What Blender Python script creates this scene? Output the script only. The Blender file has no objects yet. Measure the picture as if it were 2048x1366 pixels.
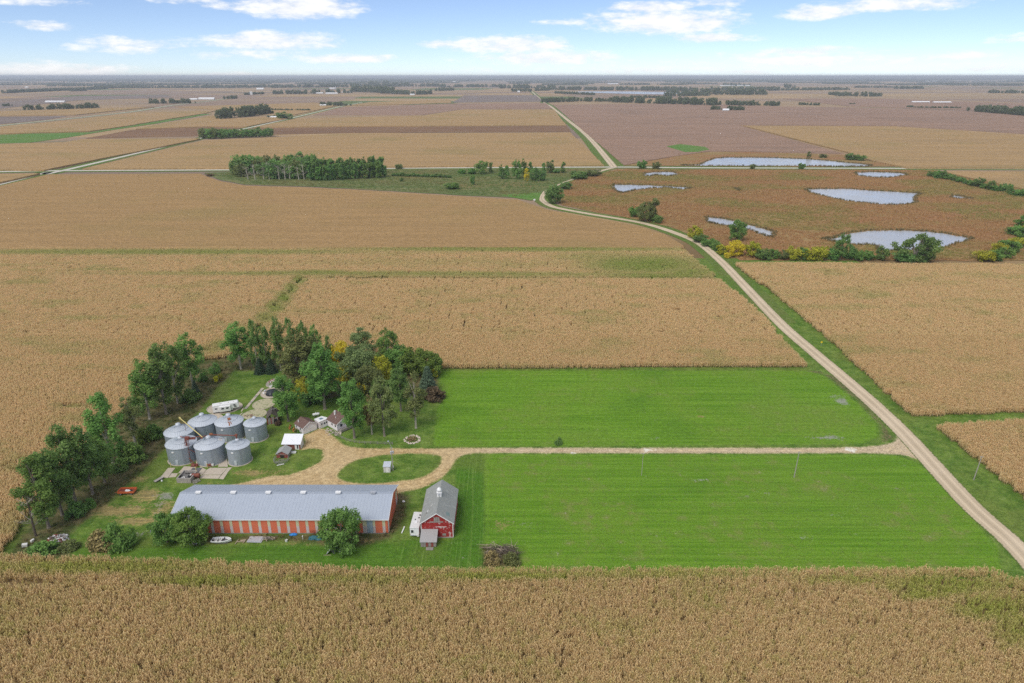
import bpy, bmesh, math, random
import numpy as np
from mathutils import Vector, Matrix

rng = np.random.default_rng(7)
random.seed(7)
S = bpy.context.scene
COL = S.collection

# ------------------------------------------------------------------ camera
H = 115.0
FPX = 1365.0
PITCH = math.atan((683 - 152) / FPX)
cam = bpy.data.cameras.new('camera')
camo = bpy.data.objects.new('camera', cam)
COL.objects.link(camo)
camo.location = (0, 0, H)
camo.rotation_euler = (math.pi / 2 - PITCH, 0, 0)
cam.sensor_width = 36
cam.lens = 36 * FPX / 2048
cam.clip_start = 1
cam.clip_end = 200000
S.camera = camo

# ------------------------------------------------------------------ world, sun, exposure
SUN_ELEV, SUN_AZ = math.radians(50), math.radians(215)   # azimuth clockwise from +Y: behind the camera, to the left
EXPOSURE = 0.78
SUN_STRENGTH = 1.5
SKY_STRENGTH = 0.078
sd = bpy.data.lights.new('sun', 'SUN')
sd.energy = SUN_STRENGTH
sd.angle = math.radians(38)
sd.color = (1.0, 0.95, 0.88)
so = bpy.data.objects.new('sun', sd)
COL.objects.link(so)
sv = Vector((math.sin(SUN_AZ) * math.cos(SUN_ELEV), math.cos(SUN_AZ) * math.cos(SUN_ELEV), math.sin(SUN_ELEV)))
so.rotation_euler = (-sv).to_track_quat('-Z', 'Y').to_euler()
so.location = (0, 0, 300)
S.view_settings.view_transform = 'Standard'
S.view_settings.look = 'None'
S.view_settings.gamma = 1
S.view_settings.use_curve_mapping = False
S.view_settings.exposure = EXPOSURE
S.render.engine = 'CYCLES'
S.cycles.max_bounces = 7
S.cycles.diffuse_bounces = 4
S.cycles.glossy_bounces = 2
S.cycles.transmission_bounces = 5
S.cycles.volume_bounces = 0
S.cycles.transparent_max_bounces = 6
S.cycles.use_denoising = False
S.cycles.caustics_reflective = False
S.cycles.caustics_refractive = False


# ------------------------------------------------------------------ node helper
class NT:
    def __init__(s, nt):
        s.nt = nt
        nt.nodes.clear()

    def n(s, t, **kw):
        o = s.nt.nodes.new(t)
        for k, v in kw.items():
            setattr(o, k, v)
        return o

    def put(s, sock, v):
        if hasattr(v, 'is_output'):
            s.nt.links.new(v, sock)
        elif isinstance(v, (tuple, list)) and len(v) == 3 and sock.type == 'RGBA':
            sock.default_value = (*v, 1)
        else:
            sock.default_value = v

    def math(s, op, a, b=0.0, c=None, clamp=False):
        m = s.n('ShaderNodeMath', operation=op, use_clamp=clamp)
        s.put(m.inputs[0], a)
        s.put(m.inputs[1], b)
        if c is not None:
            s.put(m.inputs[2], c)
        return m.outputs[0]

    def vmul(s, v, k):
        m = s.n('ShaderNodeVectorMath', operation='MULTIPLY')
        s.put(m.inputs[0], v)
        s.put(m.inputs[1], k)
        return m.outputs[0]

    def noise(s, vec, scale, detail=2.0, rough=0.5, dist=0.0):
        m = s.n('ShaderNodeTexNoise')
        s.put(m.inputs['Vector'], vec)
        m.inputs['Scale'].default_value = scale
        m.inputs['Detail'].default_value = detail
        m.inputs['Roughness'].default_value = rough
        m.inputs['Distortion'].default_value = dist
        return m.outputs['Fac']

    def rng(s, v, a, b, c=0.0, d=1.0, smooth=True):
        m = s.n('ShaderNodeMapRange')
        m.interpolation_type = 'SMOOTHSTEP' if smooth else 'LINEAR'
        s.put(m.inputs[0], v)
        for i, x in enumerate((a, b, c, d)):
            s.put(m.inputs[i + 1], x)
        return m.outputs[0]

    def mix(s, f, a, b, mode='MIX'):
        m = s.n('ShaderNodeMix', data_type='RGBA', blend_type=mode)
        s.put(m.inputs[0], f)
        s.put(m.inputs[6], a)
        s.put(m.inputs[7], b)
        return m.outputs[2]

    def attr(s, name, kind='GEOMETRY'):
        m = s.n('ShaderNodeAttribute', attribute_name=name, attribute_type=kind)
        return m.outputs['Fac']

    def pos(s):
        return s.n('ShaderNodeNewGeometry').outputs['Position']

    def obj(s):
        return s.n('ShaderNodeTexCoord').outputs['Object']

    def bump(s, h, strength, dist):
        m = s.n('ShaderNodeBump')
        m.inputs['Strength'].default_value = strength
        m.inputs['Distance'].default_value = dist
        s.put(m.inputs['Height'], h)
        return m.outputs['Normal']

    def out(s, col, rough=0.8, normal=None, metal=0.0, spec=0.3, transl=None):
        b = s.n('ShaderNodeBsdfPrincipled')
        s.put(b.inputs['Base Color'], col)
        s.put(b.inputs['Roughness'], rough)
        s.put(b.inputs['Metallic'], metal)
        b.inputs['Specular IOR Level'].default_value = spec
        if normal is not None:
            s.put(b.inputs['Normal'], normal)
        o = s.n('ShaderNodeOutputMaterial')
        sh = b.outputs[0]
        if transl:
            t = s.n('ShaderNodeBsdfTranslucent')
            s.put(t.inputs[0], col)
            mx = s.n('ShaderNodeMixShader')
            mx.inputs[0].default_value = transl
            s.nt.links.new(sh, mx.inputs[1])
            s.nt.links.new(t.outputs[0], mx.inputs[2])
            sh = mx.outputs[0]
        s.nt.links.new(sh, o.inputs['Surface'])


MATS = {}


def newmat(name):
    m = bpy.data.materials.new(name)
    m.use_nodes = True
    MATS[name] = m
    return m, NT(m.node_tree)


def plain(name, c, rough=0.8, var=0.25, scale=1.5, c2=None, amt=0.5, metal=0.0, spec=0.3, wave=None, bump=0.0, fine=12.0, thr=(0.5, 0.7)):
    """coloured surface with wear: large blotches towards c2, fine grain, optional corrugation along an axis"""
    m, t = newmat(name)
    p = t.obj()
    a = t.noise(p, scale, 4, 0.6)
    f = t.noise(p, fine, 2, 0.6)
    col = c
    if c2 is not None:
        col = t.mix(t.math('MULTIPLY', t.rng(a, thr[0], thr[1]), amt), c, c2)
    k = t.math('MULTIPLY_ADD', t.math('SUBTRACT', t.math('ADD', t.math('MULTIPLY', a, 0.6), t.math('MULTIPLY', f, 0.4)), 0.5), var * 2.5, 1.0)
    g = t.n('ShaderNodeCombineColor')
    for i in range(3):
        t.put(g.inputs[i], k)
    col = t.mix(1.0, col, g.outputs[0], 'MULTIPLY')
    nrm = None
    if wave:
        axis, pitch, dist = wave
        w = t.n('ShaderNodeTexWave', bands_direction=axis)
        w.inputs['Scale'].default_value = math.pi * 2 / pitch / 20 * 1.0
        t.put(w.inputs['Vector'], p)
        nrm = t.bump(w.outputs['Fac'], 0.6, dist)
    elif bump:
        nrm = t.bump(f, 0.5, bump)
    t.out(col, rough, nrm, metal, spec)
    return m


# ------------------------------------------------------------------ sky with scattered fair-weather clouds
W = bpy.data.worlds.new('World')
S.world = W
W.use_nodes = True
t = NT(W.node_tree)
sky = t.n('ShaderNodeTexSky', sky_type='NISHITA')
sky.sun_disc = False
sky.sun_elevation = SUN_ELEV
sky.sun_rotation = SUN_AZ
sky.altitude = 4200
sky.air_density = 1.0
sky.dust_density = 0.0
sky.ozone_density = 4.0
tc = t.n('ShaderNodeTexCoord').outputs['Generated']
sx = t.n('ShaderNodeSeparateXYZ')
t.put(sx.inputs[0], tc)
DX, DY, DZ = sx.outputs
az = t.math('ARCTAN2', DX, DY)
el = t.math('ARCSINE', DZ)
cv = t.n('ShaderNodeCombineXYZ')
t.put(cv.inputs[0], az)
t.put(cv.inputs[1], t.math('MULTIPLY', el, 3.2))
wn = t.noise(cv.outputs[0], 26, 5, 0.62)
wn2 = t.noise(cv.outputs[0], 9, 4, 0.55)
wn3 = t.noise(cv.outputs[0], 80, 3, 0.6)


def sky_dir(u, v):
    x = (u - 1024) / FPX
    z = -(v - 683) / FPX
    c, s_ = math.cos(PITCH), math.sin(PITCH)
    d = Vector((x, c + z * s_, -s_ + z * c)).normalized()
    return math.atan2(d.x, d.y), math.asin(d.z)


CLOUDS = [(605, 16, 112, 24, 1.), (470, 13, 70, 9, .55), (85, 53, 42, 8, .6), (60, 4, 60, 8, .6), (265, 92, 95, 15, .55), (552, 86, 118, 18, 1.),
          (690, 118, 95, 10, .85), (540, 110, 110, 11, .55), (70, 148, 190, 17, .95), (1015, 92, 125, 19, .95), (1090, 118, 145, 18, .9), (878, 89, 42, 9, .85),
          (1330, 46, 150, 25, 1.), (1306, 16, 80, 12, .95), (1130, 45, 55, 7, .65), (1430, 77, 78, 10, .85), (1425, 7, 58, 10, .75), (1640, 27, 64, 14, .9),
          (1800, 9, 125, 15, .95), (1622, 103, 112, 9, .85), (1570, 124, 200, 15, .7), (1920, 112, 55, 7, .65), (2035, 80, 40, 9, .6), (1985, 138, 110, 9, .6),
          (1460, 140, 190, 9, .55), (390, 3, 70, 8, .6), (455, 150, 60, 6, .8), (1240, 140, 260, 10, .4)]
field = None
for (u, v, ru, rv, k) in CLOUDS:
    a0, e0 = sky_dir(u, v)
    ra = ru / FPX * 1.12
    re = rv / FPX * 1.12
    da = t.math('MULTIPLY', t.math('SUBTRACT', az, a0), 1 / ra)
    de = t.math('MULTIPLY', t.math('SUBTRACT', el, e0), 1 / re)
    # flatter below, rounder on top
    de = t.math('MAXIMUM', t.math('MULTIPLY', de, -1.35), de)
    q = t.math('MULTIPLY_ADD', da, da, t.math('MULTIPLY', de, de))
    q = t.math('MULTIPLY', t.math('SUBTRACT', 1.0, q), k)
    field = q if field is None else t.math('MAXIMUM', field, q)
# the same kind of cloud all over the rest of the sky
pl = t.n('ShaderNodeCombineXYZ')
zz = t.math('MAXIMUM', DZ, 0.03)
t.put(pl.inputs[0], t.math('DIVIDE', DX, zz))
t.put(pl.inputs[1], t.math('DIVIDE', DY, zz))
gen = t.noise(pl.outputs[0], 0.9, 6, 0.6)
gen = t.math('MULTIPLY', t.math('SUBTRACT', gen, 0.44), 6.0)
infr = t.math('MULTIPLY', t.rng(el, 0.11, 0.16, 1.0, 0.0), t.rng(t.math('ABSOLUTE', az), 0.72, 0.85, 1.0, 0.0))
field = t.math('MAXIMUM', t.math('MAXIMUM', field, -2.0), t.math('ADD', gen, t.math('MULTIPLY', infr, -9.0)))
edge = t.math('ADD', t.math('MULTIPLY', t.math('SUBTRACT', wn, 0.5), 2.3), t.math('MULTIPLY', t.math('SUBTRACT', wn2, 0.5), 1.3))
edge = t.math('ADD', edge, t.math('MULTIPLY', t.math('SUBTRACT', wn3, 0.5), 0.9))
dens = t.rng(t.math('ADD', field, edge), -0.05, 1.0, 0.0, 0.93)
hs = t.n('ShaderNodeHueSaturation')
hs.inputs['Saturation'].default_value = 0.92
t.put(hs.inputs['Color'], sky.outputs[0])
CLOUD = t.mix(t.rng(wn, 0.35, 0.65), (7.0, 7.1, 7.3), (8.1, 8.1, 8.1))
col = t.mix(dens, t.mix(1.0, hs.outputs[0], (1.0, 0.965, 1.0), 'MULTIPLY'), CLOUD)
bg = t.n('ShaderNodeBackground')
t.put(bg.inputs[0], col)
bg.inputs[1].default_value = SKY_STRENGTH
wo = t.n('ShaderNodeOutputWorld')
t.nt.links.new(bg.outputs[0], wo.inputs[0])

# ------------------------------------------------------------------ geometry of the place
CC, SS = math.cos(PITCH), math.sin(PITCH)


def ray(u, v):
    x = (u - 1024) / FPX
    z = -(v - 683) / FPX
    return np.array([x, CC + z * SS, -SS + z * CC])


def P(u, v, z=0.0):
    """where the line of sight through the photograph's point meets height z"""
    d = ray(u, v)
    k = (z - H) / d[2]
    return (d * k)[:2]


def hgt(u, v, y):
    d = ray(u, v)
    return H + d[2] * y / d[1]


def toP(pts, z=0.0):
    return np.array([P(a[0], a[1], a[2] if len(a) > 2 else z) for a in pts])


def proj(X, Y, Z=0.0):
    f = Y * CC - (Z - H) * SS
    up = Y * SS + (Z - H) * CC
    return 1024 + FPX * X / f, 683 - FPX * up / f


def hash2(ix, iy, seed):
    h = np.sin(ix * 127.1 + iy * 311.7 + seed * 74.7) * 43758.5453
    return h - np.floor(h)


def vnoise(X, Y, seed=0):
    ix, iy = np.floor(X), np.floor(Y)
    fx, fy = X - ix, Y - iy
    fx, fy = fx * fx * (3 - 2 * fx), fy * fy * (3 - 2 * fy)
    a, b = hash2(ix, iy, seed), hash2(ix + 1, iy, seed)
    c, d = hash2(ix, iy + 1, seed), hash2(ix + 1, iy + 1, seed)
    return (a * (1 - fx) + b * fx) * (1 - fy) + (c * (1 - fx) + d * fx) * fy


def fbm(X, Y, seed=0, o=4):
    r, a, tot = 0, 0.5, 0
    for i in range(o):
        r = r + a * vnoise(X * 2 ** i, Y * 2 ** i, seed + i)
        tot += a
        a *= 0.5
    return r / tot


def sdf(X, Y, poly):
    """signed distance, positive inside"""
    poly = np.asarray(poly)
    d = np.full(X.shape, 1e18)
    ins = np.zeros(X.shape, bool)
    n = len(poly)
    for i in range(n):
        ax, ay = poly[i]
        bx, by = poly[(i + 1) % n]
        ex, ey = bx - ax, by - ay
        k = np.clip(((X - ax) * ex + (Y - ay) * ey) / (ex * ex + ey * ey + 1e-12), 0, 1)
        d = np.minimum(d, (X - ax - k * ex) ** 2 + (Y - ay - k * ey) ** 2)
        cond = (ay > Y) != (by > Y)
        with np.errstate(divide='ignore', invalid='ignore'):
            ins ^= cond & (X < (bx - ax) * (Y - ay) / (by - ay + 1e-30) + ax)
    d = np.sqrt(d)
    return np.where(ins, d, -d)


def smooth(pts, n=8, closed=False):
    pts = np.asarray(pts, float)
    out = []
    N = len(pts)
    seg = N if closed else N - 1
    for i in range(seg):
        g = lambda k: pts[k % N] if closed else pts[min(max(k, 0), N - 1)]
        p0, p1, p2, p3 = g(i - 1), g(i), g(i + 1), g(i + 2)
        for j in range(n):
            x = j / n
            out.append(0.5 * ((2 * p1) + (-p0 + p2) * x + (2 * p0 - 5 * p1 + 4 * p2 - p3) * x * x + (-p0 + 3 * p1 - 3 * p2 + p3) * x ** 3))
    if not closed:
        out.append(pts[-1])
    return np.array(out)


# ------------------------------------------------------------------ object helpers
def tag(o, label=None, cat=None, group=None, kind=None):
    if label:
        o['label'] = label
    if cat:
        o['category'] = cat
    if group:
        o['group'] = group
    if kind:
        o['kind'] = kind
    return o


def thing(name, label, cat, loc=(0, 0, 0), rotz=0.0, group=None):
    o = bpy.data.objects.new(name, None)
    COL.objects.link(o)
    o.location = loc
    o.rotation_euler = (0, 0, rotz)
    o.empty_display_size = 0.5
    return tag(o, label, cat, group)


def link(name, me, mat=None, parent=None):
    o = bpy.data.objects.new(name, me)
    COL.objects.link(o)
    if mat is not None and not me.materials:
        me.materials.append(mat)
    if parent is not None:
        o.parent = parent
    return o


def mesh_np(name, V, F, attrs=None, smooth_=False):
    V = np.asarray(V, np.float32)
    F = np.asarray(F, np.int32)
    me = bpy.data.meshes.new(name)
    n, k = F.shape
    me.vertices.add(len(V))
    me.vertices.foreach_set('co', V.ravel())
    me.loops.add(n * k)
    me.loops.foreach_set('vertex_index', F.ravel())
    me.polygons.add(n)
    me.polygons.foreach_set('loop_start', np.arange(0, n * k, k, dtype=np.int32))
    if attrs:
        for key, a in attrs.items():
            at = me.attributes.new(key, 'FLOAT', 'POINT')
            at.data.foreach_set('value', np.asarray(a, np.float32))
    me.update(calc_edges=True)
    if smooth_:
        me.polygons.foreach_set('use_smooth', np.ones(n, bool))
    return me


class MB:
    def __init__(s):
        s.v = []
        s.f = []

    def add(s, vs, fs):
        o = len(s.v)
        s.v += [tuple(map(float, x)) for x in vs]
        s.f += [tuple(i + o for i in f) for f in fs]
        return s

    def box(s, c, d, rz=0.0, rx=0.0, ry=0.0):
        m = Matrix.Translation(c) @ Matrix.Rotation(rz, 4, 'Z') @ Matrix.Rotation(ry, 4, 'Y') @ Matrix.Rotation(rx, 4, 'X')
        vs = [m @ Vector((x * d[0] / 2, y * d[1] / 2, z * d[2] / 2)) for x in (-1, 1) for y in (-1, 1) for z in (-1, 1)]
        return s.add(vs, [(0, 1, 3, 2), (4, 6, 7, 5), (0, 4, 5, 1), (2, 3, 7, 6), (0, 2, 6, 4), (1, 5, 7, 3)])

    def prism(s, poly, z0, z1):
        n = len(poly)
        vs = [(p[0], p[1], z0) for p in poly] + [(p[0], p[1], z1) for p in poly]
        a = sum(poly[i][0] * poly[(i + 1) % n][1] - poly[(i + 1) % n][0] * poly[i][1] for i in range(n))
        fs = [tuple(range(n))[::-1], tuple(range(n, 2 * n))] + [(i, (i + 1) % n, n + (i + 1) % n, n + i) for i in range(n)]
        if a < 0:
            fs = [f[::-1] for f in fs]
        return s.add(vs, fs)

    def slab(s, q, th):
        """a plate with the given top corners (counter-clockwise from above) and thickness downwards"""
        q = [Vector(x) for x in q]
        vs = q + [x - Vector((0, 0, th)) for x in q]
        n = len(q)
        return s.add(vs, [tuple(range(n)), tuple(range(n, 2 * n))[::-1]] + [(i, n + i, n + (i + 1) % n, (i + 1) % n) for i in range(n)])

    def tube(s, pts, r, n=6, caps=True):
        pts = [Vector(p) for p in pts]
        rs = r if isinstance(r, (list, tuple)) else [r] * len(pts)
        o = len(s.v)
        for i, p in enumerate(pts):
            d = (pts[min(i + 1, len(pts) - 1)] - pts[max(i - 1, 0)]).normalized()
            a = d.orthogonal().normalized() if abs(d.z) < 0.9 else d.cross(Vector((0, 1, 0))).normalized()
            b = d.cross(a)
            for k in range(n):
                w = 2 * math.pi * k / n
                s.v.append(tuple(p + (a * math.cos(w) + b * math.sin(w)) * rs[i]))
        for i in range(len(pts) - 1):
            for k in range(n):
                s.f.append((o + i * n + k, o + i * n + (k + 1) % n, o + (i + 1) * n + (k + 1) % n, o + (i + 1) * n + k))
        if caps:
            s.f.append(tuple(o + k for k in range(n))[::-1])
            s.f.append(tuple(o + (len(pts) - 1) * n + k for k in range(n)))
        return s

    def lathe(s, prof, n=32, c=(0, 0), cap_top=False):
        o = len(s.v)
        for (r, z) in prof:
            for k in range(n):
                w = 2 * math.pi * k / n
                s.v.append((c[0] + r * math.cos(w), c[1] + r * math.sin(w), z))
        for i in range(len(prof) - 1):
            for k in range(n):
                s.f.append((o + i * n + k, o + i * n + (k + 1) % n, o + (i + 1) * n + (k + 1) % n, o + (i + 1) * n + k))
        if cap_top:
            s.f.append(tuple(o + (len(prof) - 1) * n + k for k in range(n)))
        return s

    def blob(s, c, r, rough=0.25, seg=7, rings=5, rnd=random):
        o = len(s.v)
        for i in range(rings + 1):
            ph = math.pi * i / rings
            for k in range(seg):
                w = 2 * math.pi * k / seg
                q = 1 + (rnd.random() - 0.5) * 2 * rough
                s.v.append((c[0] + r[0] * q * math.sin(ph) * math.cos(w), c[1] + r[1] * q * math.sin(ph) * math.sin(w), c[2] + r[2] * q * math.cos(ph)))
        for i in range(rings):
            for k in range(seg):
                s.f.append((o + (i + 1) * seg + k, o + (i + 1) * seg + (k + 1) % seg, o + i * seg + (k + 1) % seg, o + i * seg + k))
        return s

    def build(s, name, mat, parent=None, smooth_=False):
        me = bpy.data.meshes.new(name)
        me.from_pydata(s.v, [], s.f)
        me.update()
        if smooth_:
            me.polygons.foreach_set('use_smooth', np.ones(len(me.polygons), bool))
        return link(name, me, mat, parent)


def struct(o, kind='structure'):
    o['kind'] = kind
    return o


def dup(root, loc, rotz, label, scale=None):
    r = root.copy()
    COL.objects.link(r)
    r.location = loc
    r.rotation_euler = (0, 0, rotz)
    if scale:
        r.scale = scale
    r['label'] = label
    for ch in list(root.children):
        c = ch.copy()
        COL.objects.link(c)
        c.parent = r
        for g in list(ch.children):
            d = g.copy()
            COL.objects.link(d)
            d.parent = c
    return r


# ------------------------------------------------------------------ instanced cover (crops, reeds, weeds)
def scatter(name, pts, rz, sc, idx, gr, coll, kind='stuff', parent=None):
    n = len(pts)
    me = bpy.data.meshes.new(name)
    me.vertices.add(n)
    me.vertices.foreach_set('co', np.asarray(pts, np.float32).ravel())
    for key, a in (('rz', rz), ('sc', sc), ('gr', gr)):
        at = me.attributes.new(key, 'FLOAT', 'POINT')
        at.data.foreach_set('value', np.asarray(a, np.float32))
    at = me.attributes.new('pick', 'INT', 'POINT')
    at.data.foreach_set('value', np.asarray(idx, np.int32))
    o = link(name, me)
    ng = bpy.data.node_groups.new('cover_' + name, 'GeometryNodeTree')
    ng.interface.new_socket('Geometry', in_out='INPUT', socket_type='NodeSocketGeometry')
    ng.interface.new_socket('Geometry', in_out='OUTPUT', socket_type='NodeSocketGeometry')
    N, L = ng.nodes, ng.links
    gi, go = N.new('NodeGroupInput'), N.new('NodeGroupOutput')
    ip = N.new('GeometryNodeInstanceOnPoints')
    ci = N.new('GeometryNodeCollectionInfo')
    ci.inputs['Collection'].default_value = coll
    ci.inputs['Separate Children'].default_value = True
    ci.inputs['Reset Children'].default_value = True

    def na(nm, ty):
        q = N.new('GeometryNodeInputNamedAttribute')
        q.data_type = ty
        q.inputs[0].default_value = nm
        return q.outputs[0]
    L.new(gi.outputs[0], ip.inputs['Points'])
    L.new(ci.outputs[0], ip.inputs['Instance'])
    ip.inputs['Pick Instance'].default_value = True
    L.new(na('pick', 'INT'), ip.inputs['Instance Index'])
    cx = N.new('ShaderNodeCombineXYZ')
    L.new(na('rz', 'FLOAT'), cx.inputs[2])
    er = N.new('FunctionNodeEulerToRotation')
    L.new(cx.outputs[0], er.inputs[0])
    L.new(er.outputs[0], ip.inputs['Rotation'])
    L.new(na('sc', 'FLOAT'), ip.inputs['Scale'])
    L.new(ip.outputs[0], go.inputs[0])
    md = o.modifiers.new('cover', 'NODES')
    md.node_group = ng
    o['kind'] = kind
    return o


def proto_coll(name, meshes, mat):
    c = bpy.data.collections.new(name)
    for i, me in enumerate(meshes):
        if not me.materials:
            me.materials.append(mat)
        o = bpy.data.objects.new('%s_%02d' % (name, i), me)
        c.objects.link(o)
    return c

# ------------------------------------------------------------------ ground materials
def near_ground():
    m, t = newmat('near_ground')
    p = t.pos()
    fine = t.noise(p, 1.3, 3, 0.65)
    mid = t.noise(p, 0.22, 4, 0.6)
    big = t.noise(p, 0.035, 3, 0.55)
    huge = t.noise(p, 0.014, 4, 0.65)
    ew = t.noise(t.vmul(p, (0.02, 0.75, 1)), 1.0, 4, 0.65)
    ew2 = t.noise(t.vmul(p, (0.09, 1.6, 1)), 1.0, 3, 0.7)
    ns = t.noise(t.vmul(p, (1.9, 0.012, 1)), 1.0, 4, 0.75)
    grain = t.noise(p, 2.6, 2, 0.7)
    clump = t.noise(p, 0.75, 3, 0.7)
    A = {k: t.attr(k) for k in ('dirt', 'mead', 'mow', 'rough', 'worn', 'gray', 'ditch', 'mown_ew', 'lower', 'strt')}
    jag = t.math('MULTIPLY', t.math('SUBTRACT', t.math('ADD', fine, mid), 1.0), 3.0)
    # rough verge grass
    col = t.mix(t.rng(mid, 0.35, 0.65), (0.075, 0.150, 0.020), (0.155, 0.235, 0.042))
    col = t.mix(t.math('MULTIPLY', t.rng(fine, 0.5, 0.75), 0.5), col, (0.19, 0.22, 0.06))
    # yard mowed one way or the other
    mow = t.mix(t.rng(ns, 0.50, 0.72), (0.068, 0.165, 0.014), (0.15, 0.255, 0.045))
    mow2 = t.mix(t.rng(ew, 0.36, 0.64), (0.066, 0.155, 0.014), (0.096, 0.195, 0.022))
    col = t.mix(t.rng(t.math('ADD', A['mown_ew'], jag), -0.8, 0.8), col, mow2)
    col = t.mix(t.rng(t.math('ADD', A['mow'], t.math('MULTIPLY', jag, 0.3)), -0.5, 0.5), col, mow)
    # hay meadow
    md = t.mix(t.rng(ew, 0.3, 0.7), (0.094, 0.208, 0.012), (0.158, 0.288, 0.026))
    md = t.mix(t.math('MULTIPLY', t.rng(big, 0.42, 0.68), 0.6), md, (0.150, 0.250, 0.026))
    md = t.mix(t.math('MULTIPLY', t.rng(ew2, 0.5, 0.8), 0.45), md, (0.062, 0.150, 0.010))
    md = t.mix(t.rng(huge, 0.52, 0.68, 0, 0.5), md, (0.155, 0.235, 0.035))
    md = t.mix(t.rng(huge, 0.48, 0.34, 0, 0.45), md, (0.070, 0.165, 0.014))
    thin = t.math('MULTIPLY', t.rng(mid, 0.47, 0.68), t.rng(big, 0.42, 0.60))
    md = t.mix(t.math('MULTIPLY', thin, t.math('MULTIPLY_ADD', A['lower'], 0.45, 0.3)), md, (0.200, 0.225, 0.060))
    col = t.mix(t.math('MULTIPLY', t.rng(big, 0.45, 0.65), 0.4), col, (0.17, 0.19, 0.045))
    md = t.mix(t.math('MULTIPLY', t.rng(clump, 0.54, 0.68), t.math('MULTIPLY_ADD', A['lower'], 0.5, 0.1)), md, (0.055, 0.125, 0.015))
    md = t.mix(t.math('MULTIPLY', t.rng(clump, 0.44, 0.30), t.math('MULTIPLY_ADD', A['lower'], 0.45, 0.1)), md, (0.19, 0.28, 0.06))
    col = t.mix(t.rng(t.math('ADD', A['mead'], t.math('MULTIPLY', jag, 0.5)), -0.7, 0.7), col, md)
    # weeds, rough strips
    ml = t.n('ShaderNodeCombineXYZ')
    t.put(ml.inputs[0], t.math('MULTIPLY', t.math('ADD', A['mead'], t.math('MULTIPLY', big, 2.0)), 0.9))
    rnd_ = t.noise(ml.outputs[0], 1.0, 3, 0.7)
    nb = t.math('MULTIPLY', t.rng(t.math('ABSOLUTE', A['mead']), 14, 3), t.rng(rnd_, 0.52, 0.68, 0, 0.5))
    col = t.mix(nb, col, (0.17, 0.26, 0.05))
    rg = t.mix(t.rng(mid, 0.35, 0.65), (0.06, 0.075, 0.022), (0.17, 0.14, 0.065))
    rg = t.mix(t.math('MULTIPLY', t.rng(fine, 0.48, 0.7), 0.6), rg, (0.05, 0.085, 0.02))
    col = t.mix(t.rng(t.math('ADD', A['rough'], jag), -1.4, 1.4), col, rg)
    dt = t.mix(t.rng(fine, 0.4, 0.62), (0.07, 0.09, 0.03), (0.21, 0.155, 0.085))
    col = t.mix(t.rng(t.math('ADD', A['ditch'], jag), -1.0, 1.5, 0, 0.85), col, dt)
    # worn straw and grey bare patches
    wv = t.math('ADD', A['worn'], t.math('MULTIPLY', t.math('SUBTRACT', t.math('ADD', fine, mid), 1.0), 1.6))
    col = t.mix(t.rng(wv, 0.35, 0.9, 0, 0.9), col, t.mix(t.rng(ew2, 0.35, 0.65), (0.40, 0.30, 0.12), (0.24, 0.19, 0.085)))
    gv = t.math('ADD', A['gray'], t.math('MULTIPLY', t.math('SUBTRACT', t.math('ADD', fine, mid), 1.0), 2.0))
    col = t.mix(t.rng(gv, 0.4, 0.95, 0, 0.85), col, (0.30, 0.30, 0.25))
    # sandy drive: pale wheel lines, damp brown patches
    dn = t.noise(p, 0.42, 4, 0.65, 0.6)
    d = t.mix(t.rng(dn, 0.36, 0.64), (0.43, 0.295, 0.135), (0.58, 0.43, 0.225))
    d = t.mix(t.math('MULTIPLY', t.rng(big, 0.40, 0.62), 0.5), d, (0.58, 0.44, 0.25))
    d = t.mix(t.math('MULTIPLY', t.rng(mid, 0.55, 0.75), 0.45), d, (0.33, 0.22, 0.11))
    d = t.mix(t.math('MULTIPLY', A['strt'], 0.75), d, t.mix(t.rng(fine, 0.35, 0.65), (0.50, 0.405, 0.275), (0.60, 0.50, 0.36)))
    al = t.n('ShaderNodeCombineXYZ')
    t.put(al.inputs[0], t.math('MULTIPLY', t.math('ADD', A['dirt'], t.math('MULTIPLY', mid, 1.2)), 1.5))
    t.put(al.inputs[1], t.math('MULTIPLY', big, 3.0))
    ruts = t.noise(al.outputs[0], 1.0, 3, 0.7)
    d = t.mix(t.rng(ruts, 0.50, 0.70, 0, 0.55), d, (0.34, 0.225, 0.10))
    d = t.mix(t.rng(ruts, 0.48, 0.34, 0, 0.5), d, (0.66, 0.50, 0.27))
    pale = t.math('MULTIPLY', t.rng(mid, 0.60, 0.66), t.rng(t.attr('pale'), 0.3, 0.7))
    d = t.mix(pale, d, (0.74, 0.69, 0.58))
    col = t.mix(t.rng(t.math('ADD', A['dirt'], t.math('MULTIPLY', jag, 0.55)), -0.75, 0.75), col, d)
    gk = t.math('MULTIPLY_ADD', t.math('SUBTRACT', t.math('MULTIPLY_ADD', clump, 0.8, grain), 0.9), 1.5, 1.0)
    gc = t.n('ShaderNodeCombineColor')
    for i in range(3):
        t.put(gc.inputs[i], gk)
    col = t.mix(1.0, col, gc.outputs[0], 'MULTIPLY')
    h = t.math('ADD', fine, t.math('MULTIPLY', ew2, 0.5))
    t.out(col, 0.95, t.bump(h, 0.7, 0.35), spec=0.1)
    return m


M_NEAR = near_ground()


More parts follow.
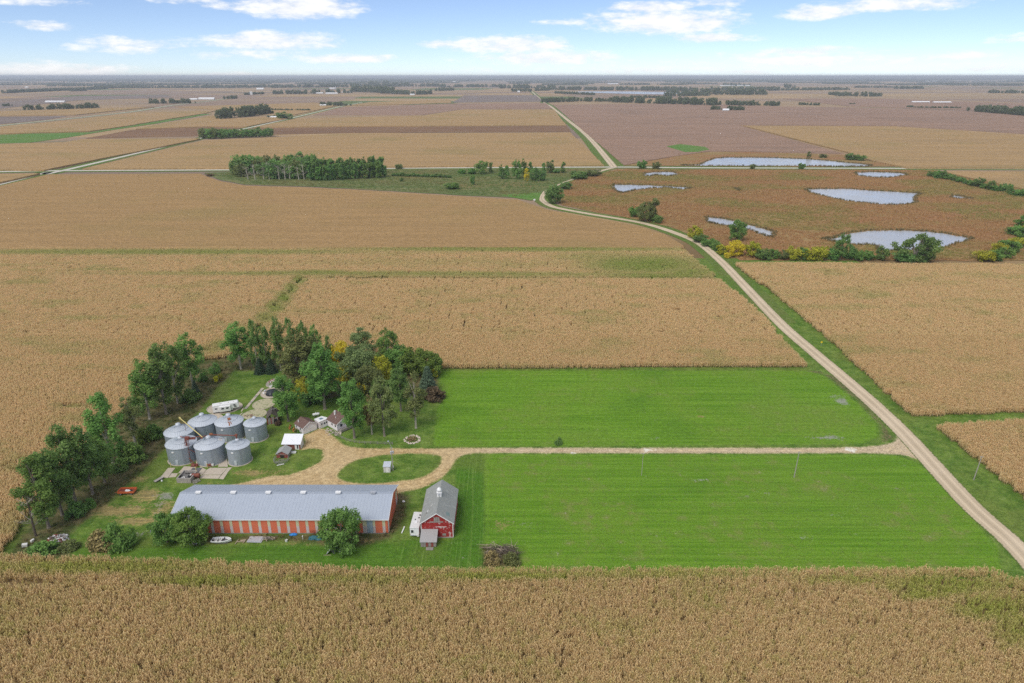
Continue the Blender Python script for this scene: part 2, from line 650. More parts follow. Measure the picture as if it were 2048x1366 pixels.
def ground_far():
    m, t = newmat('open_country')
    p = t.pos()
    s = t.n('ShaderNodeSeparateXYZ')
    t.put(s.inputs[0], p)
    # section-sized fields: every cell one crop
    snap = t.n('ShaderNodeVectorMath', operation='FLOOR')
    wob = t.math('MULTIPLY', t.noise(p, 0.0006, 2), 500)
    cx = t.n('ShaderNodeCombineXYZ')
    t.put(cx.inputs[0], t.math('DIVIDE', t.math('ADD', s.outputs[0], wob), 640.0))
    t.put(cx.inputs[1], t.math('DIVIDE', t.math('ADD', s.outputs[1], wob), 420.0))
    t.put(snap.inputs[0], cx.outputs[0])
    w = t.n('ShaderNodeTexWhiteNoise', noise_dimensions='2D')
    t.put(w.inputs['Vector'], snap.outputs[0])
    cr = t.n('ShaderNodeValToRGB')
    cr.color_ramp.interpolation = 'CONSTANT'
    e = cr.color_ramp.elements
    st = [(0, (0.42, 0.29, 0.15)), (0.3, (0.37, 0.26, 0.15)), (0.5, (0.33, 0.235, 0.155)), (0.7, (0.30, 0.21, 0.15)), (0.86, (0.25, 0.185, 0.14)), (0.95, (0.12, 0.17, 0.05))]
    e[0].position, e[0].color = 0, (*st[0][1], 1)
    e[1].position, e[1].color = st[1][0], (*st[1][1], 1)
    for a, c in st[2:]:
        q = e.new(a)
        q.color = (*c, 1)
    t.put(cr.inputs[0], w.outputs[0])
    far = t.mix(t.rng(t.noise(p, 0.004, 4), 0.3, 0.7, 0, 0.25), cr.outputs[0], (0.20, 0.15, 0.10))
    far = t.mix(t.rng(t.noise(t.vmul(p, (0.0012, 0.01, 1)), 1.0, 3), 0.58, 0.7, 0, 0.5), far, (0.16, 0.16, 0.09))
    soil = t.mix(t.noise(p, 1.5, 3), (0.13, 0.085, 0.045), (0.26, 0.18, 0.085))
    dist = t.math('POWER', t.math('MULTIPLY_ADD', s.outputs[0], s.outputs[0], t.math('MULTIPLY', s.outputs[1], s.outputs[1])), 0.5)
    col = t.mix(t.rng(dist, 480, 620), soil, far)
    t.out(col, 1.0, spec=0.05)
    return m


def field_mat(name, c1, c2, patch, speck=0.9, streak=(0.012, 0.16), amt=0.5, patch_amt=0.5, speck_k=0.9):
    m, t = newmat(name)
    p = t.pos()
    f = t.noise(p, speck, 2, 0.7)
    f2 = t.noise(p, 0.33, 3, 0.6)
    st = t.noise(t.vmul(p, (streak[0], streak[1], 1)), 1.0, 4, 0.65)
    big = t.noise(p, 0.006, 4, 0.6)
    col = t.mix(t.rng(st, 0.32, 0.68), c1, c2)
    col = t.mix(t.rng(big, 0.50, 0.68, 0, patch_amt), col, patch)
    k = t.math('MULTIPLY_ADD', t.math('SUBTRACT', t.math('MULTIPLY_ADD', f2, 0.7, f), 0.85), speck_k, 1.0)
    g = t.n('ShaderNodeCombineColor')
    for i in range(3):
        t.put(g.inputs[i], k)
    col = t.mix(1.0, col, g.outputs[0], 'MULTIPLY')
    t.out(col, 1.0, t.bump(t.math('ADD', f, f2), 0.9, 1.0), spec=0.05)
    return m


M_CORNTOP = field_mat('ripe_corn', (0.41, 0.26, 0.115), (0.35, 0.225, 0.10), (0.30, 0.225, 0.085))
M_CORNFAR = field_mat('far_ripe_corn', (0.42, 0.275, 0.125), (0.35, 0.235, 0.115), (0.28, 0.22, 0.085), speck=0.4, streak=(0.003, 0.045))
M_SOY = field_mat('ripe_soy', (0.35, 0.225, 0.155), (0.28, 0.185, 0.13), (0.24, 0.165, 0.12), speck=0.4, streak=(0.003, 0.04))
M_SOYBROWN = field_mat('brown_soy', (0.25, 0.150, 0.085), (0.20, 0.120, 0.072), (0.27, 0.17, 0.09), speck=0.4, streak=(0.003, 0.04))
M_PLOW = field_mat('plowed', (0.25, 0.20, 0.17), (0.20, 0.16, 0.14), (0.28, 0.22, 0.17), speck=0.4, streak=(0.003, 0.04))
M_GREEN = field_mat('green_strip', (0.095, 0.215, 0.035), (0.15, 0.225, 0.06), (0.21, 0.20, 0.09), speck=0.4, streak=(0.01, 0.05), patch_amt=0.7)
M_VERGE = field_mat('verge_grass', (0.105, 0.180, 0.032), (0.15, 0.185, 0.05), (0.22, 0.19, 0.08), speck=0.6, streak=(0.03, 0.03))
M_WET = field_mat('marsh_sedge', (0.285, 0.205, 0.082), (0.320, 0.165, 0.080), (0.36, 0.26, 0.115), speck=0.5, streak=(0.012, 0.03), patch_amt=0.6)
M_SCRUB = field_mat('scrub_grass', (0.12, 0.165, 0.055), (0.20, 0.195, 0.08), (0.26, 0.17, 0.075), speck=0.5, streak=(0.008, 0.05), patch_amt=0.8)


def road_mat(name, c1, c2, grass=(0.10, 0.15, 0.035)):
    m, t = newmat(name)
    p = t.pos()
    u = t.math('ABSOLUTE', t.attr('u'))
    f = t.noise(p, 1.4, 3, 0.6)
    b = t.noise(p, 0.08, 4, 0.6)
    col = t.mix(t.rng(b, 0.35, 0.65), c1, c2)
    trk = t.rng(t.math('ABSOLUTE', t.math('SUBTRACT', u, 0.42)), 0.05, 0.2, 0.6, 0.0)
    col = t.mix(t.rng(u, 0.16, 0.04, 0, 0.35), col, tuple(x * 0.72 for x in c1))
    col = t.mix(trk, col, tuple(min(1, x * 1.25) for x in c2))
    col = t.mix(t.rng(f, 0.55, 0.75, 0, 0.35), col, tuple(x * 0.7 for x in c1))
    e = t.math('ADD', u, t.math('MULTIPLY', t.math('SUBTRACT', f, 0.5), 0.45))
    col = t.mix(t.rng(e, 0.82, 1.0), col, grass)
    t.out(col, 0.95, t.bump(f, 0.5, 0.1), spec=0.1)
    return m


M_ROAD = road_mat('road_gravel', (0.50, 0.40, 0.27), (0.58, 0.47, 0.33))
M_ROADPALE = road_mat('road_pale', (0.50, 0.47, 0.40), (0.58, 0.54, 0.46))


def ribbon(name, pts, width, z, mat, n=8, cols=9):
    pts = smooth(pts, n)
    d = np.gradient(pts, axis=0)
    d /= np.linalg.norm(d, axis=1)[:, None] + 1e-9
    nrm = np.stack([d[:, 1], -d[:, 0]], 1)
    w = width if np.ndim(width) else np.full(len(pts), width)
    us = np.linspace(-1, 1, cols)
    V = []
    for i, uu in enumerate(us):
        q = pts + nrm * (w[:, None] / 2 * uu)
        V.append(np.column_stack([q, np.full(len(q), z) if np.ndim(z) == 0 else z]))
    V = np.stack(V, 1).reshape(-1, 3)
    m = len(pts)
    F = [[(i + 1) * cols + j, i * cols + j, i * cols + j + 1, (i + 1) * cols + j + 1] for i in range(m - 1) for j in range(cols - 1)]
    F = np.array(F)[:, ::-1]
    me = mesh_np(name, V, F, {'u': np.tile(us, m)})
    o = link(name, me, mat)
    return struct(o)


# base of the whole plain, out to the horizon
mb = MB()
rings = [0, 120, 300, 700, 1500, 3000, 6000, 12000, 25000, 50000, 90000]
for r in rings[1:]:
    for k in range(72):
        w = 2 * math.pi * k / 72
        mb.v.append((r * math.cos(w), r * math.sin(w), -0.12))
mb.v.append((0, 0, -0.12))
for i in range(len(rings) - 2):
    for k in range(72):
        mb.f.append((i * 72 + k, (i + 1) * 72 + k, (i + 1) * 72 + (k + 1) % 72, i * 72 + (k + 1) % 72))
for k in range(72):
    mb.f.append((len(mb.v) - 1, k, (k + 1) % 72))
struct(mb.build('ground', ground_far()))

# ------------------------------------------------------------------ near ground: yard, meadows, drive, verge in one fine sheet
MEAD_U = toP([(878, 741), (1612, 741), (1650, 752), (1712, 803), (1753, 848), (1757, 872), (1725, 888), (1200, 892), (905, 893), (866, 893), (870, 860), (874, 820), (888, 790), (878, 760)])
MEAD_L = toP([(969, 908), (1300, 909), (1700, 909), (1795, 912), (1838, 927), (1900, 982), (1995, 1097), (2004, 1160), (969, 1160)])
MOW = toP([(914, 908), (968, 908), (968, 1160), (800, 1160), (800, 1080), (905, 1080)])
MOW_EW = toP([(150, 1098), (400, 1092), (660, 1092), (800, 1085), (880, 1100), (905, 1160), (80, 1140)])
DIRT = smooth(toP([(652, 861), (663, 870), (680, 884), (698, 893), (740, 896.5), (786, 897), (900, 896.5), (1000, 896), (1100, 896), (1300, 896.2), (1500, 896.2), (1640, 895.5), (1735, 893.5), (1775, 888), (1791, 880), (1795, 870),
                  (1812, 868), (1872, 930), (1862, 930), (1840, 920), (1810, 910.5), (1770, 907), (1700, 906), (1500, 906.4), (1300, 906), (1100, 906), (1000, 905.4), (950, 906), (925, 910), (912, 919), (903, 932), (895, 945), (880, 957),
                  (850, 973), (820, 981), (796, 984), (780, 987), (600, 990), (470, 987), (452, 972), (480, 967), (520, 957), (545, 952), (575, 950.5), (600, 943), (619, 935), (635, 927), (645, 919), (646, 906), (640, 899), (620, 897),
                  (604, 899), (611, 884), (607, 871), (620, 866), (640, 858)]), 4, True)
ISLE = smooth(toP([(883, 914), (865, 908), (821, 907), (768, 909.6), (716, 919), (686, 935), (674, 951), (686, 961), (716, 967), (768, 966), (830, 958), (862, 946), (879, 930)]), 4, True)
ROUGH = [toP([(0, 1130), (60, 1050), (150, 930), (230, 850), (300, 770), (400, 722), (455, 712), (640, 712), (650, 735), (560, 740), (470, 742), (440, 768), (400, 820), (340, 885), (300, 930), (240, 985), (190, 1028), (150, 1058), (135, 1078), (138, 1112), (60, 1130)]),
         toP([(560, 742), (880, 742), (872, 775), (840, 795), (720, 785), (640, 800), (600, 790)]),
         toP([(784, 990), (800, 985), (815, 992), (812, 1035), (795, 1062), (782, 1070), (775, 1078), (740, 1088), (690, 1092), (560, 1080), (420, 1085), (400, 1072), (770, 1064)]),
         toP([(965, 1092), (1030, 1092), (1043, 1106), (1035, 1135), (962, 1135)])]
DITCH = toP([(1612, 742), (1640, 742), (1715, 800), (1762, 850), (1766, 884), (1790, 878), (1768, 850), (1725, 800), (1672, 752)])
CORN_FG = toP([(-300, 1098, 2.3), (0, 1103, 2.3), (300, 1110, 2.3), (500, 1118, 2.3), (700, 1128, 2.3), (900, 1132, 2.3), (1400, 1131, 2.3), (1700, 1129, 2.3), (1960, 1129, 2.3), (2050, 1152, 2.3), (2300, 1240, 2.3), (2600, 1420, 0), (-600, 1420, 0)])
CORN_L = toP([(-400, 1110, 0), (10, 1112, 0), (45, 1055, 0), (150, 930, 0), (230, 850, 0), (300, 768, 0), (400, 724, 0), (459, 717, 0), (526, 647, 0), (603, 559.5, 0), (1436, 561, 0), (1375, 510, 0), (1360, 499, 0), (-400, 500, 0)])
CORN_M = toP([(605, 556.3, 1.5), (1440, 558, 1.5), (1520, 631, 0), (1617, 738, 0), (1560, 736.5, 0), (880, 740, 0), (760, 738, 0), (640, 715, 0), (455, 712, 0), (460, 718.5, 0), (527.5, 646, 0)])
CORN_R = toP([(1468, 525, 1.5), (2300, 530, 1.5), (2500, 812, 0), (2048, 828, 0), (1822, 836, 0), (1800, 818, 0), (1640, 668, 0), (1560, 600, 0)])
CORN_R2 = toP([(1868, 849, 1.5), (2048, 837, 1.5), (2500, 815, 1.5), (2600, 1450, 0), (2400, 1270, 0), (2048, 1003, 0), (1960, 930, 0)])
FIELDS = [CORN_FG, CORN_L, CORN_M, CORN_R, CORN_R2]

gx = np.arange(-190, 231, 1.0)
gy = np.arange(118, 452, 1.0)
GX, GY = np.meshgrid(gx, gy)
X, Y = GX.ravel(), GY.ravel()
U, V_ = proj(X, Y)
dcorn = np.max([sdf(X, Y, f) for f in FIELDS], axis=0)
at = {}
at['dirt'] = np.minimum(sdf(X, Y, DIRT), -sdf(X, Y, ISLE))
at['mead'] = np.maximum(sdf(X, Y, MEAD_U), sdf(X, Y, MEAD_L))
at['strt'] = np.clip((U - 900) / 130, 0, 1)
at['lower'] = np.clip(sdf(X, Y, MEAD_L) / 4, 0, 1)
at['mow'] = sdf(X, Y, MOW)
at['mown_ew'] = sdf(X, Y, MOW_EW)
at['rough'] = np.max([sdf(X, Y, r) for r in ROUGH], axis=0)
at['ditch'] = sdf(X, Y, DITCH)


def blobs(lst):
    r = np.zeros(len(X))
    for (u, v, ru, rv, k) in lst:
        r = np.maximum(r, k * np.exp(-(((U - u) / ru) ** 2 + ((V_ - v) / rv) ** 2)))
    return r


at['worn'] = blobs([(235, 1022, 70, 13, 1.15), (290, 990, 42, 18, 1.0), (325, 1020, 36, 26, .85), (280, 1042, 60, 9, 1.05), (275, 958, 22, 9, .8), (500, 946, 40, 7, .9), (420, 968, 30, 5, .6), (1402, 833, 13, 3, .9), (545, 945, 30, 8, .7), (1000, 1052, 30, 14, .55), (600, 1088, 40, 6, .6), (735, 1082, 22, 7, .8)])
at['gray'] = blobs([(333, 993, 19, 8, 1.2), (318, 1012, 14, 13, .8), (1655, 875, 42, 3.5, 1.0), (1685, 802, 14, 9, .9), (1668, 793, 12, 4, .8), (1312, 877, 12, 2.5, .8), (1400, 960, 22, 3, .7), (530, 958, 25, 4, .5), (1600, 1075, 26, 5, .5), (1060, 1052, 20, 8, .5), (280, 1068, 25, 8, .5), (1520, 990, 50, 9, .45), (1700, 1030, 50, 9, .4)])
at['pale'] = blobs([(1170, 900, 60, 12, 1), (1310, 901, 60, 10, 1), (1560, 902, 60, 10, .6), (1690, 900, 60, 10, .9), (1780, 890, 30, 10, 1)])
at['worn'] = np.where(at['dirt'] > -3, at['worn'], at['worn'])
keep_v = dcorn < 2.0
nx, ny = len(gx), len(gy)
ii, jj = np.meshgrid(np.arange(nx - 1), np.arange(ny - 1))
q = np.stack([jj * nx + ii, jj * nx + ii + 1, (jj + 1) * nx + ii + 1, (jj + 1) * nx + ii], -1).reshape(-1, 4)
q = q[keep_v[q].any(1)]
cls = np.zeros(len(X), int)
cls[at['rough'] > 0] = 3
cls[at['mead'] > 0] = 1
cls[at['dirt'] > 0] = 2
qc = np.array([np.bincount(c, minlength=4).argmax() for c in cls[q]])
GZ = (vnoise(X / 9, Y / 9, 3) - 0.5) * 0.06
for k, nm in enumerate(('lawn', 'meadow', 'driveway', 'rough_grass')):
    f = q[qc == k]
    ids, inv = np.unique(f, return_inverse=True)
    me = mesh_np(nm, np.column_stack([X[ids], Y[ids], GZ[ids]]), inv.reshape(-1, 4), {a: b[ids] for a, b in at.items()}, True)
    struct(link(nm, me, M_NEAR))

# ------------------------------------------------------------------ roads
road_px = [(2300, 1500), (2110, 1190), (2030, 1092), (1943, 1013), (1855, 918), (1805, 864), (1750, 811), (1692, 760), (1625, 703), (1560, 646), (1478, 560), (1439, 520), (1395, 485), (1342, 463), (1293, 448), (1244, 438.5), (1171, 426.5), (1110, 414.5), (1090, 405), (1083, 396), (1089, 385), (1107, 373), (1132, 362), (1156, 356), (1203, 341.5), (1230, 334.5)]
RD = toP(road_px)
ribbon('road_verge', RD[9:], 17, 0.02, M_VERGE)
ribbon('gravel_road', RD, 6.8, 0.07, M_ROAD, n=10)
EW = toP([(-300, 347), (0, 343.3), (130, 341.4), (520, 339.4), (880, 335.8), (1228, 334.2), (1400, 335.6), (2048, 337.6), (2500, 339)])
ribbon('road_verge', EW, 30, 0.05, M_VERGE)
ribbon('county_road', EW, 11, 0.12, M_ROADPALE)
DG = toP([(-200, 418), (0, 368.5), (96, 344.6), (127, 341), (404, 276), (496, 256), (588, 235), (679, 213.5), (725, 204.5)])
ribbon('road_verge', DG, 26, 0.09, M_VERGE, n=4)
ribbon('gravel_road', DG, 9, 0.16, M_ROADPALE, n=4)
NSR = toP([(1228, 334.4), (1174.6, 272), (1134, 239), (1103, 214), (1089.5, 206), (1076, 194), (1063, 182.5)])
ribbon('road_verge', NSR, 34, 0.10, M_VERGE, n=4)
ribbon('gravel_road', NSR, 11, 0.18, M_ROAD, n=4)
TLR = toP([(-100, 266), (0, 251.4), (160, 235), (267, 223), (343, 211), (419, 202), (470, 195)])
ribbon('road_verge', TLR, 26, 0.10, M_VERGE, n=4)
ribbon('gravel_road', TLR, 11, 0.2, M_ROADPALE, n=4)


# ------------------------------------------------------------------ the fields beyond: each a slab as high as its crop
def slab_field(name, pts, z, mat, z0=-0.1):
    poly = toP(pts, z)
    out = []
    n = len(poly)
    for i in range(n):
        a, b = poly[i], poly[(i + 1) % n]
        L = np.linalg.norm(b - a)
        k = int(min(40, max(1, L / 25)))
        for j in range(k):
            w = j / k
            c = a + (b - a) * w
            if j:
                c = c + (np.random.RandomState(int(i * 50 + j)).rand(2) - 0.5) * 1.6
            out.append(c)
    o = MB().prism(out, z0, z).build(name, mat)
    return struct(o)


slab_field('corn_field', [(-150, 498), (-150, 376), (0, 371.5), (97, 348.5), (400, 347), (412, 352), (440, 362), (490, 371), (620, 375), (700, 379), (800, 385), (900, 391), (1035, 399), (1068, 410), (1095, 419), (1160, 431.5), (1235, 444), (1285, 455), (1330, 469), (1366, 490), (1368, 495.5), (900, 494)], 2.2, M_CORNTOP)
slab_field('corn_field', [(-150, 349.5), (0, 347.5), (80, 346.5), (0, 364), (-150, 403)], 2.0, M_CORNFAR)
slab_field('corn_field', [(165, 337), (404, 281), (700, 267), (1140, 264.5), (1208, 330), (880, 332), (520, 335.5)], 2.0, M_CORNFAR)
slab_field('soybean_field', [(440, 270), (500, 256.5), (700, 254), (1133, 252), (1142, 263), (700, 265.3), (545, 268.5)], 0.7, M_SOYBROWN)
slab_field('corn_field', [(593, 237), (850, 231), (930, 219), (1108, 219), (1132, 250), (700, 252), (508, 254)], 2.0, M_CORNFAR)
slab_field('soybean_field', [(625, 230), (684, 214), (900, 207.3), (1092, 206.3), (1105, 217.5), (925, 218.2), (845, 230)], 0.7, M_SOY)
slab_field('plowed_field', [(928, 190.6), (1072, 190.4), (1086, 203), (905, 205)], 0.5, M_PLOW)
slab_field('corn_field', [(740, 204), (900, 199), (903, 205.6), (690, 211.5)], 1.8, M_CORNFAR)
slab_field('corn_field', [(-150, 337), (0, 338.3), (88, 339.5), (393, 279), (400, 276.5), (165, 278), (130, 284), (-150, 294)], 2.0, M_CORNFAR)
slab_field('soybean_field', [(172, 276.5), (402, 271.5), (488, 255.5), (420, 254), (265, 259.5)], 0.7, M_SOYBROWN)
slab_field('grassy_waterway', [(-150, 275), (60, 267), (180, 264), (250, 253.5), (330, 240), (400, 228.5), (424, 227.5), (300, 249), (230, 259), (130, 275.5), (60, 285), (-150, 291)], 0.4, M_GREEN)
slab_field('corn_field', [(-150, 270), (60, 265.5), (180, 262), (250, 252), (330, 238.8), (410, 226.5), (430, 221), (270, 225), (160, 237.5), (0, 254.5), (-150, 270)], 2.0, M_CORNFAR)
slab_field('corn_field', [(272, 257.5), (420, 252.5), (493, 253), (583, 235), (560, 232), (440, 238), (430, 230), (330, 245.5)], 2.0, M_CORNFAR)
slab_field('plowed_field', [(-150, 238), (0, 233.5), (135, 232), (100, 238), (0, 248.5), (-150, 262)], 0.5, M_PLOW)
slab_field('corn_field', [(-150, 228), (0, 222), (280, 214), (310, 213), (150, 229.5), (0, 231.5), (-150, 235)], 2.0, M_CORNFAR)
slab_field('plowed_field', [(-100, 212), (15, 204), (152, 192), (330, 190), (345, 194), (150, 201), (0, 217)], 0.5, M_PLOW)
slab_field('corn_field', [(350, 213.5), (630, 205), (670, 212), (590, 229), (540, 222), (440, 219)], 2.0, M_CORNFAR)
slab_field('soybean_field', [(1248, 330), (1106, 209.5), (1380, 206.5), (1560, 213), (1700, 214.5), (1950, 222), (2200, 235), (2200, 277), (1790, 251.5), (1476, 250.2), (1688, 307), (1480, 302.5), (1420, 302), (1330, 315)], 0.8, M_SOY)
slab_field('corn_field', [(1486, 251), (1788, 252.5), (2200, 280), (2200, 335.5), (1815, 334.5), (1745, 321), (1692, 303)], 2.0, M_CORNFAR)
slab_field('corn_field', [(1885, 342), (2200, 343), (2200, 402), (2048, 377), (1965, 361)], 2.0, M_CORNFAR)
slab_field('corn_field', [(1565, 197), (1760, 197), (2048, 207), (2200, 212), (2200, 230), (1950, 220), (1700, 212)], 1.6, M_SOY)
slab_field('green_patch', [(1333, 292.5), (1360, 288), (1410, 293.5), (1419, 299), (1395, 303.5), (1370, 304)], 0.9, M_GREEN)

# wetland, scrub and ponds
WETPOLY = [(1236, 338.5), (1870, 341), (1960, 363), (2200, 410), (2200, 522), (1480, 521), (1455, 505), (1400, 476), (1345, 455), (1290, 442.5), (1240, 432.5), (1170, 420.5), (1125, 411), (1106, 399), (1105, 390), (1120, 375), (1150, 360), (1205, 346)]


def flat(name, pts, z, mat, sub=12, jit=1.5):
    poly = toP(pts, 0)
    out = []
    n = len(poly)
    for i in range(n):
        a, b = poly[i], poly[(i + 1) % n]
        k = max(1, int(np.linalg.norm(b - a) / sub))
        for j in range(k):
            c = a + (b - a) * j / k
            if j:
                c = c + (rng.random(2) - 0.5) * jit * 2
            out.append(c)
    me = bpy.data.meshes.new(name)
    me.from_pydata([(p[0], p[1], z) for p in out], [], [tuple(range(len(out)))])
    if me.polygons[0].normal.z < 0:
        me.flip_normals()
    return struct(link(name, me, mat))


flat('wetland', WETPOLY, 0.16, M_WET)
flat('wetland', [(1246, 331.5), (1330, 317), (1380, 305), (1480, 304), (1690, 310), (1745, 324), (1812, 333), (1600, 333.5)], 0.30, M_WET)
flat('scrubland', [(408, 346), (520, 342), (780, 338.6), (1190, 337), (1195, 341), (1150, 355), (1110, 371), (1086, 383), (1079, 397), (1040, 396.5), (900, 389.5), (800, 383.5), (700, 377.5), (620, 373.5), (490, 369.5), (440, 360)], 0.18, M_SCRUB)
flat('grassy_waterway', [(1000, 390), (1060, 386), (1084, 386), (1078, 400), (1060, 401), (1030, 396)], 0.22, M_GREEN)


def water_mat():
    m, t = newmat('pond_water')
    p = t.pos()
    r = t.noise(t.vmul(p, (0.25, 0.9, 1)), 1.0, 4, 0.6)
    w = t.noise(p, 0.05, 3)
    n = t.bump(r, 0.25, 0.25)
    b = t.n('ShaderNodeBsdfPrincipled')
    b.inputs['Base Color'].default_value = (0.40, 0.41, 0.42, 1)  # pale grey base stands in for a reflected overcast sky
    t.put(b.inputs['Roughness'], t.rng(w, 0.3, 0.7, 0.16, 0.30))
    b.inputs['IOR'].default_value = 1.33
    b.inputs['Specular IOR Level'].default_value = 0.9
    t.put(b.inputs['Normal'], n)
    o = t.n('ShaderNodeOutputMaterial')
    t.nt.links.new(b.outputs[0], o.inputs['Surface'])
    return m


M_WATER = water_mat()
PONDS = [[(1371, 331), (1400, 329), (1438, 316.5), (1495, 315.8), (1558, 316.5), (1621, 319.5), (1685, 325), (1742, 331.5), (1685, 333.2), (1621, 332), (1495, 332)],
         [(1290, 347), (1317, 344.6), (1348, 345), (1349, 351), (1333, 352), (1317, 350.5), (1308, 351), (1295, 352.5)],
         [(1228, 372), (1244, 370), (1305, 371.5), (1378, 376), (1361, 379), (1332, 376), (1293, 378), (1266, 382), (1249, 385), (1234, 383)],
         [(1610, 380.5), (1634, 378.6), (1700, 378.6), (1763, 383), (1836, 387), (1828, 394), (1827, 406), (1779, 409), (1722, 405), (1672, 397), (1634, 389)],
         [(1711, 346.5), (1763, 345), (1812, 348.6), (1776, 355), (1735, 354)],
         [(1413, 436), (1457, 441), (1500, 452), (1542, 463), (1541, 475), (1526, 469.6), (1492, 460), (1438, 449.5), (1422, 446)],
         [(1692, 468), (1741, 462.6), (1811, 462.3), (1874, 466), (1934, 476), (1934, 480.6), (1887, 493), (1835, 499), (1763, 500.5), (1748, 492), (1697, 488), (1675, 484), (1651, 479), (1672, 477)],
         [(1908, 392), (1925, 394), (1944, 397.5), (1920, 397), (1906, 395)],
         [(1470, 377.5), (1478, 379.5), (1478, 381), (1472, 380)]]
rim = []
for i, pp in enumerate(PONDS):
    s = smooth(toP(pp), 16, True)
    d = np.roll(s, -1, 0) - np.roll(s, 1, 0)
    nr = np.stack([d[:, 1], -d[:, 0]], 1)
    nr /= np.linalg.norm(nr, axis=1)[:, None] + 1e-9
    k = (fbm(s[:, 0] / 9, s[:, 1] / 9, 11 + i) - 0.5) * 7 + (vnoise(s[:, 0] / 2.2, s[:, 1] / 2.2, 51 + i) - .5) * 2.6
    s = s + nr * k[:, None]
    me = bpy.data.meshes.new('pond')
    me.from_pydata([(a[0], a[1], 0.34 if i == 0 else 0.22) for a in s], [], [tuple(range(len(s)))])
    if me.polygons[0].normal.z < 0:
        me.flip_normals()
    struct(link('pond', me, M_WATER))
    rim.append(s)
lk = smooth(toP([(1146, 183.6), (1240, 183), (1345, 184.6), (1400, 186), (1332, 189), (1235, 187.3), (1160, 185)]), 5, True)
me = bpy.data.meshes.new('lake')
me.from_pydata([(a[0], a[1], 1.2) for a in lk], [], [tuple(range(len(lk)))])
if me.polygons[0].normal.z < 0:
    me.flip_normals()
struct(link('lake', me, M_WATER))

# low ridges on the horizon
mb = MB()
for (d0, hh, sd_) in ((30000, 55, 1), (42000, 95, 5)):
    o = len(mb.v)
    n = 220
    ang = np.linspace(-1.0, 1.0, n)
    hz = hh * (0.35 + 0.9 * fbm(ang * 9 + 40, ang * 0 + sd_, sd_, 5)) + (8 if d0 > 40000 else 0) * np.cos(ang * 1.5)
    for a, z in zip(ang, hz):
        for (dr, k) in ((-3500, 0), (-900, 0.8), (0, 1), (1500, 0.9), (6000, 0)):
            mb.v.append(((d0 + dr) * math.sin(a), (d0 + dr) * math.cos(a), z * k - 1 + (1 if k else 0)))
    for i in range(n - 1):
        for j in range(4):
            mb.f.append((o + i * 5 + j, o + (i + 1) * 5 + j, o + (i + 1) * 5 + j + 1, o + i * 5 + j + 1))
M_HILL = field_mat('wooded_hills', (0.045, 0.065, 0.03), (0.07, 0.08, 0.04), (0.22, 0.17, 0.10), speck=0.004, streak=(0.0008, 0.0008), patch_amt=0.7)
struct(mb.build('hills', M_HILL, None, True))

# ------------------------------------------------------------------ haze over the plain
hz_ = MB().box((0, 20000, 68.5), (150000, 150000, 143)).build('haze', None)
m, t = newmat('haze_air')
pv = t.n('ShaderNodeVolumePrincipled')
pv.inputs['Color'].default_value = (0.86, 0.92, 1.0, 1)
pv.inputs['Density'].default_value = 6.2e-5
pv.inputs['Anisotropy'].default_value = 0.0
oo = t.n('ShaderNodeOutputMaterial')
t.nt.links.new(pv.outputs[0], oo.inputs['Volume'])
hz_.data.materials.append(m)
hz_['kind'] = 'stuff'

# ------------------------------------------------------------------ standing corn
def leaf_mat(name, c1, c2, transl=0.25, green=None, rough=0.7, objvar=0.0):
    m, t = newmat(name)
    lv = t.attr('lv')
    col = t.mix(lv, c1, c2)
    if green:
        g = t.attr('gr', 'INSTANCER')
        col = t.mix(g, col, t.mix(lv, *green))
    if objvar:
        r = t.n('ShaderNodeObjectInfo').outputs['Random']
        hsv = t.n('ShaderNodeHueSaturation')
        t.put(hsv.inputs['Color'], col)
        t.put(hsv.inputs['Value'], t.math('MULTIPLY_ADD', r, objvar * 2, 1 - objvar))
        t.put(hsv.inputs['Hue'], t.math('MULTIPLY_ADD', r, 0.03, 0.485))
        col = hsv.outputs[0]
    t.out(col, rough, spec=0.15, transl=transl)
    return m


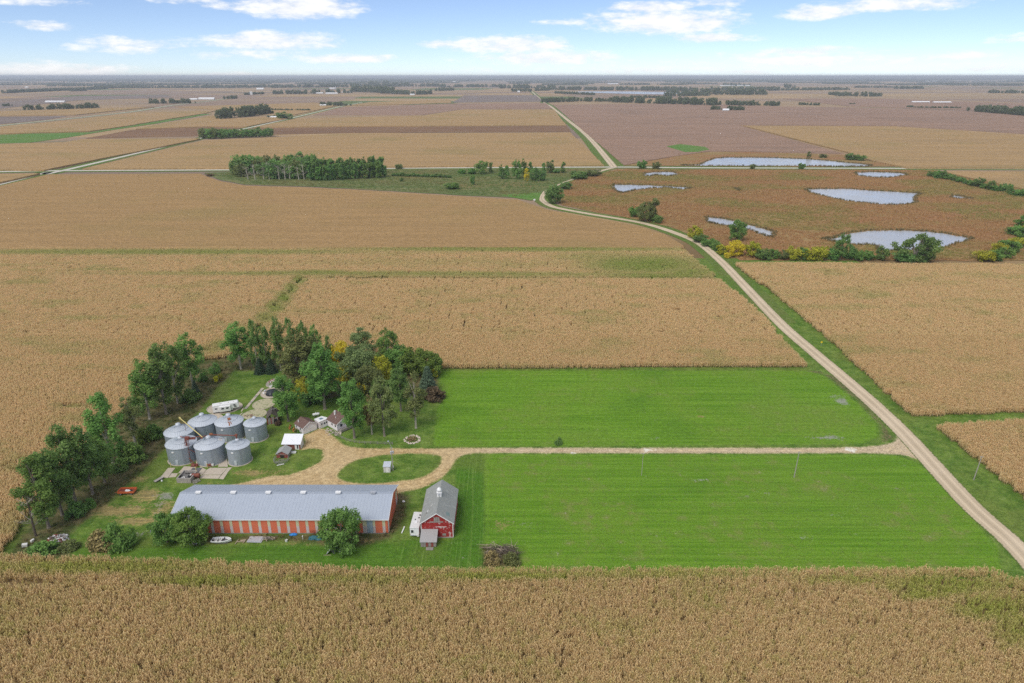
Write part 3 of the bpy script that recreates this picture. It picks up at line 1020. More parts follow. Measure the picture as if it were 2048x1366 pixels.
def corn_clump(seed, plants, nleaf, lw, ll, height=2.3):
    r = np.random.RandomState(seed)
    V, F, A = [], [], []

    def quad(a, b, c, d, v):
        o = len(V)
        V.extend([a, b, c, d])
        F.append((o, o + 1, o + 2, o + 3))
        A.extend([v] * 4)
    for (x, y) in plants:
        h = height * r.uniform(0.86, 1.1)
        pv = r.uniform(0, 1)
        lean = np.array([r.normal(0, .07), r.normal(0, .07)])
        for k in range(2):
            a = r.uniform(0, math.pi)
            s = np.array([math.cos(a), math.sin(a), 0]) * 0.022
            b0 = np.array([x, y, 0.0])
            b1 = np.array([x + lean[0] * h, y + lean[1] * h, h * 0.97])
            quad(b0 - s, b0 + s, b1 + s * .5, b1 - s * .5, 0.35 + 0.3 * pv)
        for k in range(nleaf):
            zt = h * (0.28 + 0.66 * (k + r.rand()) / nleaf)
            a = r.uniform(0, 2 * math.pi)
            d = np.array([math.cos(a), math.sin(a), 0])
            n = np.array([-d[1], d[0], 0])
            p0 = np.array([x + lean[0] * zt, y + lean[1] * zt, zt])
            L = ll * r.uniform(0.6, 1.15) * (1.1 - 0.45 * zt / h)
            p1 = p0 + d * L * 0.45 + np.array([0, 0, L * r.uniform(0.15, 0.45)])
            p2 = p0 + d * L * r.uniform(0.75, 1.0) + np.array([0, 0, -L * r.uniform(0.05, 0.7)])
            w = lw * r.uniform(0.7, 1.2)
            v = np.clip(0.5 * pv + 0.5 * r.rand(), 0, 1)
            quad(p0 - n * w * .4, p0 + n * w * .4, p1 + n * w * .5, p1 - n * w * .5, v)
            quad(p1 - n * w * .5, p1 + n * w * .5, p2 + n * w * .12, p2 - n * w * .12, v)
        tp = np.array([x + lean[0] * h, y + lean[1] * h, h * 0.95])
        for k in range(2):
            a = r.uniform(0, 2 * math.pi)
            d = np.array([math.cos(a) * .16, math.sin(a) * .16, .22])
            n = np.array([-d[1], d[0], 0]) * .3
            quad(tp - n, tp + n, tp + d + n * .4, tp + d - n * .4, 0.9)
    return mesh_np('corn', V, F, {'lv': A})


M_CORN = leaf_mat('dry_corn_leaf', (0.44, 0.29, 0.130), (0.96, 0.755, 0.405), 0.4, ((0.24, 0.28, 0.045), (0.62, 0.63, 0.15)))
M_CORN_MID = leaf_mat('dry_corn_leaf_mid', (0.62, 0.44, 0.220), (0.88, 0.675, 0.370), 0.4, ((0.20, 0.28, 0.05), (0.45, 0.52, 0.12)))
rr = np.random.RandomState(3)
cornA = proto_coll('corn_near', [corn_clump(i, [(-.34, rr.uniform(-.05, .05)), (-.12, rr.uniform(-.06, .06)), (.1, rr.uniform(-.06, .06)), (.32, rr.uniform(-.05, .05))], 9, .125, .85) for i in range(7)], M_CORN)
cornB = proto_coll('corn_mid', [corn_clump(20 + i, [(-.75 + 1.5 * (q + rr.rand()) / 8, yy + rr.uniform(-.14, .14)) for yy in (-.38, .38) for q in range(8)], 6, .17, .85) for i in range(6)], M_CORN_MID)
cornC = proto_coll('corn_far', [corn_clump(40 + i, [(-1.5 + 3.0 * (q + rr.rand()) / 10, yy + rr.uniform(-.2, .2)) for yy in (-.76, 0, .76) for q in range(10)], 5, .24, .95) for i in range(6)], M_CORN_MID)

# (u, v, ru, rv, yellow-green, thinning)
CORNPATCH = [(200, 1135, 260, 14, .62, .0), (420, 1160, 150, 12, .6, .1), (60, 1163, 90, 7, .3, 1.0), (330, 1168, 60, 4, .5, .8), (420, 1172, 45, 4, .4, .7), (700, 1158, 250, 10, .45, .0), (640, 1176, 40, 4, .3, .7), (1000, 1153, 200, 8, .65, 0), (1300, 1150, 250, 8, .5, 0),
             (1610, 1182, 60, 4, .35, .8), (1700, 1160, 120, 10, .5, .0), (1900, 1170, 140, 22, .75, .25), (1940, 1155, 60, 6, .3, .75), (1990, 1215, 90, 28, .7, .3), (1880, 1150, 60, 6, .4, .5), (2040, 1260, 60, 40, .55, .3), (1850, 1190, 60, 10, .7, .2),
             (150, 812, 45, 6, .5, .55), (30, 935, 40, 12, .4, .4), (250, 770, 25, 6, .1, .35), (1290, 530, 130, 20, .9, .25), (1200, 515, 110, 10, .5, .15), (1380, 545, 60, 10, .8, .3), (700, 548, 500, 5, .6, .0), (1050, 499, 400, 6, .75, .0), (300, 505, 480, 6, .7, .0), (200, 540, 60, 3, .5, 0),
             (598, 560, 15, 11, .8, .1), (583, 578, 15, 12, .85, .15), (568, 596, 17, 13, .9, .15), (550, 615, 20, 13, .85, .1), (532, 636, 24, 12, .7, .1), (512, 656, 26, 10, .5, .1), (640, 547, 90, 6, .75, .1), (950, 550, 420, 5, .6, 0), (1320, 552, 130, 6, .8, .1), (330, 505, 160, 5, .5, 0), (420, 700, 40, 10, .45, .35), (900, 525, 400, 10, .22, 0), (440, 690, 20, 10, .6, .3), (410, 663, 20, 8, .2, .3), (480, 660, 30, 14, .5, .1)]


def corn_points(poly, dx, dy, y0, y1, soft):
    lo, hi = np.min(poly, 0), np.max(poly, 0)
    ys = np.arange(max(lo[1], y0), min(hi[1], y1), dy)
    xs = np.arange(max(lo[0], -480), min(hi[0], 480), dx)
    X, Y = np.meshgrid(xs, ys)
    X = X + np.random.RandomState(1).uniform(-.3, .3, X.shape) * dx
    Y = Y + np.random.RandomState(2).uniform(-.16, .16, Y.shape) * dy
    X, Y = X.ravel(), Y.ravel()
    f = Y * CC + H * SS
    m = np.abs(X / f) < 1024 / FPX * 1.32
    X, Y = X[m], Y[m]
    m = sdf(X, Y, poly) > soft
    return X[m], Y[m]


def plant_corn(poly, zones, nm='corn_crop'):
    for (coll, k, dx, dy, y0, y1, soft) in zones:
        X, Y = corn_points(poly, dx, dy, y0, y1, soft)
        if not len(X):
            continue
        u, v = proj(X, Y, 1.5)
        gr = 0.04 + 0.5 * np.clip(fbm(X / 22, Y / 9, 5) - 0.52, 0, 1) * 2
        thin = np.clip((fbm(X / 7, Y / 5, 8) - 0.70) * 3, 0, .5)
        hh = 1.0 + (fbm(X / 30, Y / 14, 15) - .5) * (0.25 if y1 < 206 else .06)
        for (a, b, c, d, g, th) in CORNPATCH:
            w = np.exp(-(((u - a) / c) ** 2 + ((v - b) / d) ** 2) ** 1.5)
            gr = np.maximum(gr, min(1, g * (1.45 if b > 1120 else 1)) * w)
            thin = np.maximum(thin, th * w)
        nrand = np.random.RandomState(9)
        near = y1 < 206
        gr = np.clip(gr + nrand.normal(0, .16 if near else .07, len(X)), 0, 1)
        if not near:
            thin = np.where(thin > .3, thin, 0)
        kp = nrand.rand(len(X)) > np.maximum(thin * 0.75, .09 if near else .0)
        hh = hh * (1 - 0.45 * thin) * (nrand.uniform(.86, 1.1, len(X)) if near else nrand.uniform(.97, 1.03, len(X)))
        X, Y, gr, hh = X[kp], Y[kp], gr[kp], hh[kp]
        rz = nrand.randint(0, 2, len(X)) * math.pi + nrand.normal(0, .12, len(X))
        scatter(nm, np.column_stack([X, Y, np.zeros(len(X))]), rz, hh, nrand.randint(0, k, len(X)), gr, coll)


ZA = (cornA, 7, .92, .76, 80, 205, .3)
ZB = (cornB, 6, 1.5, 1.5, 205, 300, .7)
ZC = (cornC, 6, 2.9, 2.2, 300, 500, .3)
ZB0 = (cornB, 6, 1.5, 1.5, 80, 300, .7)
plant_corn(CORN_FG, [(cornA, 7, .92, .76, 84, 205, .2)])
plant_corn(CORN_L, [ZB0, ZC])
plant_corn(CORN_M, [ZB, ZC])
plant_corn(CORN_R, [ZB0, ZC])
plant_corn(CORN_R2, [ZB0])


# ------------------------------------------------------------------ trees
def crown_arrays(seed, Hc, z0, R, prof, nclump, nleaf, leaf, cl=(.22, .36), stretch=1.35, hollow=.45, up=.35):
    """leaf-sized faces gathered in clumps that fill an envelope"""
    r = np.random.RandomState(seed)
    C = []
    while len(C) < nclump:
        tt = r.rand()
        pr = prof(tt)
        if r.rand() > pr + .15:
            continue
        a = r.rand() * 2 * math.pi
        q = R * pr * math.sqrt(r.uniform(hollow ** 2, 1)) * r.uniform(.72, 1.08)
        C.append((q * math.cos(a), q * math.sin(a), z0 + tt * Hc, R * r.uniform(*cl) * (.55 + .5 * pr), r.rand()))
    C = np.array(C)
    w = C[:, 3] ** 2
    ci = r.choice(len(C), nleaf, p=w / w.sum())
    d = r.normal(size=(nleaf, 3))
    d /= np.linalg.norm(d, axis=1)[:, None]
    rad = r.rand(nleaf) ** .42
    c = C[ci]
    p = c[:, :3] + d * (c[:, 3] * rad)[:, None] * np.array([1, 1, stretch])
    nrm = d * .7 + r.normal(size=(nleaf, 3)) * .55 + np.array([0, 0, up])
    nrm /= np.linalg.norm(nrm, axis=1)[:, None]
    t1 = np.cross(nrm, r.normal(size=(nleaf, 3)))
    t1 /= np.linalg.norm(t1, axis=1)[:, None]
    t2 = np.cross(nrm, t1)
    s = leaf * r.uniform(.55, 1.25, nleaf)[:, None] * .5
    V = np.stack([p - t1 * s * 1.3, p - t2 * s, p + t1 * s * 1.3, p + t2 * s], 1).reshape(-1, 3)
    lv = np.clip(.55 * c[:, 4] + .45 * r.rand(nleaf), 0, 1)
    return V, np.repeat(lv, 4), C


def tree_proto(name, seed, Hc, z0, R, prof, nclump, nleaf, leaf, trunk_r, nlimb=7, multi=1, **kw):
    V, lv, C = crown_arrays(seed, Hc, z0, R, prof, nclump, nleaf, leaf, **kw)
    F = np.arange(len(V)).reshape(-1, 4)
    crown = mesh_np(name + '_crown', V, F, {'lv': lv})
    r = random.Random(seed)
    mb = MB()
    top = z0 + Hc * .8
    for k in range(multi):
        bx, by = (0, 0) if multi == 1 else (r.uniform(-.5, .5), r.uniform(-.5, .5))
        lx, ly = (r.uniform(-.3, .3), r.uniform(-.3, .3)) if multi == 1 else (r.uniform(-.4, .4) * R, r.uniform(-.4, .4) * R)
        mb.tube([(bx * 1.05, by * 1.05, -.1), (bx, by, .4), (bx + lx * .3, by + ly * .3, top * .35), (bx + lx * .7, by + ly * .7, top * .7), (bx + lx, by + ly, top)],
                [trunk_r * 1.5, trunk_r, trunk_r * .8, trunk_r * .5, trunk_r * .15], 7)
    idx = list(range(len(C)))
    r.shuffle(idx)
    for i in idx[:nlimb]:
        c = C[i]
        zb = max(z0 * .75, c[2] * r.uniform(.45, .7))
        mb.tube([(0, 0, zb), (c[0] * .5, c[1] * .5, (zb + c[2]) * .52), (c[0], c[1], c[2])], [trunk_r * .4, trunk_r * .25, trunk_r * .06], 5)
    me = bpy.data.meshes.new(name + '_trunk')
    me.from_pydata(mb.v, [], mb.f)
    me.update()
    return {'crown': crown, 'trunk': me, 'H': z0 + Hc, 'R': R}


def p_poplar(t):
    return min(1, t / .25 + .45) * math.sqrt(max(.02, 1 - max(0, (t - .42) / .6) ** 2))


def p_cottonwood(t):
    return (.55 + .45 * math.sin(min(1, t * 1.6) * math.pi / 2)) * (1 - max(0, t - .45) / .6) ** .6


def p_round(t):
    return math.sqrt(max(0, 1 - (2 * t - .86) ** 2 / 1.32))


def p_dome(t):
    return math.sqrt(max(0.02, 1 - t * t))


def p_spruce(t):
    return max(.04, 1 - t) ** .9


PR = {}
for i in range(3):
    PR['poplar%d' % i] = tree_proto('poplar', 100 + i, 17, 3, 3.4, p_poplar, 62, 6600, .36, .26, 9, cl=(.18, .34), stretch=1.7, hollow=.2)
    PR['cotton%d' % i] = tree_proto('cottonwood', 110 + i, 17, 4.0, 4.6, p_cottonwood, 66, 7600, .38, .34, 11, cl=(.16, .30), stretch=1.25, hollow=.35)
    PR['broad%d' % i] = tree_proto('broad', 120 + i, 8.5, 1.2, 4.6, p_round, 80, 7600, .37, .24, 10, cl=(.16, .29), stretch=1.0, hollow=.45)
    PR['small%d' % i] = tree_proto('small', 130 + i, 6, .8, 3.2, p_round, 30, 2000, .5, .14, 6, cl=(.26, .42), stretch=1.1, hollow=.3)
    PR['slim%d' % i] = tree_proto('slim', 140 + i, 15, 1.2, 2.3, p_poplar, 26, 1500, .62, .16, 4, cl=(.3, .5), stretch=1.9, hollow=.1)
    PR['far%d' % i] = tree_proto('far', 150 + i, 12, 1.5, 5.2, p_round, 30, 1300, .95, .3, 5, cl=(.28, .42), stretch=1.0, hollow=.3)
PR['thin0'] = tree_proto('thin', 160, 14, 5, 2.7, p_cottonwood, 34, 2100, .40, .26, 14, cl=(.2, .36), stretch=1.5, hollow=.25)
PR['thin1'] = tree_proto('thin', 161, 15, 4, 3.2, p_cottonwood, 38, 3000, .40, .3, 14, cl=(.2, .36), stretch=1.4, hollow=.25)
PR['bush0'] = tree_proto('bush', 170, 3.2, .1, 3.0, p_dome, 34, 2600, .34, .08, 8, multi=4, cl=(.25, .4), stretch=.9, hollow=.35)
PR['bush1'] = tree_proto('bush', 171, 3.0, .1, 2.8, p_dome, 30, 2000, .38, .08, 8, multi=4, cl=(.25, .4), stretch=.9, hollow=.35)
PR['scrub0'] = tree_proto('scrub', 172, 2.6, .05, 2.2, p_dome, 18, 420, .6, .06, 4, multi=3, cl=(.3, .5), stretch=.9, hollow=.2)
PR['scrub1'] = tree_proto('scrub', 173, 2.9, .05, 2.0, p_dome, 16, 420, .6, .06, 4, multi=3, cl=(.3, .5), stretch=1.0, hollow=.2)
PR['open0'] = tree_proto('open', 174, 11, 2.0, 9.5, p_round, 34, 5200, .6, .5, 16, multi=3, cl=(.14, .25), stretch=.9, hollow=.45)


def spruce_proto(seed):
    r = np.random.RandomState(seed)
    V, lv = [], []
    for k in range(3000):
        tt = r.rand() ** 1.4
        a = r.rand() * 2 * math.pi
        rad = 2.3 * (1 - tt) * (.35 + .65 * r.rand() ** .4) * (1 + .18 * math.sin(tt * 60) + .12 * math.sin(a * 5 + tt * 40)) + .08
        p = np.array([rad * math.cos(a), rad * math.sin(a), .4 + tt * 8.4 - rad * .22])
        d = np.array([math.cos(a), math.sin(a), -.35])
        n = np.array([-math.sin(a), math.cos(a), 0])
        s, w = .5 * r.uniform(.6, 1.2), .13
        V += [p - n * w, p + n * w, p + d * s + n * w * .4, p + d * s - n * w * .4]
        lv += [r.rand()] * 4
    V = np.array(V)
    mb = MB().tube([(0, 0, -.1), (0, 0, 4), (0, 0, 8.6)], [.2, .12, .03], 6)
    me = bpy.data.meshes.new('spruce_trunk')
    me.from_pydata(mb.v, [], mb.f)
    return {'crown': mesh_np('spruce_crown', V, np.arange(len(V)).reshape(-1, 4), {'lv': np.array(lv)}), 'trunk': me, 'H': 8.8, 'R': 2.4}


PR['spruce0'] = spruce_proto(5)


def bare_proto(seed):
    r = random.Random(seed)
    tr, br = MB(), MB()
    tr.tube([(0, 0, -.1), (0, 0, .6), (.1, 0, 4), (.3, .1, 8), (.2, .2, 11)], [.3, .24, .19, .12, .03], 7)
    for k in range(16):
        z = r.uniform(2.5, 9.5)
        a = r.uniform(0, 6.28)
        L = r.uniform(1.5, 3.4) * (1.25 - z / 14)
        e = Vector((math.cos(a) * L, math.sin(a) * L, z + L * .9))
        br.tube([(.2, .1, z), ((e.x) * .5, e.y * .5, z + L * .35), e], [.08, .05, .015], 4)
        for j in range(4):
            w = r.uniform(.4, 1)
            s_ = Vector((e.x * w, e.y * w, z + L * .9 * w * .9))
            br.tube([s_, s_ + Vector((r.uniform(-.9, .9), r.uniform(-.9, .9), r.uniform(.3, 1.2)))], [.03, .01], 4)
    out = []
    for b, nm in ((tr, 'bare_trunk'), (br, 'bare_limbs')):
        me = bpy.data.meshes.new(nm)
        me.from_pydata(b.v, [], b.f)
        out.append(me)
    return {'crown': out[1], 'trunk': out[0], 'H': 11.5, 'R': 2.6}


PR['bare0'] = bare_proto(4)

LEAF = {
    'dark': leaf_mat('leaf_dark', (0.112, 0.205, 0.056), (0.305, 0.470, 0.138), .46, objvar=.1),
    'mid': leaf_mat('leaf_mid', (0.115, 0.228, 0.050), (0.305, 0.490, 0.128), .46, objvar=.1),
    'bright': leaf_mat('leaf_bright', (0.115, 0.205, 0.038), (0.300, 0.430, 0.100), .46, objvar=.08),
    'olive': leaf_mat('leaf_olive', (0.150, 0.185, 0.062), (0.340, 0.385, 0.140), .46, objvar=.1),
    'greygreen': leaf_mat('leaf_greygreen', (0.150, 0.200, 0.075), (0.340, 0.420, 0.165), .46, objvar=.1),
    'yellow': leaf_mat('leaf_yellow', (0.56, 0.48, 0.03), (0.92, 0.82, 0.08), .35, objvar=.06),
    'lime': leaf_mat('leaf_lime', (0.28, 0.30, 0.02), (0.60, 0.58, 0.07), .3, objvar=.1),
    'spruce': leaf_mat('leaf_spruce', (0.021, 0.049, 0.026), (0.061, 0.102, 0.054), .05, objvar=.1),
    'bluespruce': leaf_mat('leaf_bluespruce', (0.052, 0.088, 0.050), (0.125, 0.175, 0.105), .08, objvar=.1),
    'purple': leaf_mat('leaf_purple', (0.085, 0.065, 0.038), (0.185, 0.125, 0.075), .15, objvar=.1),
    'brown': leaf_mat('leaf_brown', (0.187, 0.157, 0.062), (0.426, 0.312, 0.144), .15, objvar=.1),
    'rust': leaf_mat('leaf_rust', (0.376, 0.189, 0.062), (0.801, 0.424, 0.144), .15, objvar=.1),
}
BARK = plain('bark_grey', (0.22, 0.19, 0.15), .95, .3, 1.2, (0.38, 0.35, 0.30), .6)
BARK_D = plain('bark_brown', (0.10, 0.08, 0.06), .95, .3, 1.2)
BARK_W = plain('bark_pale', (0.42, 0.38, 0.31), .95, .25, 1.2, (0.25, 0.22, 0.18), .6)
NT_ = [0]
ORD = 'first second third fourth fifth sixth seventh eighth ninth tenth eleventh twelfth thirteenth fourteenth fifteenth sixteenth seventeenth eighteenth nineteenth twentieth twenty-first twenty-second twenty-third twenty-fourth twenty-fifth twenty-sixth'.split()


def tree(kind, u, vb, vt, wpx, label, leaf='mid', bark=None, group=None, name='tree', cat=None, var=None, rot=None):
    x, y = P(u, vb)
    h = max(1.0, hgt(u, vt, y))
    f = y * CC + H * SS
    R = wpx * f / FPX / 2 * 1.10
    k = NT_[0] = NT_[0] + 1
    opts = [q for q in PR if q.rstrip('0123456789') == kind]
    pr = PR[opts[k % len(opts)] if var is None else opts[var]]
    # foreshortening: the crown's near-far depth also adds to its picture height
    h = max(h * .5, h - R * .10 * SS)
    o = thing(name, label, cat or ('bush' if 'bush' in name or 'shrub' in name else 'tree'), (x, y, 0), rng.uniform(0, 6.28) if rot is None else rot, group)
    o.scale = (R / pr['R'], R / pr['R'], h / pr['H'])
    tr = link('trunk' if 'shrub' not in name and 'bush' not in name else 'stem', pr['trunk'], bark or BARK, o)
    cr = link('crown' if 'shrub' not in name and 'bush' not in name else 'foliage', pr['crown'], LEAF[leaf] if leaf in LEAF else leaf, o)
    for ob, mt in ((tr, bark or BARK), (cr, LEAF[leaf] if leaf in LEAF else leaf)):
        ob.material_slots[0].link = 'OBJECT'
        ob.material_slots[0].material = mt
    return o


# windbreak on the left of the yard, front to back
G = 'windbreak trees on the left of the yard'
tree('bare', 72, 1072, 985, 46, 'bare leafless tree at the near corner of the windbreak by the junk heap', BARK_W, BARK_D, G)
WB = [('cotton', 98, 1055, 918, 92, 'mid', 'cottonwood with pale trunk beside the bare tree, nearest leafy tree of the windbreak'),
      ('cotton', 125, 1030, 905, 84, 'dark', 'dark cottonwood behind the nearest leafy windbreak tree, orange wagon to its right'),
      ('cotton', 152, 1006, 858, 92, 'dark', 'tall dark cottonwood standing third among the leafy windbreak trees'),
      ('cotton', 186, 988, 862, 80, 'dark', 'broad dark cottonwood in the windbreak level with the orange wagon'),
      ('cotton', 210, 965, 880, 60, 'mid', 'shorter green cottonwood tucked right of the tall front windbreak trees'),
      ('poplar', 226, 926, 797, 72, 'mid', 'upright green poplar in the windbreak standing clear with a pale trunk'),
      ('thin', 272, 893, 797, 52, 'olive', 'thin olive poplar in the windbreak left of the grain bins'),
      ('poplar', 300, 838, 730, 66, 'mid', 'bushy green poplar in the windbreak near the tall grain bins'),
      ('cotton', 333, 828, 695, 78, 'dark', 'big dark cottonwood in the windbreak above the rear grain bins'),
      ('poplar', 356, 806, 688, 56, 'dark', 'dark poplar between two big windbreak trees behind the camper'),
      ('poplar', 387, 778, 676, 58, 'mid', 'farthest big poplar of the left windbreak, next to the small dark spruce')]
for (k, u, b, tp, w, lf, lb) in WB:
    tree(k, u, b, tp - 6, w * .86, lb, lf, BARK_W if k in ('poplar', 'thin') else BARK, G)
tree('bush', 268, 922, 888, 46, 'round dark green bush at the foot of the windbreak left of the bins', 'mid', None, 'windbreak bushes', 'bush')
tree('bush', 238, 940, 920, 34, 'low dark bush in front of the round windbreak bush', 'dark', None, 'windbreak bushes', 'bush')
tree('bush', 310, 875, 850, 38, 'green bush at the windbreak edge beside the left rear bin', 'mid', None, 'windbreak bushes', 'bush')
tree('bush', 292, 882, 856, 30, 'lighter green bush touching the windbreak bush beside the bins', 'bright', None, 'windbreak bushes', 'bush')
tree('bush', 382, 802, 780, 36, 'spreading low bush under the big windbreak poplars by the lawn', 'dark', None, 'windbreak bushes', 'bush')
tree('bush', 430, 745, 728, 22, 'dark green bush near the far end of the windbreak', 'dark', None, 'windbreak bushes', 'bush')
tree('bush', 406, 762, 748, 18, 'small dark bush left of the yellow sapling', 'dark', None, 'windbreak bushes', 'bush')
tree('spruce', 391, 784, 760, 14, 'small dark blue spruce at the foot of the last windbreak poplar', 'bluespruce', BARK_D, 'windbreak bushes', 'spruce_tree')
tree('small', 432, 764, 752, 9, 'small bright yellow sapling on the windbreak edge', 'yellow', BARK_D, None, 'sapling')
tree('small', 442, 758, 746, 8, 'small lime green sapling right of the yellow sapling', 'lime', BARK_D, None, 'sapling')
tree('bush', 155, 1030, 1005, 40, 'dark bush between trunks in the near end of the windbreak', 'dark', None, 'windbreak bushes', 'bush')
tree('bush', 178, 1016, 1000, 26, 'green bush behind the dark bush in the near windbreak', 'mid', None, 'windbreak bushes', 'bush')
tree('bush', 88, 1104, 1086, 56, 'low tangled green bush in front of the junk heap', 'mid', None, None, 'bush')
tree('bush', 138, 1098, 1082, 36, 'olive weedy bush right of the junk heap', 'olive', None, None, 'bush')

# poplars along the back of the yard
G = 'poplar row behind the yard'
for (k, u, b, tp, w, lf, lb) in [
        ('poplar', 482, 738, 647, 50, 'mid', 'broad poplar at the left end of the back row, standing apart'),
        ('poplar', 516, 742, 642, 24, 'dark', 'slim dark poplar behind the left small spruce in the back row'),
        ('poplar', 536, 740, 648, 21, 'dark', 'slim dark poplar between the two small spruces in the back row'),
        ('poplar', 562, 741, 638, 29, 'dark', 'tallest dark poplar in the middle of the back row'),
        ('poplar', 587, 738, 639, 25, 'dark', 'slender dark poplar right of the tallest one in the back row'),
        ('poplar', 611, 736, 641, 25, 'dark', 'slender dark poplar second from the right end of the back row'),
        ('poplar', 634, 734, 652, 24, 'mid', 'poplar closing the right end of the back row above the grove')]:
    tree(k, u, b, tp, w, lb, lf, BARK_W, G)
tree('spruce', 521, 746, 716, 21, 'dark cone of a spruce, left one of a pair below the back row poplars', 'spruce', BARK_D, 'pair of small spruces', 'spruce_tree')
tree('spruce', 543, 745, 717, 21, 'dark cone of a spruce, right one of a pair below the back row poplars', 'spruce', BARK_D, 'pair of small spruces', 'spruce_tree')
# grove round the house
G = 'grove round the farmhouse'
for (k, u, b, tp, w, lf, lb) in [
        ('cotton', 598, 770, 668, 72, 'olive', 'large olive tree on the left side of the grove behind the yellowing bushes'),
        ('cotton', 632, 760, 672, 56, 'olive', 'olive tree with wispy top beside the large olive tree of the grove'),
        ('cotton', 650, 818, 690, 76, 'mid', 'big green tree with bare pale trunk and a stone ring, behind the propane tank'),
        ('cotton', 577, 842, 752, 60, 'mid', 'green tree in front of the ruined wooden shed'),
        ('poplar', 661, 742, 674, 20, 'dark', 'narrow dark poplar beside the yellow tree of the grove'),
        ('broad', 688, 744, 684, 44, 'yellow', 'bright yellow tree at the back of the grove'),
        ('broad', 718, 762, 692, 78, 'greygreen', 'wide greyish half bare tree in the middle of the grove'),
        ('cotton', 727, 725, 655, 56, 'greygreen', 'tall greyish green poplar at the back of the grove'),
        ('poplar', 779, 738, 655, 40, 'mid', 'tall green poplar rising from the back of the grove near the meadow'),
        ('broad', 764, 764, 710, 40, 'lime', 'rounded lime coloured tree right of the greyish tree in the grove'),
        ('broad', 692, 768, 732, 34, 'lime', 'yellowing olive tree below the greyish tree in the grove'),
        ('broad', 738, 785, 732, 50, 'olive', 'olive tree with yellow tips in the front centre of the grove'),
        ('small', 747, 776, 738, 26, 'yellow', 'small golden tree among the olive trees of the grove'),
        ('broad', 800, 745, 692, 60, 'mid', 'leafy green tree on the back right of the grove'),
        ('broad', 828, 748, 696, 62, 'bright', 'bright green rounded tree on the right of the grove'),
        ('broad', 855, 752, 702, 56, 'bright', 'bright green tree next to the corn at the right end of the grove'),
        ('broad', 872, 748, 708, 28, 'mid', 'smaller green tree at the corner between corn and meadow'),
        ('cotton', 802, 822, 735, 52, 'dark', 'dark green tree behind the two pale trunks on the lawn'),
        ('spruce', 856, 782, 732, 34, 'bluespruce', 'blue grey spruce at the meadow side of the grove'),
        ('small', 870, 756, 734, 12, 'yellow', 'little golden tree behind the blue grey spruce'),
        ('cotton', 709, 876, 762, 62, 'mid', 'large green tree in front of the main house'),
        ('thin', 744, 868, 790, 30, 'brown', 'thin crooked tree between the two large front lawn trees'),
        ('cotton', 769, 872, 755, 54, 'olive', 'tall olive tree on the front lawn left of the stone ring'),
        ('thin', 832, 856, 742, 40, 'olive', 'thin olive tree with long pale trunk on the lawn by the meadow'),
        ('broad', 612, 800, 756, 46, 'lime', 'yellow green tree at the lawn edge beside the rubble pad'),
        ('broad', 640, 795, 745, 50, 'mid', 'green tree half hidden behind the trunk with the stone ring'),
        ('small', 622, 808, 780, 34, 'dark', 'dark low tree in the shade left of the bare pale trunk'),
        ('small', 696, 800, 765, 40, 'dark', 'dark low tree in the shade behind the main house'),
        ('small', 764, 800, 760, 44, 'dark', 'dark low tree in the shade behind the olive front tree'),
        ('small', 684, 720, 700, 24, 'mid', 'small green tree at the very back of the grove by the corn'),
        ('small', 722, 790, 766, 18, 'yellow', 'small orange yellow sapling in front of the grove')]:
    nm = 'spruce_tree' if k == 'spruce' else 'tree'
    tree(k, u, b, tp, w, lb, lf, BARK_W if k in ('thin', 'poplar') else BARK, G, nm)
tree('bush', 869, 797, 775, 46, 'domed purple brown shrub on the edge of the upper meadow', 'purple', None, None, 'shrub')
tree('bush', 1117, 889, 876, 15, 'lone small dark bush beside the straight drive', 'dark', None, None, 'bush')
# by the long barn
tree('broad', 386, 1086, 1017, 68, 'taller round green tree covering the left end of the striped wall', 'bright', None, 'round trees in front of the striped barn')
tree('broad', 335, 1084, 1029, 56, 'lower round tree left of the taller one at the striped wall', 'mid', None, 'round trees in front of the striped barn')
tree('broad', 686, 1099, 1021, 78, 'big round tree in front of the right part of the striped barn', 'mid', None, 'round trees in front of the striped barn')
tree('bush', 242, 1093, 1050, 56, 'large rounded green bush on the lawn left of the barn trees', 'mid', None, None, 'bush')
tree('bush', 204, 1094, 1065, 50, 'brownish shrub joined to the large rounded bush', 'brown', None, None, 'shrub')
tree('bush', 985, 1124, 1106, 34, 'weedy brown shrub at the left side of the brush pile', 'brown', None, None, 'shrub')
tree('bush', 1022, 1124, 1108, 34, 'weedy olive shrub in front of the brush pile', 'olive', None, None, 'shrub')

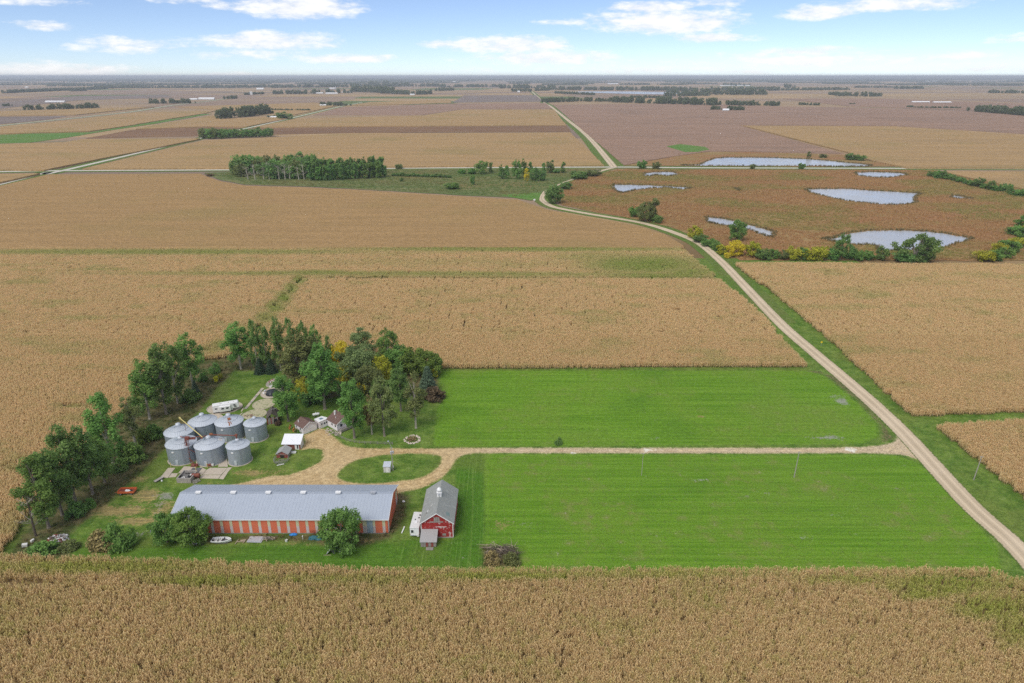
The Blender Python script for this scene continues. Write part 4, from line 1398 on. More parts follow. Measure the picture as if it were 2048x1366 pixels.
# road and wetland trees
for (k, u, b, tp, w, lf, lb) in [
        ('broad', 1108, 407, 370, 36, 'dark', 'dark green tree inside the bend of the gravel road'),
        ('small', 1131, 378, 364, 26, 'dark', 'low dark tree behind the tree in the road bend'),
        ('small', 1160, 358, 343, 34, 'mid', 'wide green bush tree by the road just before the crossroads'),
        ('small', 1184, 352, 337, 34, 'olive', 'yellowish bush tree nearest the crossroads'),
        ('small', 1148, 353, 341, 14, 'dark', 'small dark tree left of the bush trees by the crossroads'),
        ('small', 1285, 337.5, 321, 18, 'mid', 'green tree on the far road just right of the crossroads'),
        ('small', 1312, 337.5, 322, 16, 'olive', 'rounder paler tree on the far road right of the crossroads'),
        ('small', 1505, 338, 328, 12, 'olive', 'small tree on the far road below the long pond'),
        ('small', 1602, 338, 326, 13, 'mid', 'small tree on the far road near the right end of the long pond'),
        ('slim', 1617, 317, 303, 8, 'olive', 'thin tree behind the long pond'),
        ('small', 1646, 316, 308, 16, 'olive', 'low tree behind the long pond right of the thin one'),
        ('small', 1700, 320, 306, 22, 'dark', 'bushy tree at the field corner behind the long pond'),
        ('small', 1719, 321, 308, 20, 'mid', 'rounded tree right of the bushy field corner tree'),
        ('slim', 1308, 442, 395, 20, 'olive', 'tallest of three trees beside the curving road in the wetland'),
        ('broad', 1290, 443, 402, 32, 'olive', 'middle wide tree of three beside the curving road in the wetland'),
        ('small', 1270, 434, 410, 22, 'mid', 'smallest left tree of three beside the curving road in the wetland'),
        ('small', 1312, 446, 430, 22, 'dark', 'dark bush tree at the foot of the three wetland trees'),
        ('small', 1390, 476, 452, 28, 'lime', 'yellow green rounded tree between the road and the narrow pond'),
        ('broad', 1473, 482, 440, 34, 'mid', 'grey green tree standing before the narrow pond'),
        ('broad', 1471, 512, 481, 34, 'yellow', 'bright yellow tree at the wetland edge near the road'),
        ('small', 1453, 516, 505, 13, 'yellow', 'small yellow tree below the bright yellow one'),
        ('broad', 1505, 514, 483, 30, 'lime', 'lime yellow tree right of the bright yellow tree'),
        ('poplar', 1680, 520, 465, 26, 'dark', 'upright dark tree left of the near pond'),
        ('open', 1830, 522, 468, 84, 'dark', 'large spreading tree with open crown in front of the near pond'),
        ('small', 1808, 524, 503, 36, 'dark', 'dense dark bush under the left side of the spreading tree'),
        ('small', 1846, 524, 502, 30, 'dark', 'dense dark bush under the right side of the spreading tree')]:
    tree(k, u, b, tp, w, lb, lf, BARK)
G = 'shrubs along the near edge of the wetland'
lf = ['dark', 'mid', 'mid', 'lime', 'dark', 'mid', 'olive', 'lime', 'mid', 'lime', 'lime', 'mid', 'dark', 'mid', 'mid', 'dark']
CN = {'dark': 'dark green', 'mid': 'green', 'lime': 'yellow green', 'olive': 'olive'}
for i, u in enumerate((1402, 1416, 1430, 1443, 1526, 1545, 1566, 1584, 1602, 1619, 1638, 1662, 1698, 1715, 1733, 1762)):
    v = 519 if u > 1500 else 482 + (u - 1400) * .55
    tree('small', u, v + rng.uniform(-1, 2), v - rng.uniform(16, 32) * (.6 if u < 1500 else 1), rng.uniform(20, 30), '%s shrub, %s from the left in the row along the near wetland edge' % (CN[lf[i]], ORD[i]), lf[i], None, G, 'shrub')
G = 'hedge trees at the right end of the wetland'
for i, (u, v) in enumerate(sorted([(1970, 522), (1990, 521), (2008, 516), (2022, 506), (2036, 494), (2044, 480), (2030, 470), (2052, 466), (2012, 500), (1998, 508), (2047, 455), (2060, 445)], key=lambda q: -q[1])):
    tree('small', u, v, v - rng.uniform(16, 26), rng.uniform(26, 38), '%s hedge tree, %s from the bottom at the right end of the wetland' % ('green' if i % 3 else 'lime green', ORD[i]), 'mid' if i % 3 else 'lime', None, G, 'shrub')
G = 'hedge trees between the wetland and the upper right field'
for i, k in enumerate(np.linspace(0, 1, 17)):
    u = 1862 + k * 190
    v = 353 + k * 42 + rng.uniform(-2, 2)
    tree('small', u, v, v - rng.uniform(9, 19), rng.uniform(14, 26), '%s bushy tree, %s from the left in the hedge above the wetland' % ('green' if i % 2 else 'dark', ORD[i]), 'mid' if i % 2 else 'dark', None, G, 'shrub')

# wood and plantation beside the county road
G = 'natural wood beside the county road'
for i, u in enumerate(sorted(472 + k * 6 + rng.uniform(-4, 4) for k in range(26))):
    v = 351 + rng.uniform(-8, 8)
    tree('far', u, v, v - rng.uniform(26, 42), rng.uniform(22, 34), '%s leafy tree from the left in the natural wood by the county road' % ORD[i], ['dark', 'mid', 'olive'][i % 3], BARK_W, G)
for i in range(9):
    u = 500 + i * 14 + rng.uniform(-4, 4)
    tree('bare', u, 359, 326 + rng.uniform(-6, 6), 20, '%s bare white trunk from the left in the wood by the county road' % ORD[i], BARK_W, BARK_W, G)
G = 'slim poplars planted in rows beside the county road'
for i in range(44):
    k = (i % 22) / 21
    u = 622 + k * 144 + rng.uniform(-2.5, 2.5)
    v = (352 if i < 22 else 361) - k * 7 + rng.uniform(-1, 2)
    tree('slim', u, v, v - rng.uniform(28, 36), rng.uniform(10, 15), '%s slim poplar from the left in the %s row of the roadside plantation' % (ORD[i % 22], 'back' if i < 22 else 'front'), 'dark' if i % 3 else 'mid', BARK_D, G)
for (k, u, b, tp, w, lf, lb) in [
        ('far', 578, 352, 308, 22, 'mid', 'high green tree standing above the wood by the county road'), ('far', 632, 350, 309, 20, 'dark', 'high dark tree where wood and poplar plantation meet'),
        ('small', 797, 338, 328, 16, 'olive', 'small bush tree on the county road right of the plantation'),
        ('small', 420, 352, 346, 14, 'brown', 'low brown bush at the left tip of the scrubland'),
        ('small', 922, 348, 338, 16, 'mid', 'low green tree at the left end of the tree clusters in the scrub'), ('small', 944, 348, 336, 18, 'mid', 'second low green tree at the left of the scrub clusters'),
        ('far', 965, 348, 320, 24, 'mid', 'tall green tree in the left scrub cluster'), ('slim', 982, 346, 324, 8, 'dark', 'thin dark tree right of the tall scrub tree'),
        ('slim', 1003, 358, 330, 12, 'dark', 'narrow dark tree left of the main scrub cluster'), ('slim', 1014, 358, 331, 11, 'mid', 'narrow green tree next to the narrow dark scrub tree'),
        ('far', 1034, 358, 319, 18, 'mid', 'tallest tree of the main scrub cluster'), ('slim', 1047, 354, 318, 12, 'dark', 'tall thin dark tree in the main scrub cluster'),
        ('slim', 1053, 363, 337, 10, 'yellow', 'thin yellow tree in the main scrub cluster'), ('far', 1070, 362, 334, 18, 'dark', 'dark round tree in the main scrub cluster'),
        ('far', 1084, 362, 336, 18, 'dark', 'dark tree at the right end of the main scrub cluster'), ('slim', 1060, 356, 324, 11, 'mid', 'thin green tree behind the yellow scrub tree'),
        ('slim', 1087, 346, 325, 8, 'mid', 'thin tree behind the scrub clusters near the county road'), ('far', 1101, 346, 320, 18, 'olive', 'broad olive tree near the county road in the scrub'),
        ('small', 1112, 346, 337, 16, 'dark', 'low dark bush tree right of the broad olive scrub tree'), ('slim', 1127, 346, 323, 9, 'mid', 'lone thin tree right of the scrub clusters'),
        ('small', 946, 370, 350, 9, 'mid', 'small upright tree alone in the grassy scrub'), ('small', 905, 378, 363, 26, 'mid', 'wide low bush in the lower scrub'),
        ('small', 803, 363, 356, 8, 'dark', 'tiny dark bush in the grass of the scrub')]:
    tree(k, u, b, tp, w, lb, lf, BARK)
G = 'low hedge in the scrubland'
for i in range(15):
    u = 786 + i * 8 + rng.uniform(-2, 2)
    v = 352 + i * .25
    tree('small', u, v, v - rng.uniform(5, 8), rng.uniform(9, 13), '%s low dark bush from the left in the straight hedge of the scrubland' % ORD[i], 'dark', None, G, 'shrub')
# groves out in the fields
G = 'two groves in the fields beyond the county road'
for i in range(8):
    u = 410 + (i % 4) * 11 + rng.uniform(-3, 3)
    v = 277.5 - (i // 4) * 2.5
    tree('far', u, v, v - rng.uniform(17, 23), rng.uniform(15, 20), '%s tree from the left in the %s row of the left far grove' % (ORD[i % 4], 'back' if i > 3 else 'front'), 'mid' if i % 2 else 'olive', BARK_D, G)
for i in range(16):
    u = 458 + (i % 8) * 11.5 + rng.uniform(-3, 3)
    v = 276 - (i // 8) * 2.5 - (u - 458) * .03
    tree('far', u, v, v - rng.uniform(13, 19), rng.uniform(14, 19), '%s tree from the left in the %s row of the right far grove' % (ORD[i % 8], 'back' if i > 7 else 'front'), 'dark' if i % 2 else 'mid', BARK_D, G)
for (u, b, tp, w, lb) in [(565, 238, 223, 24, 'dark rounded tree beside the small far farmstead on the diagonal road'), (580, 238, 226, 12, 'smaller dark tree right of the rounded tree at the far farmstead')]:
    tree('far', u, b, tp, w, lb, 'dark', BARK_D)

# ------------------------------------------------------------------ building materials
GALV = plain('galvanised_wall', (0.36, 0.41, 0.455), .5, .16, .5, (0.26, 0.285, 0.31), .5, 0.25, .5)
GALVROOF = plain('galvanised_roof', (0.56, 0.60, 0.645), .45, .10, .7, (0.40, 0.43, 0.47), .5, 0.15, .5)
BARNROOF = plain('barn_roof_sheet', (0.40, 0.445, 0.51), .5, .12, .35, (0.33, 0.37, 0.43), .6, 0.1, .4)
ORANGE = plain('faded_orange_sheet', (0.66, 0.165, 0.085), .6, .16, .9, (0.50, 0.17, 0.10), .5, wave=('X', .3, .03))
WHITE = plain('white_paint', (0.80, 0.80, 0.79), .5, .07, 1.0)
WHITEROOF = plain('white_roof_sheet', (0.80, 0.81, 0.83), .45, .05, 1.0, wave=('X', .4, .03))
SIDING = plain('pale_siding', (0.77, 0.73, 0.74), .6, .05, 1.0)
OLDWHITE = plain('stained_white', (0.70, 0.69, 0.66), .6, .12, 1.0, (0.45, 0.42, 0.38), .5)
REDBOARD = plain('peeling_red_boards', (0.33, 0.030, 0.026), .8, .22, 1.1, (0.55, 0.42, 0.40), .9, thr=(.55, .62), fine=7, wave=('X', .25, .04))
REDWOOD = plain('weathered_red_wood', (0.25, 0.060, 0.045), .85, .35, 1.6, (0.24, 0.20, 0.18), .8, fine=8)
GREYWOOD = plain('weathered_grey_wood', (0.27, 0.245, 0.22), .9, .35, 1.8, (0.42, 0.38, 0.34), .6, fine=9)
SHINGLE = plain('grey_shingle', (0.285, 0.295, 0.275), .9, .16, .8, (0.35, 0.36, 0.34), .6, fine=5, bump=.03)
OLDSHINGLE = plain('pale_worn_shingle', (0.36, 0.37, 0.36), .9, .28, 1.2, (0.24, 0.235, 0.22), .7, fine=6)
BROWNROOF = plain('brown_shingle', (0.155, 0.095, 0.078), .9, .22, 1.2, (0.21, 0.145, 0.12), .5, fine=6, bump=.03)
DARK = plain('dark_glass', (0.025, 0.03, 0.035), .15, .1, 1, spec=.6)
DARKRUB = plain('black_rubber', (0.025, 0.025, 0.025), .8, .2, 3)
CONC = plain('old_concrete', (0.52, 0.45, 0.36), .9, .16, .8, (0.36, 0.31, 0.24), .8, fine=4)
CONCGREY = plain('grey_concrete', (0.34, 0.31, 0.28), .9, .22, 1.2, (0.46, 0.42, 0.38), .7, fine=5)
STONE = plain('field_stone', (0.50, 0.44, 0.36), .9, .5, 1.5, (0.30, 0.25, 0.21), .6)
RUST = plain('rusty_red_steel', (0.21, 0.065, 0.048), .75, .3, 1.5, (0.30, 0.12, 0.05), .6)
RUSTPATCH = plain('bright_rust', (0.30, 0.115, 0.045), .85, .4, 2, (0.20, 0.07, 0.035), .7)
YELLOW = plain('faded_yellow_paint', (0.66, 0.56, 0.22), .6, .15, 1.5, (0.50, 0.42, 0.20), .5)
WAGON = plain('orange_wagon_paint', (0.68, 0.16, 0.055), .55, .15, 1.3, (0.50, 0.17, 0.09), .5)
BLUETARP = plain('bright_blue_tarp', (0.03, 0.22, 0.58), .5, .2, 2)
TEALTARP = plain('teal_tarp', (0.03, 0.13, 0.16), .6, .35, 2)
BLACKTARP = plain('black_tarp', (0.028, 0.032, 0.037), .35, .3, 1.5, spec=.5)
TANK = plain('tank_white', (0.80, 0.80, 0.78), .35, .05, 1)
SILVER = plain('silver_sheet', (0.50, 0.52, 0.55), .4, .15, 1.5, metal=.3)
POLEWOOD = plain('grey_pole', (0.36, 0.33, 0.29), .9, .2, 2)
YSIGN = plain('yellow_sign', (0.80, 0.58, 0.03), .5, .05, 1)


def two_tone():
    m, t = newmat('stained_translucent_sheet')
    p = t.obj()
    s = t.n('ShaderNodeSeparateXYZ')
    t.put(s.inputs[0], p)
    nz = t.noise(p, .8, 3)
    low = t.mix(nz, (0.64, 0.55, 0.51), (0.52, 0.46, 0.46))
    up = t.mix(nz, (0.62, 0.58, 0.38), (0.54, 0.52, 0.34))
    f = t.rng(t.math('ADD', s.outputs[2], t.math('MULTIPLY', t.math('SUBTRACT', nz, .5), .5)), 2.3, 2.5)
    w = t.n('ShaderNodeTexWave', bands_direction='X')
    w.inputs['Scale'].default_value = 1.05
    t.put(w.inputs['Vector'], p)
    t.out(t.mix(f, low, up), .5, t.bump(w.outputs['Fac'], .6, .03), spec=.4)
    return m


CREAM = two_tone()
BLUEGREY = plain('blue_grey_sheet', (0.30, 0.38, 0.44), .5, .15, 1.0, (0.42, 0.45, 0.46), .6, wave=('X', .3, .03))

# ------------------------------------------------------------------ long barn with striped walls
x0, x1, y0, y1, EV = -91.4, -33.3, 152.8, 168.9, 4.67
RZ = hgt(781, 985.5, (y0 + y1) / 2)
LB = thing('pole_barn', 'long low barn with grey metal roof and orange and cream striped wall', 'barn', ((x0 + x1) / 2, y0, 0))
hx, W_ = (x1 - x0) / 2, y1 - y0
mb = MB()
pr = [(0, 0), (W_, 0), (W_, EV), (W_ / 2, RZ), (0, EV)]
mb.add([(-hx, a, b) for a, b in pr] + [(hx, a, b) for a, b in pr], [(0, 4, 3, 2, 1), (5, 6, 7, 8, 9), (0, 1, 6, 5), (1, 2, 7, 6), (4, 0, 5, 9)])
mb.build('wall', ORANGE, LB)
sl = (RZ - EV) / (W_ / 2)
mb = MB()
for s_ in (0, 1):
    ye, yr = (-.45, W_ / 2) if s_ == 0 else (W_ + .45, W_ / 2)
    ze = EV - .45 * sl + .08
    q = [(-hx - .35, ye, ze), (hx + .35, ye, ze), (hx + .35, yr, RZ + .08), (-hx - .35, yr, RZ + .08)]
    mb.slab(q if s_ == 0 else q[::-1], .09)
RF = mb.build('roof', BARNROOF, LB)
mb = MB()
n_ = 64
for i in range(n_ + 1):
    xx = -hx - .3 + (2 * hx + .6) * i / n_
    for s_ in (0, 1):
        ye, yr = (-.45, W_ / 2) if s_ == 0 else (W_ + .45, W_ / 2)
        ze = EV - .45 * sl + .085
        a, b = Vector((xx, ye, ze)), Vector((xx, yr, RZ + .085))
        mb.add([a + Vector((-.04, 0, 0)), a + Vector((0, 0, .028)), a + Vector((.04, 0, 0)), b + Vector((-.04, 0, 0)), b + Vector((0, 0, .028)), b + Vector((.04, 0, 0))],
               [(0, 1, 4, 3), (1, 2, 5, 4), (0, 2, 1), (3, 4, 5)])
o = mb.build('roof_seam', BARNROOF, RF)
o['kind'] = 'stuff'
MB().box((0, W_ / 2 - .0, RZ + .13), (2 * hx + .7, .5, .07)).build('ridge_cap', BARNROOF, RF)
MB().box((0, -.48, EV - .02), (2 * hx + .7, .06, .22)).build('fascia', WHITE, LB)
mb = MB()
for (a, za, b, zb) in ((-.45, EV - .1, W_ / 2, RZ), (W_ / 2, RZ, W_ + .45, EV - .1)):
    for xx in (-hx - .38, hx + .38):
        mb.add([(xx - .04, a, za - .12), (xx + .04, a, za - .12), (xx + .04, a, za + .14), (xx - .04, a, za + .14), (xx - .04, b, zb - .12), (xx + .04, b, zb - .12), (xx + .04, b, zb + .14), (xx - .04, b, zb + .14)],
               [(0, 1, 2, 3), (7, 6, 5, 4), (0, 4, 5, 1), (3, 2, 6, 7), (1, 5, 6, 2), (0, 3, 7, 4)])
mb.build('rake_trim', WHITE, LB)
cxp = x1 - (x0 + x1) / 2


def panel(ua, ub, mat, nm='panel', z0=.25, z1=EV - .14):
    xa, xb = cxp - (777 - ua) * .1343, cxp - (777 - ub) * .1343
    return MB().box(((xa + xb) / 2, -.035, (z0 + z1) / 2), (xb - xa - .03, .06, z1 - z0)).build(nm, mat, LB)


u = 429 + 18.97 * 15
k = 0
while u > 350:
    ua = max(u, 346)
    panel(ua, u + 13.0, ORANGE)
    if u - 6 > 346:
        panel(u - 5.97, u, CREAM)
    u -= 18.97
for ua, ub, mt, nm in ((726.6, 735, CREAM, 'panel'), (735, 747, BLUEGREY, 'door'), (747, 752, CREAM, 'panel'), (752, 766, ORANGE, 'panel'), (766, 772, CREAM, 'panel'), (772, 776.5, ORANGE, 'panel')):
    panel(ua, ub, mt, nm)
MB().box((0, -.02, .12), (2 * hx, .08, .24)).build('skirt_board', GREYWOOD, LB)
for ya, yb, mt in ((.15, 1.2, WHITE), (12.8, 14.8, CREAM)):
    MB().box((hx + .04, (ya + yb) / 2, 2.2), (.06, yb - ya, 4.2)).build('end_panel', mt, LB)
for i, uu in enumerate((396, 466, 536, 606, 676, 746)):
    px_, py_ = P(uu, 987.5, RZ + .1)
    v = MB()
    v.box((px_ - (x0 + x1) / 2, W_ / 2 - .35, RZ + .28), (1.25, .75, .42)).box((px_ - (x0 + x1) / 2, W_ / 2 - .35, RZ + .53), (1.5, .95, .08))
    v.build('ridge_vent', WHITE if i < 5 else SILVER, RF)


# ------------------------------------------------------------------ gabled buildings
def gable(root, w, l, eave, peak, wm, rm, oh=.3, th=.12, ooh=None, wname='wall', rname='roof', org=(0, 0, 0)):
    ox, oy, oz = org
    ooh = oh if ooh is None else ooh
    mb = MB()
    pr = [(0, 0), (w, 0), (w, eave), (w / 2, peak), (0, eave)]
    mb.add([(ox + a, oy, oz + b) for a, b in pr] + [(ox + a, oy + l, oz + b) for a, b in pr], [(0, 1, 2, 3, 4), (9, 8, 7, 6, 5), (0, 5, 6, 1), (1, 6, 7, 2), (0, 4, 9, 5)])
    wl = mb.build(wname, wm, root)
    s = (peak - eave) / (w / 2)
    mb = MB()
    zt = peak + .06
    ze = eave - oh * s + .06
    mb.slab([(ox - oh, oy - ooh, oz + ze), (ox + w / 2, oy - ooh, oz + zt), (ox + w / 2, oy + l + ooh, oz + zt), (ox - oh, oy + l + ooh, oz + ze)], th)
    mb.slab([(ox + w / 2, oy - ooh, oz + zt), (ox + w + oh, oy - ooh, oz + ze), (ox + w + oh, oy + l + ooh, oz + ze), (ox + w / 2, oy + l + ooh, oz + zt)], th)
    rf = mb.build(rname, rm, root)
    return wl, rf


def rake(root, w, eave, peak, mat, oh=.3, y=-.33, org=(0, 0, 0), t_=.18):
    s = (peak - eave) / (w / 2)
    mb = MB()
    for sg in (-1, 1):
        a = Vector((w / 2 + sg * (w / 2 + oh), y, eave - oh * s - .02))
        b = Vector((w / 2, y, peak - .02))
        a, b = a + Vector(org), b + Vector(org)
        d = Vector((0, .05, 0))
        z = Vector((0, 0, t_))
        mb.add([a - d - z * .5, a + d - z * .5, a + d + z * .7, a - d + z * .7, b - d - z * .5, b + d - z * .5, b + d + z * .7, b - d + z * .7],
               [(0, 3, 2, 1), (4, 5, 6, 7), (0, 1, 5, 4), (3, 7, 6, 2), (1, 2, 6, 5), (0, 4, 7, 3)])
    return mb.build('rake_trim', mat, root)


# red barn
a, b = P(843, 1075), P(907, 1075)
RB = thing('red_barn', 'tall narrow red barn with peeling paint and grey shingle roof', 'barn', (a[0], a[1], 0))
w, eave, peak, lb_ = b[0] - a[0], 4.75, 7.8, 15.6
wl, rf = gable(RB, w, lb_, eave, peak, REDBOARD, SHINGLE, .32)
rake(RB, w, eave, peak, WHITE, .32, -.36)
for xx in (.06, w - .06):
    MB().box((xx, -.03, eave / 2 - .1), (.22, .08, eave - .3)).build('corner_board', OLDWHITE, RB)
for xx in (.32, .84, 1.36):
    MB().box((w / 2 - 1.05 + xx + .2, -.05, 5.85 + .0), (.46, .07, 1.5 - abs(xx - .84) * .6)).build('loft_board', GREYWOOD, RB)
MB().box((w / 2 - 1.1 + 1.0, -.04, 5.0), (3.6, .06, .34)).build('loft_sill_board', GREYWOOD, RB)
MB().box((w * .66, -.04, 3.45), (2.4, .05, .14)).build('old_board', OLDWHITE, RB)
MB().box((w * .5, -.06, .12), (w, .16, .24)).build('foundation', CONCGREY, RB)
MB().box((w * .72, -.05, 1.0), (.9, .07, .7)).build('low_window', GREYWOOD, RB)
# streak of missing shingles
s = (peak - eave) / (w / 2)
for i, (xx, yy, L, wd) in enumerate([(1.0, 2.3, 1.5, .22), (1.5, 3.4, 1.2, .25), (2.0, 4.3, 1.3, .2), (2.4, 5.3, 1.2, .16), (1.25, 2.9, .6, .4)]):
    v = MB().box((0, 0, 0), (wd, L, .03), rz=-.45)
    m_ = Matrix.Translation((xx, yy, eave + xx * s + .09)) @ Matrix.Rotation(-math.atan(s), 4, 'Y')
    v.v = [tuple(m_ @ Vector(q)) for q in v.v]
    v.build('bare_roof_board', OLDWHITE if i % 2 else GREYWOOD, rf)
v = MB().box((0, 0, 0), (1.0, 1.4, .03))
m_ = Matrix.Translation((w - 1.5, 2.2, eave + 1.5 * s + .09)) @ Matrix.Rotation(math.atan(s), 4, 'Y')
v.v = [tuple(m_ @ Vector(q)) for q in v.v]
v.build('roof_patch', plain('greenish_patch', (0.20, 0.27, 0.26), .8, .3, 3), rf)
# cupola with its turning vent
yc = P(877, 990, peak)[1] - a[1]
cp = MB().box((w / 2, yc, peak + .35), (1.15, 1.15, 1.3)).box((w / 2, yc, peak + 1.05), (1.4, 1.4, .12)).build('cupola', WHITE, RB)
MB().box((w / 2, yc - .59, peak + .45), (.6, .05, .6)).build('louvre', SILVER, cp)
MB().lathe([(.28, peak + 1.1), (.28, peak + 1.35), (.62, peak + 1.4), (.70, peak + 1.75), (.5, peak + 2.15), (.16, peak + 2.4), (.05, peak + 2.6)], 12, (w / 2, yc), True).build('ventilator', WHITE, cp, True)
# lean-to shed in front of the barn
a2, b2 = P(841.5, 1094), P(872.5, 1094)
LT = thing('lean_to_shed', 'small weathered grey shed with sheet roof in front of the red barn', 'shed', (a2[0], a2[1], 0))
w2 = b2[0] - a2[0]
d2 = a[1] - a2[1] - .15
zf, zr = 1.75, 2.75
MB().add([(0, 0, 0), (w2, 0, 0), (w2, 0, zf), (0, 0, zf), (0, d2, 0), (w2, d2, 0), (w2, d2, zr), (0, d2, zr)], [(0, 1, 2, 3), (5, 4, 7, 6), (1, 5, 6, 2), (4, 0, 3, 7), (3, 2, 6, 7)]).build('wall', GREYWOOD, LT)
MB().slab([(-.2, -.3, zf - .02), (w2 + .2, -.3, zf - .02), (w2 + .2, d2, zr + .1), (-.2, d2, zr + .1)], .07).build('roof', plain('grey_lean_to_sheet', (0.36, 0.35, 0.34), .7, .22, 1, (.25, .24, .23), .6, wave=('X', .35, .03)), LT)
for i in range(6):
    MB().box((w2 * (i + .5) / 6, -.03, .85), (w2 / 6 - .06, .05, 1.5)).build('plank', REDWOOD if i in (2, 4) else GREYWOOD, LT)
MB().box((w2 * .6, -.75, .18), (1.9, .7, .12)).box((w2 * .6, -1.2, .08), (1.9, .35, .1)).build('step', GREYWOOD, LT)


def wheel(root, x, y, r=.36, w_=.24, axis='y', name='wheel'):
    v = MB()
    d = Vector((0, w_ / 2, 0)) if axis == 'y' else Vector((w_ / 2, 0, 0))
    c = Vector((x, y, r))
    v.tube([c - d, c + d], r, 12)
    o = v.build(name, DARKRUB, root)
    MB().tube([c - d * 1.08, c + d * 1.08], r * .5, 10).build('hub', SILVER, o)
    return o


# travel trailer parked beside the red barn
a3 = P(820.5, 1074)
CT = thing('travel_trailer', 'white travel trailer parked against the red barn', 'camper', (a3[0], a3[1], 0), -.035)
tw = 2.45
tl = P(832, 1022.5, 3.0)[1] - a3[1] - .3
MB().prism([(0, 0), (tw, 0), (tw, tl), (0, tl)], .55, 2.85).build('body', WHITE, CT)
MB().slab([(-.03, -.1, 2.97), (tw + .03, -.1, 2.97), (tw + .03, tl + .1, 2.97), (-.03, tl + .1, 2.97)], .12).build('roof', OLDWHITE, CT)
f_ = MB().box((.62, -.03, 1.85), (.75, .05, .95)).build('window', OLDWHITE, CT)
MB().box((.62, -.065, 1.85), (.6, .03, .8)).build('pane', DARK, f_)
for (xx, yy, sx_, sy_) in ((1.35, 2.6, .7, .8), (1.8, 4.4, .35, .35), (1.9, 5.6, .35, .35), (.9, 3.6, .25, .25)):
    MB().box((xx, yy, 3.06), (sx_, sy_, .18)).build('roof_vent', WHITE if sx_ > .5 else DARKRUB, CT)
for yy in (tl * .5, tl * .5 + .85):
    for xx in (.1, tw - .1):
        wheel(CT, xx, yy, axis='x')
MB().box((tw / 2, -.08, .62), (tw, .14, .16)).build('bumper', SILVER, CT)
v = MB().tube([(2.15, -.12, .75), (2.15, -.34, .75)], .36, 14)
v.build('spare_wheel_cover', OLDWHITE, CT)
for xx in (.15, 2.3):
    MB().box((xx, -.02, .95), (.12, .04, .2)).build('tail_lamp', plain('tail_red', (0.35, .02, .02), .3), CT)

# ------------------------------------------------------------------ grain bins
BINH = 5.87


def grain_bin(ul, ur, ap, fe, cx, label, ladder=True, door_az=-90):
    yf = P(cx, fe, BINH)[1]
    r = 3.5
    for _ in range(4):
        f = (yf + r) * CC - (BINH - H) * SS
        r = (ur - ul) * f / FPX / 2
    xc = ((ul + ur) / 2 - 1024) * f / FPX
    yc = yf + r
    top = hgt((ul + ur) / 2, ap, yc)
    o = thing('grain_bin', label, 'grain bin', (xc, yc, 0), 0, 'grain bins in the yard')
    prof = []
    z = 0.0
    while z < BINH - .01:
        prof += [(r - .10, z), (r - .10 + .035, z + .12)]
        z += .244
    prof += [(r - .1, BINH)]
    MB().lathe(prof, 56).build('wall', GALV, o, True)
    rise = top - .55 - BINH
    zz = lambda q: BINH + rise * (1 - q)
    rf = MB().lathe([(r + .12, BINH - .06), (r + .12, BINH), (r * .60, zz(.6)), (r * .60, zz(.6) + .09), (r * .16, zz(.16) + .07)], 56, (0, 0), True).build('roof', GALVROOF, o)
    n = 40
    mb = MB()
    for i in range(n):
        w_ = 2 * math.pi * i / n
        d, s_ = Vector((math.cos(w_), math.sin(w_), 0)), Vector((-math.sin(w_), math.cos(w_), 0)) * .035
        for (q0, q1, e) in ((1.02, .6, .0), (.6, .17, .09)):
            p0, p1 = d * (r * q0) + Vector((0, 0, zz(q0) + e)), d * (r * q1) + Vector((0, 0, zz(q1) + e))
            up = Vector((0, 0, .07))
            mb.add([p0 - s_, p0 + up, p0 + s_, p1 - s_, p1 + up, p1 + s_], [(0, 1, 4, 3), (1, 2, 5, 4), (0, 2, 1)])
    q = mb.build('roof_rib', GALV, rf)
    q['kind'] = 'stuff'
    mb = MB().lathe([(r * .605, zz(.6) - .02), (r * .605, zz(.6) + .075), (r * .59, zz(.6) + .10)], 40)
    mb.build('roof_ring', GALV, rf)
    MB().lathe([(r * .17, zz(.16)), (r * .17, top - .25), (r * .13, top - .1), (.05, top)], 20, (0, 0), True).build('filler_cap', GALVROOF, rf, True)
    # door, hatch and ladder on the wall
    def onwall(az, z, w2_, h2_, nm, mat, t_=.1):
        w_ = math.radians(az)
        return MB().box(((r - .05) * math.cos(w_), (r - .05) * math.sin(w_), z), (t_, w2_, h2_), rz=w_).build(nm, mat, o)
    onwall(door_az, 1.15, .8, 1.6, 'door', GALVROOF, .16)
    onwall(-100, 4.7, .75, .38, 'hatch', WHITE, .2)
    if ladder:
        w_ = math.radians(-62)
        mb = MB()
        c = Vector((math.cos(w_), math.sin(w_), 0)) * (r + .08)
        s_ = Vector((-math.sin(w_), math.cos(w_), 0)) * .2
        for sg in (-1, 1):
            mb.tube([c + s_ * sg, c + s_ * sg + Vector((0, 0, BINH))], .03, 4)
        for k in range(14):
            mb.tube([c - s_ + Vector((0, 0, .35 + k * .4)), c + s_ + Vector((0, 0, .35 + k * .4))], .02, 4)
        mb.build('ladder', GALV, o)
    MB().lathe([(r + .25, -.02), (r + .25, .06), (r - .2, .07)], 40).build('footing', CONC, o)
    return o, Vector((xc, yc, 0)), r, top, zz


